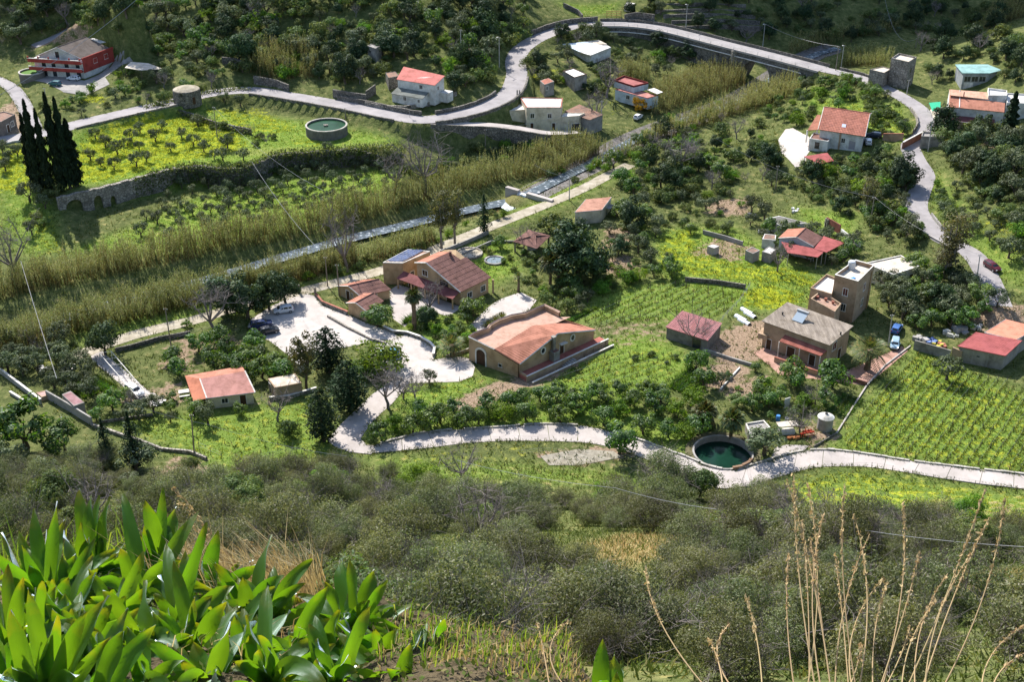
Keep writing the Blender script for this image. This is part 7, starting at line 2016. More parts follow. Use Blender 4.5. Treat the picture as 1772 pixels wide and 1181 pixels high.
kind('fir',[conifer(60 + i,1500,.8,'conifer',3.4,.5,12) for i in range(2)],[MB().tube([(0,0,-.3),(0,0,1.5),(.02,0,3.2)],[.08,.06,.01],6).mesh('trunk',bark)])
def cyp(seed):
 g = np.random.default_rng(seed);n = 5200;t = g.random(n) ** .8;r = .95*np.sin(np.clip(t * .93+.07,0,1) ** .55*math.pi) ** .7*(.8+.25*np.sin(t * 40+seed));a = g.random(n) * 6.283
 q = np.sqrt(.45+.55*g.random(n));lump = 1+.16*np.sin(a * 5+t * 23) + .1*np.sin(a * 9-t * 31)
 P = np.column_stack([np.cos(a) * r * q * lump,np.sin(a) * r * q * lump,.5+t * 12.2]);N = np.column_stack([np.cos(a),np.sin(a),.45+0*a]) + g.normal(size=(n,3)) * .45
 T = np.column_stack([np.cos(a) * .2,np.sin(a) * .2,np.ones(n)]) + g.normal(size=(n,3)) * .2
 return leaves('crown',P,N,.5,LM['cypress'],.4,T=T)
kind('cypress',[cyp(i) for i in range(3)],[MB().tube([(0,0,-.5),(0,0,11)],[.25,.03],7).mesh('trunk',bark)])
kind('euca',[crown('crown',2200,(.72,.72,2.1),30,.42,.17,'euca',3.6,seed=70 + i,base=-1,irregular=.35,shell=.3) for i in range(2)],[limbs(70 + i,5.2,.1,.6,6,base_split=.3).mesh('trunk',bark_pale) for i in range(2)])
kind('acacia',[crown('crown',1900,(.8,.8,1.05),22,.36,.15,'euca',1.7,seed=75 + i,base=-.9,irregular=.3) for i in range(2)],[limbs(75,2,.08,.5,5).mesh('trunk',bark)])
kind('lime',[crown('crown',1500,(.85,.85,.65),15,.4,.16,'lime',.75,seed=80 + i,irregular=.3) for i in range(3)],[limbs(80,.9,.07,.5,5).mesh('trunk',bark)])
kind('yellowtree',[crown('crown',1500,(.85,.85,.75),16,.38,.17,'yellowleaf',1.0,seed=85,irregular=.25)],[limbs(85,1,.08,.5,5).mesh('trunk',bark)])
# near-slope scrub: finer leaves, visible twigs
NS = []
for i in range(6):
 P,N = blob(12500,(.88,.88,.68),38+4*i,.33,seed=90+i,base=-.7,irregular=.32,shell=.42);N = N + RNG.normal(size=N.shape) * .45
 me = leaves('crown',P + np.array([0,0,.78]),N,.06,LM['macchia'],.38);NS.append(me)
kind('macchia',NS,[limbs(90 + i,1.15,.055,.8,8,twigs=330,tl=.5,base_split=.22).mesh('trunk',LM['twig']) for i in range(4)])
P_,N_ = blob(9000,(.92,.92,.66),30,.32,seed=97,base=-.55,irregular=.28)
kind('macchia_lime',[leaves('crown',P_ + np.array([0,0,.75]),N_,.085,LM['lime'],.4)],[limbs(97,1.1,.05,.7,6,base_split=.22).mesh('trunk',LM['twig'])])
P_,N_ = blob(9000,(.92,.92,.7),30,.30,seed=98,base=-.55,irregular=.28)
kind('macchia_dark',[leaves('crown',P_ + np.array([0,0,.8]),N_,.095,LM['shrub'],.42)],[limbs(98,1.1,.06,.7,6,base_split=.22).mesh('trunk',bark)])
def bare(seed,h=2.2,n=7,tw=230,m=None,r=.075,tl=.5,sp=.95): return limbs(seed,h,r,sp,n,twigs=tw,tl=tl,base_split=.28).mesh('branches',m or LM['twig'])
BARE = [bare(100),bare(101),bare(102,2.4,8,260),bare(103,1.3,9,260,None,.05,.42,.9)]
def palm_crown(n,L,droop,width,seed,m='palm',fan=False):
 g = np.random.default_rng(seed);P = [];N = [];T = [];S_ = []
 for i in range(n):
  a = 2.399*i + g.normal() * .1;el = math.radians(75-105*(i / n)) + g.normal() * .08;l = L * (.85+.3*g.random())
  d = np.array([math.cos(a) * math.cos(el),math.sin(a) * math.cos(el),math.sin(el)]);side = np.array([-math.sin(a),math.cos(a),0])
  for t in np.linspace(.12,1,15):
   q = d * l * t - np.array([0,0,droop * l * t * t])
   tan = unit(d - np.array([0,0,2*droop * t]))
   for s_ in (-1,1):
    dirn = unit(side * s_ * (1.0 if not fan else .5) + tan * .8);w = width * math.sin(math.pi * min(1,t * .85+.15)) + .1
    P.append(q + dirn * w * .5);T.append(dirn);N.append(np.cross(dirn,tan) * s_ + np.array([0,0,.3]));S_.append(w)
 return leaves('fronds',np.array(P),np.array(N),np.array(S_),LM[m],.17,T=np.array(T))
DATE = palm_crown(46,3.6,.42,.75,1);FAN = palm_crown(40,1.7,.5,.8,2,fan=True);CYCAD = palm_crown(26,1.5,.3,.4,3)
def plant(kindname,p,sc,label,group=None,name='tree',cat='tree',zs=1.0,single=False,seed=None,parts=('trunk','crown')):
 cr,tr = KIND[kindname];i = seed if seed is not None else int(RNG.integers(1000))
 r = thing(name,label,cat,p,group);r.rotation_euler[2] = RNG.random() * 6.283;r.scale = (sc,sc,sc * zs)
 link(parts[0],tr[i % len(tr)],r);link(parts[1],cr[i % len(cr)],r);return r
def bare_tree(px,py,sc,label,k=0,name='bare_tree',zs=1.0,z=None):
 p = gnd(px,py);r = thing(name,label,'tree',p);r.scale = (sc,sc,sc * zs);r.rotation_euler[2] = RNG.random() * 6.28;link('branches',BARE[k],r);return r
def at(px,py): return gnd(px,py)
# single trees one can point to
def S1(kindname,px,py,w,label,name='tree',cat='tree',zs=1.0,seed=None):
 return plant(kindname,at(px,py),w / 2,label,None,name,cat,zs,seed=seed)
for i,(x,y,ty,w) in enumerate(((72,333,172,3.6),(60,322,196,3.2),(88,336,188,3.0),(108,330,160,3.8),(122,326,168,3.4),(133,322,205,4.2))):
 p = at(x,y);h = up(p,ty) - p[2];r = thing('cypress_tree',['tallest-left','leftmost lower','slender middle','tallest-right','narrow right','broad bushy low'][i] + ' cypress of the dark clump by the arched wall','tree',p,'cypress clump by the arched wall')
 r.scale = (w / 2,w / 2,h / 12.8);r.rotation_euler[2] = i;link('trunk',KIND['cypress'][1][0],r);link('crown',KIND['cypress'][0][i % 3],r)
p = at(1743,238);r = thing('cypress_tree','single cypress before the salmon-roofed house at the right','tree',p);r.scale = (2.0,2.0,(up(p,158) - p[2]) / 12.8);link('trunk',KIND['cypress'][1][0],r);link('crown',KIND['cypress'][0][1],r)
S1('conifer',606,712,7.8,'largest dark conifer beside the driveway','conifer_tree',zs=.72,seed=0);S1('conifer',560,764,6.4,'dark conifer at the lower left road bend','conifer_tree',zs=.9,seed=1);S1('conifer',568,645,7.8,'dark conifer at the corner of the car park','conifer_tree',zs=.66,seed=2)
S1('acacia',530,672,6.0,'feathery yellow-green tree beside the tan block hut',zs=1.25)
for x,y,w,l in ((395,548,8,'leftmost round dark tree above the car park'),(428,552,8,'second round dark tree above the car park'),(466,536,6.4,'third round dark tree above the car park'),(494,524,6,'round dark tree nearest the car park gate'),(182,613,6,'round dark tree at the end of the pergola')): S1('darktree',x,y,w,l,zs=1.02)
for x,y,w,l in ((1000,488,11.5,'huge dark tree in the garden behind the pavilion'),(975,470,8,'dark tree left of the huge garden tree'),(990,440,7.5,'dark treetop behind the huge garden tree'),(1030,480,6,'lower dark tree right of the huge garden tree')): S1('darktree',x,y,w,l,zs=.95)
for x,y,w,l in ((1096,396,7,'dark glossy loquat by the terracotta hut'),(1075,440,4,'round dark bush tree in the kitchen garden'),(950,400,7,'olive-green rounded tree between pavilion and track'),(1332,290,6,'dark tree beside the pale yard of the tiled house'),(1562,325,8,'big dark round bush on the left of the right-hand road')): S1('darktree' if 'dark' in l else 'shrub',x,y,w,l,zs=.9)
S1('euca',764,430,5.6,'tall wispy gum tree behind the villa, left one','gum_tree',zs=.98);S1('euca',787,422,5.2,'tall wispy gum tree behind the villa, right one','gum_tree',zs=.98)
S1('fir',838,404,5.4,'small fir standing by the track wall','fir_tree',zs=1.05);S1('fir',188,802,5.5,'pale fir left of the pair at the scrub edge','fir_tree',zs=.9);S1('fir',236,810,6.5,'taller fir right of the pair at the scrub edge','fir_tree',zs=.95)
S1('euca',1500,372,5,'yellowish gum tree in the bushes above the red canopies','gum_tree',zs=.75);S1('euca',1643,470,7,'dark gum tree over the right-hand road','gum_tree',zs=.75);S1('euca',1632,480,6,'lower gum tree on the road edge','gum_tree',zs=.55)
S1('yellowtree',1109,194,5,'small golden-yellow tree before the pale blue house',zs=.9);S1('citrus',1070,786,6.2,'dark leafy tree standing alone on the near road edge',zs=1.0)
S1('citrus',654,566,5.8,'bright green dense bush tree beside the lowest annex','bush','bush',.85);S1('darktree',738,562,4.4,'round clipped garden tree on the villa lawn',zs=.8);S1('citrus',818,548,5.5,'leafy green bush at the front corner of the villa','bush','bush',.9)
S1('lime',655,640,10,'spreading light-green tree over the blue car',zs=.7);S1('lime',630,650,6,'light-green bush left of the spreading tree','bush','bush',.7)
S1('olive',743,664,3,'tiny olive tree at the yard edge','olive_tree');S1('olive',1637,658,5.4,'grey-green olive tree leaning in the right vineyard','olive_tree',zs=.95);S1('olive',1322,788,7.0,'silvery olive bush beside the round basin','olive_tree',zs=.75)
S1('citrus',1438,672,6.5,'orange tree below the farmhouse terrace','citrus_tree');S1('citrus',1368,660,5,'second citrus tree below the farmhouse terrace','citrus_tree');S1('citrus',1204,645,4.6,'dark plum-like tree in front of the red striped shed',zs=1.1)
S1('darktree',812,545,3,'small dark bush between villa corner and forecourt','bush','bush',.7);S1('shrub',497,752,4.5,'round bush alone in the field below the salmon shed','bush','bush')
bare_tree(733,338,6.0,'big bare tree spreading over the river bank',2,zs=1.05);bare_tree(372,580,4.6,'pale bare tree beside the car park',0,zs=1.0);bare_tree(20,492,5.0,'tall bare tree at the left picture edge',1,zs=1.2);bare_tree(683,335,4.5,'bare grey tree left of the big bare one',1)
bare_tree(672,708,3.6,'thin bare tree on the driveway edge',0,zs=1.0);bare_tree(697,692,3.2,'bare shrub tree by the driveway mouth',3);bare_tree(719,688,3.0,'small brownish bare tree above the driveway',3);bare_tree(1194,598,4.6,'bare pinkish bush in front of the striped shed',3,'bare_bush',1.0);bare_tree(745,545,3.0,'white-barked bare tree in front of the villa porch',0)
bare_tree(905,430,3.6,'pale bare branches beside the pavilion roof',3,'bare_bush');bare_tree(1030,215,4,'bare shrub in the gardens below the road',0);bare_tree(1050,170,4.5,'pale bare tree by the reeds above the blue house',1);bare_tree(1290,76,4.5,'bare fig tree behind the bridge',3);bare_tree(1180,300,5,'purplish bare tree in the river gardens',2,zs=.8);bare_tree(600,470,4.5,'reddish bare poplar by the annex',1,zs=1.3);bare_tree(1385,750,3,'brown bare shrub behind the red cultivator',3,'bare_bush')
bare_tree(860,905,3.2,'grey dead bush in the middle of the scrub',3,'bare_bush');bare_tree(800,835,4.0,'grey leafless bush at the top of the scrub',3,'bare_bush');bare_tree(1640,950,3.0,'pinkish bare bush among the right-hand scrub',3,'bare_bush');bare_tree(480,730,2.6,'leafless fruit tree below the tan hut',1);bare_tree(1345,470,2.6,'bare fruit tree by the square concrete box',0);bare_tree(1412,700,2.4,'bare vine stump beside the vegetable plot',3,'bare_bush')
def palm(px,py,h,fr,sc,label,tr=.28,name='palm_tree'):
 p = at(px,py);r = thing(name,label,'palm',p)
 if h > .3: link('trunk',MB().tube([(0,0,-.3),(.08,0,h * .5),(0,0,h)],[tr * 1.3,tr,tr * 1.15],9).mesh('trunk',bark_palm),r)
 o = link('fronds',fr,r);o.location = (0,0,h);o.scale = (sc,) * 3;return r
palm(717,570,7.4,FAN,1.15,'tall fan palm with shaggy trunk in the villa garden',.42);palm(782,617,2.4,DATE,1.0,'date palm with orange fruit stalks beside the hall door',.45);palm(952,492,5.0,FAN,1.7,'dark bushy palm in the shade of the huge tree');palm(966,482,4,FAN,1.5,'lower dark palm right of the shaded one')
palm(1500,640,4.2,DATE,1.25,'big date palm at the farmhouse corner',.5);palm(1264,757,3.6,FAN,1.45,'fan palm on the rim of the round basin');palm(1218,735,2.6,FAN,1.5,'leafy fan palm left of the basin palm');palm(897,505,3.5,CYCAD,.9,'yellowish dead palm on the forecourt edge',.25)
for i,(x,y) in enumerate(((857,558),(846,566),(868,552),(776,600))): palm(x,y,.25,CYCAD,1.1,['middle','front','rear','isolated'][i] + ' sago palm tuft between forecourt and hall',name='sago_palm')
palm(1000,470,1.0,CYCAD,1.2,'pale grassy palm tuft under the huge garden tree',name='sago_palm')
palm(1640,222,2.2,DATE,.6,'small palm beside the salmon-roofed house drive')
# citrus rows above the near road
CIT = [(682,744),(715,750),(746,742),(762,733),(806,740),(828,735),(869,727),(910,728),(969,733),(1045,736),(1113,752),(1157,757),(1185,757),(1210,750),(964,690),(1032,685),(1073,684),(1002,717),(1071,718),(956,711),(905,703),(1096,703),(1134,713),(1144,696),(1172,723),(985,702),(1050,702),(935,695),(880,708),(845,715),(1200,700),(1120,690),(1020,700),(660,765),(1330,705),(1300,712),(1390,705),(1318,690),(1215,670),(790,722),(730,722)]
for i,(x,y) in enumerate(CIT):
 plant('citrus' if i % 6 else 'lime',at(x,y),(1.75 + RNG.random() * .6),'round green citrus tree with dark trunk in the grove above the near road','citrus trees above the near road','citrus_tree')
for i,(x,y) in enumerate(((310,650),(345,610),(370,635),(395,615),(400,640),(430,630),(450,625),(470,640),(420,650),(455,655),(485,645),(440,605),(490,660),(300,630),(380,600))):
 plant('citrus',at(x,y),2.0 + RNG.random() * .6,'dense dark citrus tree in the small grove behind the salmon shed','citrus trees behind the salmon shed','citrus_tree')
# orchard olives on the lower terrace
gx = 0;px_block = []
OLV = [(200,425),(290,385),(262,400),(245,410),(330,378),(300,360)]
rowsO = [onz(*q,.5) for q in ((215,418),(690,300),(660,345),(330,420))]
u_ = (rowsO[1] - rowsO[0]);Lr = np.linalg.norm(u_);u_ /= Lr;v_ = V3(-u_[1],u_[0],0)
poly_o = [onz(x,y,.5)[:2] for x,y in ((205,425),(250,360),(330,318),(430,312),(560,288),(700,280),(710,318),(620,352),(500,378),(330,418))]
cnt = 0
for i in range(-4,30):
 for j in range(-6,14):
  q = rowsO[0] + u_ * (i * 4.6+(RNG.random() - .5) * 1.6) + v_ * (j * 4.6+(RNG.random() - .5) * 1.6)
  if inpoly(poly_o,np.array([q[0]]),np.array([q[1]]))[0] and RNG.random() < .86:
   plant('olive',V3(q[0],q[1],float(H(q[0],q[1]))),1.1 + RNG.random() * .75,'small olive tree in the lower terraced orchard','olive trees in the lower orchard','olive_tree');cnt += 1
for x,y in ((955,900),(1105,880),(720,1000),(870,990),(950,1020),(800,1050),(1165,1030),(1240,940),(1320,990),(1390,1030),(1460,1080),(1550,1010),(690,1130),(780,1150),(930,1130),(620,1090),(650,940),(1660,1090),(1530,690),(1640,720),(1520,1090),(60,1100),(40,1160),(20,1040),(120,1060),(1350,860),(900,960),(1060,960),(1000,1100)):
 plant('olive',at(x / 3.938,y / 3.938 + 1),1.3 + RNG.random() * .8,'gnarled olive tree in the yellow-flowered meadow','olive trees in the flowering meadow','olive_tree')
# scattered trees and bushes by region
def region(px,n,mix_,size,label,group,name='bush',cat='bush',mind=2.2,zs=(.8,1.1),pix=True):
 """mix_ = [(kind, weight)], size range = crown width in metres; labels per kind of look"""
 px = np.array(px,float);x0,y0 = px.min(0);x1,y1 = px.max(0);got = []
 ks = [k for k,w in mix_];ws = np.array([w for k,w in mix_],float);ws /= ws.sum()
 X,Y = x0+RNG.random(n * 12) * (x1-x0),y0+RNG.random(n * 12) * (y1-y0);k = inpoly(px,X,Y)
 Q = gnd_many(X[k],Y[k]);Q = Q[~blocked(Q[:,0],Q[:,1])]
 for p in Q:
  if len(got) >= n: break
  if any((p[0] - q[0]) ** 2+(p[1] - q[1]) ** 2<mind * mind for q in got): continue
  got.append(p);k = ks[int(RNG.choice(len(ks),p=ws))];w = size[0] + (size[1] - size[0]) * RNG.random() ** 1.6
  desc = dict(olive='grey-green olive tree',citrus='dark green leafy tree',shrub='mid-green bush',darktree='dark rounded tree',lime='light-green bush',euca='wispy yellowish tree',fir='pointed dark fir',bare='leafless grey shrub',cypress='dark cypress',macchia='grey-green wild olive bush',macchia_lime='bright green bush',macchia_dark='darker green bush')[k]
  tn = name.replace('bush','tree');nm = dict(olive=name.replace('bush','olive') if name != 'bush' else 'olive_tree',citrus=tn,darktree=tn,euca='gum_tree',fir='fir_tree',macchia='wild_olive').get(k,name)
  if k == 'bare':
   r = thing('bare_bush',desc + ' ' + label,'bush',p,group);r.scale = (w / 2.2,) * 3;r.rotation_euler[2] = RNG.random() * 6;link('branches',BARE[int(RNG.integers(4))],r)
  else: plant(k,p,w / 2,desc + ' ' + label,group,nm,'tree' if 'tree' in desc else cat,zs[0] + (zs[1] - zs[0]) * RNG.random())
 return got
region([(225,-5),(930,-5),(905,60),(860,100),(850,145),(780,160),(770,120),(690,105),(640,150),(560,145),(420,125),(330,130),(250,95)],280,[('shrub',4),('darktree',3),('olive',2.5),('citrus',2),('lime',1),('bare',.7)],(3,8),'on the wooded hillside above the upper road','trees and bushes on the left hillside',mind=2.5,name='hillside_bush')
region([(-10,-5),(240,-5),(235,95),(200,75),(150,50),(90,60),(50,60),(40,85),(-10,80)],45,[('shrub',3),('darktree',3),('bare',1),('olive',1)],(3,8),'above the red house at the top left','trees at the top left',mind=3,name='hillside_bush')
region([(150,165),(200,130),(300,110),(420,135),(420,150),(300,172),(200,195),(110,205),(70,190)],40,[('shrub',3),('citrus',2),('lime',1),('bare',1),('olive',1)],(2,5),'between the red house and the left road','bushes below the red house',name='garden_bush')
region([(905,95),(960,65),(1040,50),(1130,60),(1260,95),(1270,118),(1160,130),(1080,130),(1030,175),(950,150),(915,140)],80,[('shrub',4),('olive',2),('darktree',1.5),('lime',.6),('bare',1.2)],(2,6),'in the gardens between upper road and bridge','bushes between road and bridge',name='garden_bush')
region([(1080,-5),(1780,-5),(1780,20),(1600,60),(1480,75),(1330,72),(1180,45),(1090,30)],110,[('shrub',3),('darktree',3),('olive',1),('bare',.6)],(2.5,6),'on the shaded slope behind the bridge','bushes on the shaded slope',mind=2.6,name='hillside_bush')
region([(1590,60),(1780,10),(1780,150),(1735,150),(1740,110),(1650,105),(1640,160),(1600,150),(1585,95)],48,[('shrub',3),('darktree',3),('bare',.6)],(2.5,6),'around the teal-roofed metal shed','bushes around the metal shed',mind=2.4,name='thicket_bush')
region([(1330,165),(1400,145),(1480,140),(1560,180),(1570,240),(1510,235),(1500,195),(1420,182),(1395,225),(1345,215),(1310,230)],70,[('citrus',3),('shrub',3),('olive',1.2),('lime',1)],(2,5),'in the gardens behind the tiled house','trees behind the tiled house',name='garden_bush')
region([(1080,250),(1180,225),(1310,235),(1345,250),(1350,320),(1300,330),(1220,340),(1130,350),(1070,330),(1060,290)],95,[('citrus',2),('shrub',3),('darktree',.8),('olive',2),('lime',1.6),('bare',.8)],(2.2,6),'in the river gardens','trees in the river gardens',name='thicket_bush')
region([(1350,310),(1430,280),(1540,265),(1585,300),(1575,370),(1610,420),(1560,430),(1490,390),(1410,350)],105,[('shrub',4),('olive',1.5),('citrus',1),('darktree',.8),('lime',.6)],(2,5.5),'in the thicket left of the right-hand road','thicket left of the right-hand road',mind=1.9,name='thicket_bush')
region([(1620,225),(1690,235),(1780,245),(1780,360),(1700,350),(1640,290)],60,[('olive',3),('shrub',3),('darktree',2)],(3,7),'on the slope right of the right-hand road','bushes right of the right-hand road',name='thicket_bush')
region([(1620,320),(1780,350),(1780,470),(1730,440),(1690,425),(1640,385)],36,[('olive',3),('shrub',3),('lime',1)],(2,5.5),'beside the lower bend of the right-hand road','bushes beside the lower road bend',mind=3.2)
region([(1510,470),(1590,470),(1690,490),(1735,530),(1690,565),(1590,575),(1560,560),(1520,530)],52,[('citrus',3),('olive',3),('darktree',1)],(3,6.5),'in the grove between the tower house and the road','grove beside the tower house',mind=2.6)
region([(1060,370),(1150,340),(1300,340),(1330,380),(1280,410),(1210,400),(1150,420),(1110,440),(1060,470),(1040,420)],38,[('olive',3),('shrub',2),('citrus',1),('lime',2)],(2,5),'in the kitchen gardens right of the terracotta hut','trees in the kitchen gardens',mind=3.2)
region([(980,490),(1060,460),(1150,445),(1180,480),(1080,500),(1000,545),(960,540),(930,510)],34,[('shrub',3),('citrus',2),('olive',1.5),('lime',1.5)],(1.8,4.5),'between the hall and the huge dark tree','bushes behind the hall',mind=2,name='garden_bush')
region([(830,430),(890,420),(940,450),(930,500),(880,470)],14,[('shrub',2),('citrus',2)],(1.5,3.5),'on the villa lawn','bushes on the villa lawn')
region([(1300,400),(1480,410),(1500,450),(1440,460),(1350,455)],22,[('olive',3),('citrus',2)],(2.5,5.5),'round the red sheet canopies','trees round the red canopies',mind=3)
region([(690,565),(740,545),(800,545),(830,575),(790,605),(745,590)],26,[('shrub',3),('citrus',2),('lime',1)],(1.4,3.2),'in the flower garden of the villa','garden bushes of the villa',mind=1.5,name='garden_bush')
region([(0,600),(100,590),(150,625),(160,690),(120,690),(60,665),(0,640)],30,[('olive',4),('bare',1)],(3,5),'in the plot behind the left boundary wall','olives behind the left boundary wall',mind=2.6)
region([(210,690),(320,690),(430,720),(360,735),(250,730),(160,730)],17,[('olive',3),('citrus',2),('bare',1)],(2,4.5),'in the allotments below the salmon shed','allotment trees',mind=3)
region([(1240,660),(1300,640),(1420,690),(1440,720),(1380,735),(1290,725)],18,[('citrus',3),('lime',1),('olive',1)],(1.5,4),'in the vegetable plots below the farmhouse','trees in the vegetable plots',mind=2.6)
region([(700,300),(830,262),(960,245),(1000,250),(900,275),(760,315)],34,[('olive',3),('shrub',2),('lime',1)],(2,4.5),'on the bank below the cream house','olives below the cream house',mind=2.6)
region([(90,395),(110,300),(60,330),(20,420),(60,450)],9,[('olive',3),('shrub',2)],(3,6),'on the bank left of the cypresses','bushes left of the cypresses')
region([(430,232),(500,245),(460,258),(400,250),(300,200),(330,200)],14,[('shrub',3),('bare',1)],(1.5,3.5),'along the ivy wall in the meadow','bushes along the meadow wall')
region([(100,600),(430,530),(620,475),(620,490),(430,545),(180,600)],18,[('shrub',2),('lime',2)],(1.5,3),'on the grassy bank beside the track','bushes beside the track',mind=3)
region([(880,600),(1040,605),(1200,620),(1100,640),(980,660)],5,[('shrub',1)],(1,2),'in the field before the hall','bushes before the hall')
region([(940,300),(1060,265),(1130,215),(1240,180),(1330,150),(1350,165),(1220,235),(1090,285),(1000,325)],34,[('lime',3),('shrub',1),('bare',.5)],(2.2,4.6),'among the river reeds','light bushes among the river reeds',name='river_bush',mind=2.2)
region([(340,292),(430,292),(480,272),(560,265),(690,262),(690,285),(560,288),(430,310),(340,312)],34,[('shrub',3),('bare',.6),('lime',.5)],(1.8,3.6),'along the foot of the terrace wall','bushes along the terrace wall',name='wall_bush',mind=1.8)
region([(470,500),(620,470),(760,432),(880,385),(900,362),(860,368),(740,418),(600,455),(470,488)],20,[('lime',2),('shrub',2)],(1.8,3.6),'on the bank between river and track','bushes between river and track',name='river_bush',mind=2.2)
# near slope: wild olive scrub
region([(-60,800),(30,795),(140,800),(190,790),(280,835),(420,830),(420,850),(-60,860)],24,[('macchia',4),('olive',1),('bare',.4)],(3,6),'at the left foot of the near slope','scrub at the left foot of the slope',mind=2.2)
for c_ in ([(1005,945),(1090,925),(1225,925),(1235,950),(1120,985),(1050,1005)],[(1630,985),(1772,985),(1772,1035),(1690,1035)],[(690,800),(1000,812),(990,830),(720,835)]): block([gnd(*q) for q in c_])
NEARMIX = [('macchia',9),('macchia_dark',1.3),('macchia_lime',.5),('bare',.5)]
region([(-60,850),(200,850),(420,828),(600,815),(700,822),(720,880),(1000,865),(1000,930),(700,985),(300,985),(-60,960)],125,NEARMIX,(3.4,8.2),'on the upper part of the near slope','wild olive scrub at the foot of the near slope',mind=2.7,zs=(.85,1.3))
region([(1000,865),(1090,865),(1100,905),(1230,905),(1260,880),(1330,860),(1560,905),(1800,935),(1800,1000),(1230,985),(1000,960)],70,NEARMIX,(3.2,7.8),'on the right part of the near slope','wild olive scrub right of the clearing',mind=2.6,zs=(.85,1.3))
region([(100,985),(1000,985),(1050,1010),(1230,985),(1840,1010),(1840,1190),(560,1190),(100,1100)],100,[('macchia',10),('macchia_dark',.5),('bare',.3)],(2.8,6.2),'in the dense scrub close below the viewer','nearest wild olive scrub',mind=2.0,zs=(.85,1.25))
del BLOCK[-3:]
for x,y,w,k,l in ((50,775,10,'citrus','large dark-green bush at the left edge below the boundary wall'),(112,782,6,'citrus','smaller dark bush right of the large left one'),(740,862,7.5,'macchia_lime','bright green rounded bush in the middle of the scrub'),(845,930,5,'macchia_lime','pale blossoming bush in the middle of the scrub'),(1150,858,9.5,'macchia','large grey-green clump in front of the near road'),(1210,862,6.5,'macchia_dark','darker clump right of the large one before the road'),
                      (880,885,6,'macchia_dark','dark bush beside the bright green one'),(1050,870,4,'macchia_lime','light green bush above the clearing'),(330,815,3.2,'macchia_dark','small dark bush on the bare patch at the wall end'),(1680,970,6,'macchia_dark','dark green bush behind the right-hand stalks')):
 plant(k,at(x,y),w / 2,l,None,'bush','bush',1.0)
# grass, flowers, reeds, vines
def sample(px,dens,z=None,world=False,cap=90000):
 P = np.array([(p[0],p[1]) for p in (px if world else [gnd(*q) if z is None else onz(*q,z) for q in px])])
 x0,y0 = P.min(0);x1,y1 = P.max(0);n = int(min(cap * 2,(x1-x0) * (y1-y0) * dens))
 X,Y = x0+RNG.random(n) * (x1-x0),y0+RNG.random(n) * (y1-y0);k = inpoly(P,X,Y);X,Y = X[k],Y[k]
 k = ~blocked(X,Y);X,Y = X[k],Y[k]
 return np.column_stack([X,Y,H(X,Y)])[:cap]
def blades(P,h,w,k,lean=.5,spread=.12):
 """k triangular blades per point"""
 n = len(P) * k;B = np.repeat(P,k,0) + np.column_stack([RNG.normal(size=(n,2)) * spread,np.full(n,-.03)])
 a = RNG.random(n) * 6.283;s = np.column_stack([np.cos(a),np.sin(a),np.zeros(n)]);hh = (h * (.5+RNG.random(n)))[:,None] if np.isscalar(h) else np.repeat(h,k)[:,None] * (.6+.8*RNG.random((n,1)))
 t = B + np.column_stack([RNG.normal(size=(n,2)) * lean,np.ones(n)]) * hh
 return np.stack([B - s * w / 2,B + s * w / 2,t],1).reshape(-1,3)
def stuff(name,V,per,m,label=None):
 if len(V) == 0: return
 o = link(name,np_mesh(name,V,np.arange(len(V)),per,m));o['kind'] = 'stuff';return o
GR,FL,RO,ST = [],[],[],[]
LUSHP = [(pl,k) for c,pl,k in PAINT if c == LUSH];YELP = [(pl,k) for c,pl,k in PAINT if c == YEL];DRYP = [(pl,k) for c,pl,k in PAINT if c == DRY]
for pl,k in LUSHP: GR.append(blades(sample(pl,2.6*k,world=True,cap=14000),.24,.17,3,.6,.16))
for pl,k in YELP:
 P = sample(pl,5*k,world=True,cap=12000);n = np.sin(P[:,0] * .8+2*np.sin(P[:,1] * .33)) + np.sin(P[:,1] * .9+P[:,0] * .37) + RNG.normal(size=len(P)) * .8
 P = P[n > .55-1.3*k];FL.append(blades(P,.26,.15,3,.7,.15));GR.append(blades(P[::2],.24,.15,2,.6,.15))
for pl,k in DRYP[:-1]: ST.append(blades(sample(pl,3*k,world=True,cap=9000),.45,.10,3,.4,.2))
# rough herbs everywhere else
V_ = []
for px,d in (([(-40,380),(700,240),(1000,230),(1350,140),(1772,230),(1800,860),(1200,850),(640,800),(200,790),(-40,640)],.5),([(-40,-5),(1800,-5),(1800,230),(1400,150),(1000,220),(700,230),(-40,300)],.16),([(-80,790),(400,805),(1000,800),(1300,860),(1850,900),(1850,1190),(-80,1190)],3.2)):
 RO.append(blades(sample(px,d,cap=42000),.5 if d < 3 else .42,.22 if d < 3 else .12,3,.7,.3))
for A_ in (NR_TOP,NR_BOT,*[q for w_,h_ in ((ROAD,RW),(ROAD2,2.5),(TRACK,2.1),(SIDE,2.1)) for q in strip_poly(w_,h_)[:2]],*[np.array(b) for b in YARDS]):
 Q = np.column_stack([np.asarray(A_)[:,:2],np.zeros(len(A_))]);Q = resample(Q,.5) if len(Q) < 60 else Q;Q = np.repeat(Q,5,0)[:,:2] + RNG.normal(size=(len(Q) * 5,2)) * .3;Q = Q[RNG.random(len(Q)) < .5+.5*np.sin(Q[:,0] * .7) * np.sin(Q[:,1] * .9)]
 RO.append(blades(np.column_stack([Q,H(Q[:,0],Q[:,1]) + .05]),.26,.14,3,.7,.12))
stuff('grass',np.concatenate(GR),3,LM['grass']);stuff('yellow_flowers',np.concatenate(FL),3,LM['flower']);stuff('rough_herbs',np.concatenate(RO),3,LM['rough']);stuff('dry_grass',np.concatenate(ST),3,LM['straw'])
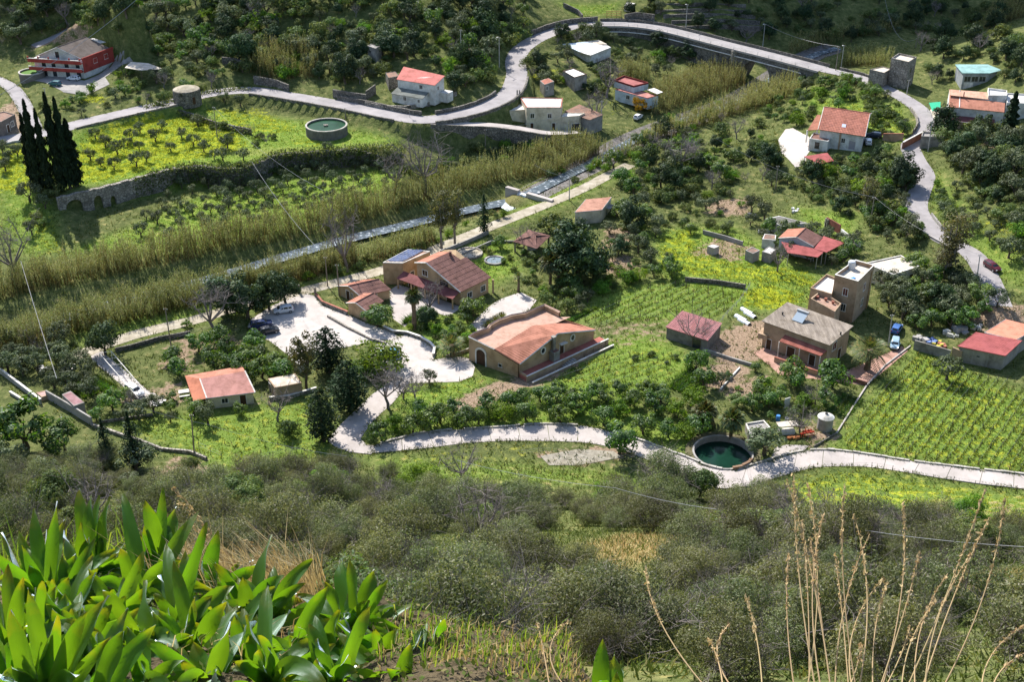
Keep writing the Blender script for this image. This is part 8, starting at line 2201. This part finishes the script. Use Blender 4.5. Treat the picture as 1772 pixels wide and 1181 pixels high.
# reed beds: canes plus leafy plumes
def reeds(px,dens,h,label,cap=9000,z=None):
 P = sample(px,dens,z=z,cap=cap)
 if len(P) == 0: return
 n = len(P);hh = h * (.65+.5*RNG.random(n)) * (1+.2*np.sin(P[:,0] * .9+P[:,1] * .5) + .16*np.sin(P[:,0] * .23-P[:,1] * .31));ln = RNG.normal(size=(n,2)) * .1+np.column_stack([np.sin(P[:,0] * .4),np.cos(P[:,1] * .5+P[:,0] * .2)]) * .13;a = RNG.random(n) * 6.283
 s = np.column_stack([np.cos(a),np.sin(a),0*a]) * .05;top = P + np.column_stack([ln * hh[:,None],hh])
 V = np.stack([P - s,P + s,top + s * .3,top - s * .3],1).reshape(-1,3);stuff('reed_canes',V,4,LM['cane'])
 k = 15;t = np.tile(np.linspace(.32,1.0,k),n);B = np.repeat(P,k,0) + np.repeat(top - P,k,0) * t[:,None];aa = np.repeat(a,k) + np.tile(np.arange(k) * 2.4,n) + RNG.normal(size=n * k) * .4
 L = (.75-.2*t) * (.7+.6*RNG.random(n * k));d = np.column_stack([np.cos(aa) * .62,np.sin(aa) * .62,.75*np.ones(n * k) - .5*RNG.random(n * k)]) * L[:,None]
 w = np.column_stack([-np.sin(aa),np.cos(aa),0*aa]) * .075
 V = np.stack([B - w,B + w,B + d],1).reshape(-1,3);stuff('reed_bed',V,3,LM['reed'])
reeds([(-60,532),(100,500),(200,480),(300,458),(400,440),(500,418),(600,396),(680,372),(760,348),(840,326),(890,312),(880,296),(800,312),(700,338),(600,362),(500,388),(400,408),(300,430),(200,450),(100,466),(-60,496)],3.6,5.4,'n',14000)
reeds([(-60,628),(60,602),(140,580),(240,558),(330,537),(420,512),(470,500),(470,484),(400,497),(300,518),(200,541),(100,565),(-60,600)],4.2,4.8,'s',8000)
reeds([(470,497),(560,476),(700,442),(760,426),(750,411),(680,426),(560,458),(470,481)],3.6,4.3,'s2',6000)
reeds([(380,526),(470,500),(560,478),(620,462),(615,447),(560,460),(470,482),(380,506)],4,6,'s3',4000)
reeds([(890,312),(960,308),(1030,280),(1040,262),(1000,250),(930,270),(880,296)],3.2,5,'u',4000)
reeds([(1130,205),(1200,180),(1290,150),(1300,130),(1230,122),(1150,145),(1130,175)],2.6,5.2,'b',6000)
reeds([(1110,255),(1200,225),(1290,195),(1380,165),(1375,148),(1300,165),(1190,208),(1110,238)],3,4.6,'c',5000)
reeds([(425,130),(480,140),(545,135),(550,105),(500,90),(440,85)],2.2,5.5,'h',3500)
reeds([(1450,118),(1530,122),(1545,105),(1500,95),(1455,108)],2.4,4,'d',2500);reeds([(1060,145),(1125,150),(1125,130),(1075,120)],2.4,4.5,'e',2000);reeds([(1690,55),(1800,20),(1800,-5),(1720,15)],2,4.5,'f',2500)
reeds([(1000,300),(1090,275),(1110,255),(1090,245),(1020,270)],1.6,3.5,'g',2000);reeds([(1370,95),(1450,75),(1560,55),(1540,45),(1440,62),(1360,82)],1.5,4,'k',2500)
# vineyards: each row is posts, wire and pruned vines; weeds grow along it
def vineyard(poly_px,p0,p1,gap,label,group,posts=6.5,vs=1.0):
 P = np.array([onz(*q,0)[:2] for q in poly_px]);a,b = onz(*p0,0),onz(*p1,0);u = b - a;u[2] = 0;u /= np.linalg.norm(u);v = V3(-u[1],u[0],0);W = [];k = 0
 c = P.mean(0);half = np.linalg.norm(P - c,axis=1).max()
 for j in range(-int(half / gap) - 1,int(half / gap) + 2):
  t = np.arange(-half,half,.35);q = np.column_stack([c[0] + u[0] * t + v[0] * j * gap,c[1] + u[1] * t + v[1] * j * gap]);ins = inpoly(P,q[:,0],q[:,1]) & ~blocked(q[:,0],q[:,1])
  if ins.sum() < 12: continue
  q = q[ins];z = H(q[:,0],q[:,1]);r = thing('vine_row',label,'vine row',(q[len(q) // 2][0],q[len(q) // 2][1],0),group);k += 1
  tops = [];mv = MB()
  for i in range(0,len(q),int(posts / .35)):
   b_ = V3(q[i][0],q[i][1],z[i]);tp = b_ + V3(*(RNG.random(2) - .5) * .2,1.35 + RNG.random() * .35);MB().tube([b_ - UP * .2,tp],.045,4).build('post',post_m,r);tops.append((b_,tp))
  if len(tops) > 1: MB().tube([x + (y - x) * .7 for x,y in tops],.012,3).build('wire',cable_m,r)
  for i in range(1,len(q),4):
   b_ = V3(q[i][0],q[i][1],z[i] - .05);h = .5+.3*RNG.random();m_ = b_ + V3(RNG.normal() * .07,RNG.normal() * .07,h);mv.tube([b_,m_],.035,3,False)
   for s_ in (-1,1): mv.tube([m_,m_ + u * s_ * .45+UP * (.1+.25*RNG.random())],.014,3,False)
  mv.build('vines',bark,r);W.append(np.column_stack([q[::1],z[::1]]) + np.column_stack([RNG.normal(size=(len(q),2)) * .13,np.zeros(len(q))]))
 if W: stuff('row_weeds',blades(np.concatenate(W),.32 * vs,.13,5,.5,.11),3,LM['rough'])
vineyard([(1592,612),(1510,690),(1458,772),(1572,793),(1772,818),(1900,836),(1900,690),(1772,672),(1660,636)],(1619,788),(1718,661),1.5,'staked vine row among yellow flowers in the right-hand vineyard','vine rows in the right vineyard')
vineyard([(1000,555),(1050,530),(1120,503),(1180,492),(1288,508),(1236,556),(1185,537),(1145,552),(1050,566)],(1073,551),(1185,498),2.0,'vine row in the middle vineyard behind the striped shed','vine rows in the middle vineyard',5,1.0)
vineyard([(960,655),(1040,610),(1130,612),(1175,640),(1150,676),(1070,680)],(1002,656),(1103,621),2.2,'low vine row on the grassy slope before the hall','vine rows before the hall',8,.8)
def crop(px_lines,label,h,w,m='grass',grp=None):
 for i,(a,b) in enumerate(px_lines):
  a,b = onz(*a,0),onz(*b,0);n = int(np.linalg.norm(b - a) / .12);t = np.linspace(0,1,n)[:,None];P = a + (b - a) * t + np.column_stack([RNG.normal(size=(n,2)) * .12,np.zeros(n)])
  o = link('crop_row',np_mesh('crop_row',blades(P,h,w,7,.6,.14),np.arange(n * 21),3,LM[m]));setp(o,label,'crop row',grp or label)
crop([((1158 + 8 * i,672 + 3 * i),(1196 + 9 * i,637 + 4 * i)) for i in range(5)],'leafy dark-green vegetable row left of the bare plot',.6,.22,'citrus')
crop([((1434 + 9 * i,715 + 3 * i),(1462 + 10 * i,684 + 3 * i)) for i in range(4)],'low green vegetable row beside the white cistern',.4,.18,'citrus')
crop([((120 + 9 * i,672 - 4 * i),(150 + 10 * i,690 - 4 * i)) for i in range(6)],'bushy bean row in the plot left of the pergola',.6,.22,'citrus')
crop([((985 + 7 * i,557 - 4 * i),(1008 + 8 * i,545 - 4 * i)) for i in range(4)],'cabbage row beyond the hall roof',.5,.25,'citrus')
crop([((700 - 2 * i,560 + i),(738 + 3 * i,536 + 2 * i)) for i in range(2)],'low clipped hedge beside the villa terrace',.9,.2,'citrus')
# ivy along the old walls
IV = []
for w_,hh in ((WALL,1.2),(part_path(ROAD,250,430),.9),([gnd(270,184),gnd(320,202),gnd(380,222),gnd(432,234)],1.6)):
 Q = np.array(resample([V3(*p) for p in w_],.5));Q = Q[len(Q) // 4:] if hh == 1.2 else Q
 P = np.repeat(Q,14,0) + np.column_stack([RNG.normal(size=(len(Q) * 14,2)) * .55,RNG.random(len(Q) * 14) * hh]);IV.append(P)
Q = np.array(resample([V3(*p) for p in WALL],.4));Q = Q[proj(Q)[0] > 235];k = len(Q) * 26;Q = np.repeat(Q,26,0);IV.append(Q + np.column_stack([RNG.normal(size=k) * .35,-1.65+RNG.normal(size=k) * .3,.8-4.8*RNG.random(k) ** 1.3]))
P = np.concatenate(IV);o = link('ivy',leaves('ivy',P,RNG.normal(size=(len(P),3)) + np.array([0,-.5,.7]),.5,LM['shrub'],.6));o['kind'] = 'stuff'
# ledge under the viewer, squill plants, dry stalks
def ledge_z(x,y):
 lip = np.interp(x,[-3,-1.4,-.75,-.25,.1,.6,3],[3.75,3.75,3.3,2.95,2.75,2.3,2.3])
 lo = .4*np.clip((x - .15) / .3,0,1);g = 113.4-lo - .56*np.clip(y - 1.1,0,None);zl = 113.4-lo - .56*(lip - 1.1)
 return np.where(y < lip,g,zl - 2.3*(y - lip)) + .035*np.sin(x * 9+y * 4) + .02*np.sin(x * 23-y * 17)
X,Y = np.meshgrid(np.arange(-4.2,4.21,.07),np.arange(-1.6,7.6,.07));Z = ledge_z(X,Y);ny,nx = X.shape;I = np.arange(ny * nx).reshape(ny,nx)
q = np.stack([I[:-1,:-1],I[:-1,1:],I[1:,1:],I[1:,:-1]],-1).reshape(-1)
o = link('ledge',np_mesh('ledge',np.stack([X,Y,Z],-1).reshape(-1,3),q,4,mat('ledge_earth',(.13,.10,.06),(.045,.04,.022),3,.95,bump=.8,bscale=30),True));o['kind'] = 'structure'
def squill_mat():
 m = leaf_mat('squill_leaf',(.024,.08,.010),(.06,.145,.018),None,.5,(3.9,3.0,.5),0,.12);nt = m.node_tree;L = nt.links
 out = [n for n in nt.nodes if n.type == 'OUTPUT_MATERIAL'][0];src = out.inputs['Surface'].links[0].from_socket
 gl = nt.nodes.new('ShaderNodeBsdfGlossy');gl.inputs['Roughness'].default_value = .42;gl.inputs['Color'].default_value = (.85,.95,1,1)
 fr = nt.nodes.new('ShaderNodeFresnel');fr.inputs['IOR'].default_value = 1.25;mx = nt.nodes.new('ShaderNodeMixShader');L.new(fr.outputs['Fac'],mx.inputs['Fac']);L.new(src,mx.inputs[1]);L.new(gl.outputs['BSDF'],mx.inputs[2])
 L.new(mx.outputs['Shader'],out.inputs['Surface'])
 tc = nt.nodes.new('ShaderNodeUVMap');wv = nt.nodes.new('ShaderNodeTexWave');wv.inputs['Scale'].default_value = 5;wv.inputs['Distortion'].default_value = .6;mp = nt.nodes.new('ShaderNodeMapping');mp.inputs['Scale'].default_value = (1.6,.06,1)
 L.new(tc.outputs['UV'],mp.inputs['Vector']);L.new(mp.outputs['Vector'],wv.inputs['Vector']);bp = nt.nodes.new('ShaderNodeBump');bp.inputs['Strength'].default_value = .25;bp.inputs['Distance'].default_value = .004;L.new(wv.outputs['Fac'],bp.inputs['Height'])
 sx = nt.nodes.new('ShaderNodeSeparateXYZ');L.new(tc.outputs['UV'],sx.inputs[0]);nz = nt.nodes.new('ShaderNodeTexNoise');nz.inputs['Scale'].default_value = 26;nz.inputs['Detail'].default_value = 5;oc = nt.nodes.new('ShaderNodeTexCoord');L.new(oc.outputs['Object'],nz.inputs['Vector'])
 ad = nt.nodes.new('ShaderNodeMath');ad.operation = 'MULTIPLY_ADD';L.new(nz.outputs['Fac'],ad.inputs[0]);ad.inputs[1].default_value = .5;L.new(sx.outputs['Y'],ad.inputs[2])
 rp = nt.nodes.new('ShaderNodeValToRGB');e = rp.color_ramp.elements;e[0].position = .2;e[0].color = (1.5,1.25,1.1,1);e[1].position = .5;e[1].color = (1,1,1,1);x = e.new(.8);x.color = (.8,.85,.8,1);x = e.new(1);x.color = (1.9,.95,.9,1);ad2 = nt.nodes.new('ShaderNodeMath');ad2.operation = 'MULTIPLY';ad2.inputs[1].default_value = .78;L.new(ad.outputs[0],ad2.inputs[0]);L.new(ad2.outputs[0],rp.inputs['Fac'])
 for n in list(nt.nodes):
  if n.type in ('BSDF_DIFFUSE','BSDF_TRANSLUCENT'):
   s_ = n.inputs['Color'].links[0].from_socket;mm = nt.nodes.new('ShaderNodeMix');mm.data_type = 'RGBA';mm.blend_type = 'MULTIPLY';mm.inputs['Factor'].default_value = 1;L.new(s_,mm.inputs['A']);L.new(rp.outputs['Color'],mm.inputs['B']);L.new(mm.outputs['Result'],n.inputs['Color'])
 for n in nt.nodes:
  if n.type in ('BSDF_DIFFUSE','BSDF_GLOSSY','BSDF_TRANSLUCENT'): L.new(bp.outputs['Normal'],n.inputs['Normal'])
 return m
SQ = squill_mat()
def squill_leaf(root,b,t,w,bow,face,fold=.45,twist=.5):
 b,t = np.array(b),np.array(t);L = np.linalg.norm(t - b);n = 16;s = np.linspace(0,1,n + 1)
 out = t - b;out[2] = 0;ctrl = b + (t - b) * .5+UP * L * bow - out * .12
 C_ = ((1-s) ** 2)[:,None] * b + (2*s * (1-s))[:,None] * ctrl + (s ** 2)[:,None] * t
 T = unit(np.gradient(C_,axis=0));F = unit(np.array(face,float));V = [];UV = []
 ph = RNG.random() * 6;e0 = None
 for i in range(n + 1):
  B = unit(np.cross(T[i],F));N = np.cross(B,T[i]);a = twist * (s[i] - .4) * 1.3+.12*math.sin(ph + 5*s[i]);B,N = B * math.cos(a) + N * math.sin(a),N * math.cos(a) - B * math.sin(a)
  ww = w * .5*(.42+.58*math.sin(min(1,s[i] / .55) * math.pi / 2)) * (1-max(0,(s[i] - .5) / .5) ** 2.2) + .0015
  for j in (-1,-.5,0,.5,1): V.append(C_[i] + B * ww * j + N * (fold * ww * abs(j) ** 1.5+.006*math.sin(ph + 11*s[i] + j * 2) * abs(j)));UV.append((j * .5+.5,s[i]))
 f = []
 for i in range(n):
  for j in range(4): k = i * 5+j;f += [k,k + 1,k + 6,k + 5]
 me = np_mesh('leaf',np.array(V) - np.array(root.location),f,4,SQ,True);uv = me.uv_layers.new(name='UVMap');uv.data.foreach_set('uv',np.array(UV,np.float32)[f].ravel());link('leaf',me,root)
ROS = [((75,1045,4.2),'squill plant at the back left with leaves rising above the grass',((58,880),(98,868),(112,900),(4,922),(-14,955),(36,1006),(130,960),(48,950))),
       ((165,1030,4.35),'squill plant with the tallest thin leaf tips at the back',((138,846),(158,857),(172,858),(190,859),(140,905),(106,913),(215,940),(200,960),(155,930))),
       ((290,1025,4.3),'squill plant with broad upright leaves right of the tallest tips',((251,866),(268,884),(282,845),(304,878),(289,905),(236,922),(172,992),(256,890),(310,940),(225,985))),
       ((365,1065,4.2),'squill plant beside the straw with curling leaves',((369,920),(377,945),(413,974),(438,970),(351,972),(409,1000),(335,1000),(395,985),(330,1085))),
       ((465,1095,3.9),'squill plant with one broad leaf slanting over the straw',((477,993),(541,969),(528,1010),(455,1052),(566,1040),(400,1098),(505,1060),(590,1075),(430,1040))),
       ((615,1105,3.7),'squill plant with long blades at the middle of the ledge',((592,969),(647,986),(671,1005),(718,1046),(691,1044),(548,1112),(700,1185),(740,1190),(640,1040),(562,1008),(580,1160))),
       ((735,1158,3.55),'small squill plant at the right end of the ledge',((748,1088),(773,1106),(766,1148),(700,1165),(728,1120))),
       ((68,1200,3.05),'nearest squill plant in the lower left corner',((19,1056),(48,1018),(151,1060),(190,1032),(192,1104),(2,1172),(100,1066),(140,1120),(35,1120))),
       ((255,1140,3.6),'squill plant with leaves spreading flat over the soil',((186,1118),(266,1135),(312,1132),(238,1185),(288,1182),(468,1100),(200,1160),(330,1165),(160,1085),(345,1080))),
       ((15,1110,3.5),'squill plant cut by the left picture edge',((-12,1000),(28,1050),(-30,1060),(62,1085),(40,1000),(-25,1120))),
       ((110,1095,3.8),'squill plant in the shaded middle of the left clump',((70,1020),(150,1010),(60,1085),(185,1070),(120,1000),(30,1040),(160,1110))),
       ((400,1130,3.75),'squill plant half buried in dry grass',((350,1105),(420,1060),(470,1150),(380,1180),(450,1170),(500,1130))),
       ((520,1150,3.55),'squill plant with dark drooping leaves under the long blades',((450,1180),(560,1120),(610,1190),(500,1090),(545,1195),(640,1160))),
       ((205,1085,3.9),'squill plant in the gap behind the flat leaves',((150,1040),(250,1020),(215,1000),(290,1070),(130,1075),(260,1100),(180,1015))),((335,1165,3.5),'squill plant at the bottom edge below the flat leaves',((280,1130),(390,1140),(340,1090),(300,1195),(410,1185),(360,1110))),((165,1165,3.35),'squill plant between the nearest one and the flat leaves',((120,1110),(210,1105),(160,1085),(235,1150),(100,1140),(190,1190))),((660,1175,3.5),'squill plant below the long middle blades',((610,1130),(700,1120),(650,1090),(725,1180),(590,1180),(680,1140))),((430,1085,4.0),'squill plant in the straw behind the slanting leaf',((390,1030),(450,1010),(480,1050),(420,1000),(370,1050),(500,1080))),((10,1190,3.15),'squill plant at the very corner',((-30,1120),(20,1105),(-10,1080),(60,1150))),
       ((1050,1215,3.2),'lone squill leaf tip at the bottom edge',((1063,1134),(1074,1165),(1035,1180)))]
def squills():
 extra = [((x + RNG.normal() * 14,y + RNG.normal() * 8,d),'leafy squill plant crowded inside the big foreground clump',tuple((min(x + RNG.normal() * 60,760 + RNG.random() * 20),y - 70 + RNG.normal() * 45) for _ in range(8))) for x,y,d in ((60,1125,3.6),(130,1045,4.2),(240,1045,4.15),(150,1130,3.6),(300,1110,3.85),(420,1160,3.55),(480,1195,3.3),(580,1200,3.3),(370,1205,3.25),(250,1205,3.2),(690,1200,3.35),(150,1215,3.1),(560,1165,3.5),(300,1165,3.5))]
 for (x,y,d),lab,tips in ROS + extra:
  b = atdist(x,y,d);b[2] = min(b[2],float(ledge_z(b[0],b[1])) + .02);r = thing('squill_plant',lab,'plant',b,'squill plants crowded in the foreground clump' if 'crowded' in lab else None)
  tips = tips + tuple((min(x + RNG.normal() * 60,760+RNG.random() * 20) if x < 800 else x + RNG.normal() * 15,y - 60+RNG.normal() * 45) for _ in range(9 if d > 3.2 and len(tips) > 4 else 5))
  for i,(tx,ty) in enumerate(tips):
   t = atdist(tx,ty,d + (RNG.random() - .5) * .28-(.12 if ty > y - 20 else 0));g = b + V3(*(RNG.random(2) - .5) * .05,0);flat_ = ty > y - 45
   squill_leaf(r,g,t,(.034+.018*RNG.random()),.42 if flat_ else .05+.22*RNG.random(),(RNG.normal() * .5,-1,.5+.5*flat_ + RNG.normal() * .3),.3+.35*RNG.random(),RNG.normal() * .6)
squills()
STRAW = leaf_mat('stalk_straw',(.36,.255,.13),(.54,.42,.24),None,.3,(1.1,1,.7),0,.1)
ST_ = [((1361,830),(1440,1195)),((1374,822),(1415,1195)),((1396,836),(1393,1195)),((1461,838),(1485,1195)),((1425,890),(1425,1195)),((1478,893),(1482,1195)),((1505,925),(1445,1195)),((1563,871),(1520,1195)),((1592,955),(1515,1195)),((1535,1010),(1512,1195)),
       ((1705,846),(1560,1195)),((1738,863),(1620,1195)),((1712,896),(1590,1195)),((1640,994),(1585,1195)),((1365,958),(1378,1195)),((1291,1033),(1320,1195)),((1575,1083),(1520,1195)),((1772,1083),(1700,1195)),((1780,1128),(1715,1195)),((1490,1113),(1460,1195)),
       ((1117,985),(1245,1200)),((1225,1105),(1252,1195)),((1263,1080),(1285,1195)),((1388,900),(1400,1195)),((1402,930),(1440,1195)),((1680,960),(1600,1195)),((930,1080),(955,1200)),((985,1075),(1005,1200)),((1445,960),(1470,1195)),((1530,1000),(1480,1195)),((1620,1040),(1560,1195))]
def stalks():
 groups = [('tall dry grass clump in the middle of the right foreground',lambda x: 1340 <= x < 1500),('dry grass clump leaning right at the lower right',lambda x: x >= 1500),('sparse dry grass stalks at the bottom centre',lambda x: x < 1340)]
 for lab,f in groups:
  S_ = [s for s in ST_ if f(s[1][0])];d0 = 2.75;c = atdist(np.mean([s[1][0] for s in S_]),1215,d0);r = thing('dry_grass_clump',lab,'grass',c)
  for (tx,ty),(bx,by) in S_:
   d = d0+RNG.random() * .35;b,t = atdist(bx,by + 18,d - .05),atdist(tx,ty,d + .1+.15*RNG.random());mid = (b + t) / 2+V3(RNG.normal() * .05,.02,0);n = 12;s = np.linspace(0,1,n)[:,None]
   C_ = (1 - s) ** 2 * b + 2 * s * (1 - s) * mid + s ** 2 * t;st = MB().tube(list(C_),list(np.linspace(.0021,.0009,n)),5).build('stalk',STRAW,r)
   L = np.linalg.norm(t - b);k = int(L * 150);u = .52+.48*RNG.random(k) ** .8;P = np.array([np.interp(u,np.linspace(0,1,n),C_[:,j]) for j in range(3)]).T + RNG.normal(size=(k,3)) * .0022
   T = unit(t - b)[None] + RNG.normal(size=(k,3)) * .35;me = leaves('seed_head',P - np.array(r.location),RNG.normal(size=(k,3)),.012,STRAW,.35,T=T);link('seed_head',me,st)
stalks()
def ledge_grass():
 n = 1500;S_ = []
 def arc(P,h,w,lx,ly,m,name):
  k = len(P);a = RNG.random(k) * 6.283;s = np.column_stack([np.cos(a),np.sin(a),0*a]) * w / 2;hh = h * (.5+RNG.random(k))[:,None];l = np.column_stack([lx + RNG.normal(size=k) * .3,ly + RNG.normal(size=k) * .25,np.ones(k)])
  m1 = P + l * np.array([.35,.35,.65]) * hh;t = P + l * np.array([1,1,.85]) * hh
  V = np.stack([P - s,P + s,m1+s * .8,m1-s * .8],1);V2 = np.stack([m1-s * .8,m1+s * .8,t + s * .1,t - s * .1],1);stuff(name,np.concatenate([V,V2]).reshape(-1,3),4,m)
 def on(x0,x1,y0,y1,k):
  x = x0+RNG.random(k) * (x1-x0);y = y0+RNG.random(k) * (y1-y0);return np.column_stack([x,y,ledge_z(x,y) - .01])
 arc(on(-1.15,-.62,3.0,3.6,1200),.18,.0035,-.45,.25,LM['straw'],'dry_grass');P_ = on(-1.9,.25,1.7,3.3,7000);o = link('ground_weeds',leaves('ground_weeds',P_ + np.column_stack([np.zeros((7000,2)),RNG.random(7000) * .04]),RNG.normal(size=(7000,3)) + np.array([0,0,1.2]),.017,LM['rough'],.6));o['kind'] = 'stuff';arc(on(-.9,-.5,2.3,2.75,160),.1,.003,.3,-.1,LM['straw'],'dry_grass')
 arc(on(-.35,.2,2.3,2.8,600),.05,.0035,.1,.1,LM['straw'],'dry_grass');arc(on(-.35,.2,2.3,2.8,350),.07,.004,.1,.1,LM['grass'],'grass');arc(on(.3,2.0,1.9,2.3,500),.06,.003,0,.1,LM['straw'],'dry_grass')
 arc(on(-2.3,-1.4,3.0,3.9,600),.17,.005,.1,.2,LM['grass'],'grass');arc(on(.3,2.0,1.9,2.3,200),.06,.004,0,.1,LM['grass'],'grass')
 for tx,ty,bx,by,d in ((290,905,395,1050,4.4),(300,845,420,1010,4.5),(310,870,440,1020,4.45),(330,910,470,1040,4.4),(420,935,560,1050,4.2),(440,960,520,1060,4.2)):
  b,t = atdist(bx,by,d),atdist(tx,ty,d);r = thing('straw_stem',{290: 'short straw stem',300: 'topmost straw stem',310: 'second straw stem',330: 'middle straw stem',420: 'right-hand long straw stem',440: 'lowest straw stem'}[tx] + ' arching left behind the squill leaves','grass stem',b)
  s = np.linspace(0,1,10)[:,None];m_ = (b + t) / 2 + UP * .06;C_ = (1 - s) ** 2 * b + 2 * s * (1 - s) * m_ + s ** 2 * t;st = MB().tube(list(C_),list(np.linspace(.0025,.001,10)),4).build('stalk',STRAW,r)
  k = 40;u = .6 + .4 * RNG.random(k);P = np.array([np.interp(u,np.linspace(0,1,10),C_[:,j]) for j in range(3)]).T + RNG.normal(size=(k,3)) * .004;link('seed_head',leaves('seed_head',P - np.array(r.location),RNG.normal(size=(k,3)),.02,STRAW,.2,T=unit(t - b)[None] + RNG.normal(size=(k,3)) * .25),st)
ledge_grass()
# every plant of a group named by the landmark beside it
def name_by_landmark():
 LMK = [(1060,60,'lawn above the bridge'),(1186,40,'dark terrace steps'),(1319,70,'middle bridge lamp'),(1450,100,'bridge-end poles'),(1560,120,'ruined tower'),(1690,120,'teal-roofed shed'),(1690,190,'salmon-roofed house'),(1743,200,'single cypress'),(1455,215,'tiled house'),(1414,275,'red carport'),(1375,250,'pale yard of the tiled house'),(1615,250,'grey block enclosure'),
           (1110,150,'pale blue house'),(1005,80,'white-roofed sheds'),(993,128,'white-topped cube house'),(945,142,'stone cottage'),(935,195,'cream house'),(1020,200,'rusty barn'),(1150,62,'block hut by the bridge'),(1290,125,'bridge arch'),(730,140,'white red-roofed house'),(810,90,'ruined hillside hut'),(647,85,'square tower hut'),(798,70,'tall hillside pole'),(864,85,'upper road lamp'),(890,40,'road curve at the top'),(485,100,'hillside bamboo'),(605,170,'broken stone wall'),
           (405,115,'stone wall by the top lane'),(325,165,'round stone ruin'),(245,115,'pale canopy'),(120,100,'red house'),(57,130,'duckweed tank'),(70,15,'stepped salmon roofs'),(190,15,'lane at the top left'),(566,222,'round green tank'),(376,210,'meadow pole'),(100,250,'cypress clump'),(150,350,'terrace arches'),(250,215,'ivy wall end'),(733,290,'big bare tree'),(840,240,'pole below the cream house'),(905,340,'weir'),(985,325,'track pole'),(1025,360,'terracotta hut'),(920,412,'garden pavilion'),(765,370,'gum trees'),(838,380,'small fir'),
           (740,480,'villa'),(630,505,'ochre annexes'),(717,520,'tall fan palm'),(738,545,'clipped round tree'),(782,595,'date palm by the hall'),(930,590,'event hall'),(900,530,'white forecourt'),(1000,440,'huge dark tree'),(952,465,'shaded palm'),(1200,565,'striped shed'),(1235,425,'lone concrete box'),(1302,433,'brown-topped block'),(1390,410,'red canopies'),(1360,383,'long grey shed'),(1441,400,'maroon fence'),(1505,365,'wooden pole in the bushes'),(1562,300,'big round roadside bush'),(1595,350,'straight of the right road'),(1650,425,'right road bend'),(1716,466,'maroon car'),
           (1545,460,'pale flat-roofed house'),(1478,500,'tower house'),(1395,580,'farmhouse'),(1500,605,'big date palm'),(1548,590,'pale blue car'),(1615,600,'grey block wall'),(1715,600,'red-roofed shed'),(1690,489,'leaning road pole'),(1637,640,'vineyard olive tree'),(1426,728,'white cistern'),(1395,750,'red cultivator'),(1322,765,'silvery olive bush'),(1251,781,'round basin'),(1264,735,'basin palm'),(1070,760,'lone tree on the road edge'),(1000,795,'gravel patch'),(590,750,'lower road bend'),(606,670,'largest conifer'),(672,690,'thin driveway tree'),(743,660,'tiny olive'),(673,615,'blue car'),
           (490,540,'silver hatchback'),(450,540,'round dark car park trees'),(372,550,'pale bare tree'),(497,660,'tan block hut'),(380,665,'salmon shed'),(234,680,'white off-road car'),(215,650,'bare pergola'),(182,590,'dark tree at the pergola end'),(125,690,'purple shed'),(70,690,'left boundary wall'),(297,570,'thin reed pole'),(50,750,'large dark left bush'),(236,780,'taller scrub-edge fir'),(336,760,'leaning field pole'),(497,740,'round field bush'),(740,835,'bright green scrub bush'),(845,905,'pale blossoming bush'),(860,890,'grey dead bush'),(1110,955,'straw-coloured clearing'),(1150,830,'big clump by the near road'),
           (1210,850,'dark clump by the near road'),(1350,860,'top of the tall dry stalks'),(1640,940,'pinkish bare bush'),(1680,960,'dark bush behind the stalks'),(600,960,'long squill blades'),(440,960,'arching straw'),(280,850,'tallest squill tips'),(90,870,'left squill tips'),(960,1090,'bottom centre stalks'),(1240,1090,'slanting dry stalk'),(1470,1000,'middle dry stalks'),(1700,1050,'right-leaning dry stalks'),(1120,1080,'squill tip at the bottom edge'),(330,810,'bare patch at the wall end'),(800,820,'leafless scrub bush'),(1290,60,'bare fig tree'),(1180,280,'purplish bare tree'),(1160,240,'dark reed pole'),(1342,305,'footpath pole'),(20,440,'tall bare tree at the left edge')]
 T = np.array([(a,b) for a,b,_ in LMK],float);bins = {}
 for o in C.objects:
  if o.parent is None and o.get('group') and o.get('category') in ('tree','bush'):
   h = o.scale[2] * 1.0;x,y,_ = proj(np.array(o.location) + np.array([0,0,h]));d = np.hypot((T[:,0] - x),(T[:,1] - y) * 1.3);k = int(np.argmin(d));dx,dy = x - T[k,0],y - T[k,1]
   w = ('left of' if dx < 0 else 'right of') if abs(dx) > abs(dy) * 1.1 else ('behind' if dy < 0 else 'in front of');desc = ' '.join(o['label'].split(' on ')[0].split(' in ')[0].split(' between ')[0].split(' around ')[0].split(' behind ')[0].split(' beside ')[0].split(' above ')[0].split(' below ')[0].split(' right of ')[0].split(' round the ')[0].split()[:5])
   bins.setdefault((desc,w,k),[]).append((d[k],o))
 ON = ['nearest','second nearest','third nearest','fourth nearest','fifth nearest','sixth nearest','seventh nearest','eighth nearest','ninth nearest','tenth nearest'] + ['%dth nearest' % i for i in range(11,60)]
 for (desc,w,k),L in bins.items():
  L.sort(key=lambda q: q[0])
  for i,(_,o) in enumerate(L): o['label'] = ('%s %s %s the %s' % ('' if len(L) == 1 else ON[i],desc,w,LMK[k][2])).strip()
 rows = {}
 for o in C.objects:
  if o.parent is None and o.get('category') in ('vine row','crop row'): rows.setdefault(o['group'],[]).append(o)
 for g,L in rows.items():
  def key(o): return proj(np.array(o.location))[0] if o.location.length > 1 else proj(np.array(o.data.vertices[0].co))[0]
  L.sort(key=key)
  for i,o in enumerate(L): o['label'] = (['first','second','third','fourth','fifth','sixth','seventh','eighth','ninth','tenth'] + ['%dth' % q for q in range(11,60)])[i] + ' ' + o['label'].replace('the ','') + ', counted from left'
name_by_landmark()
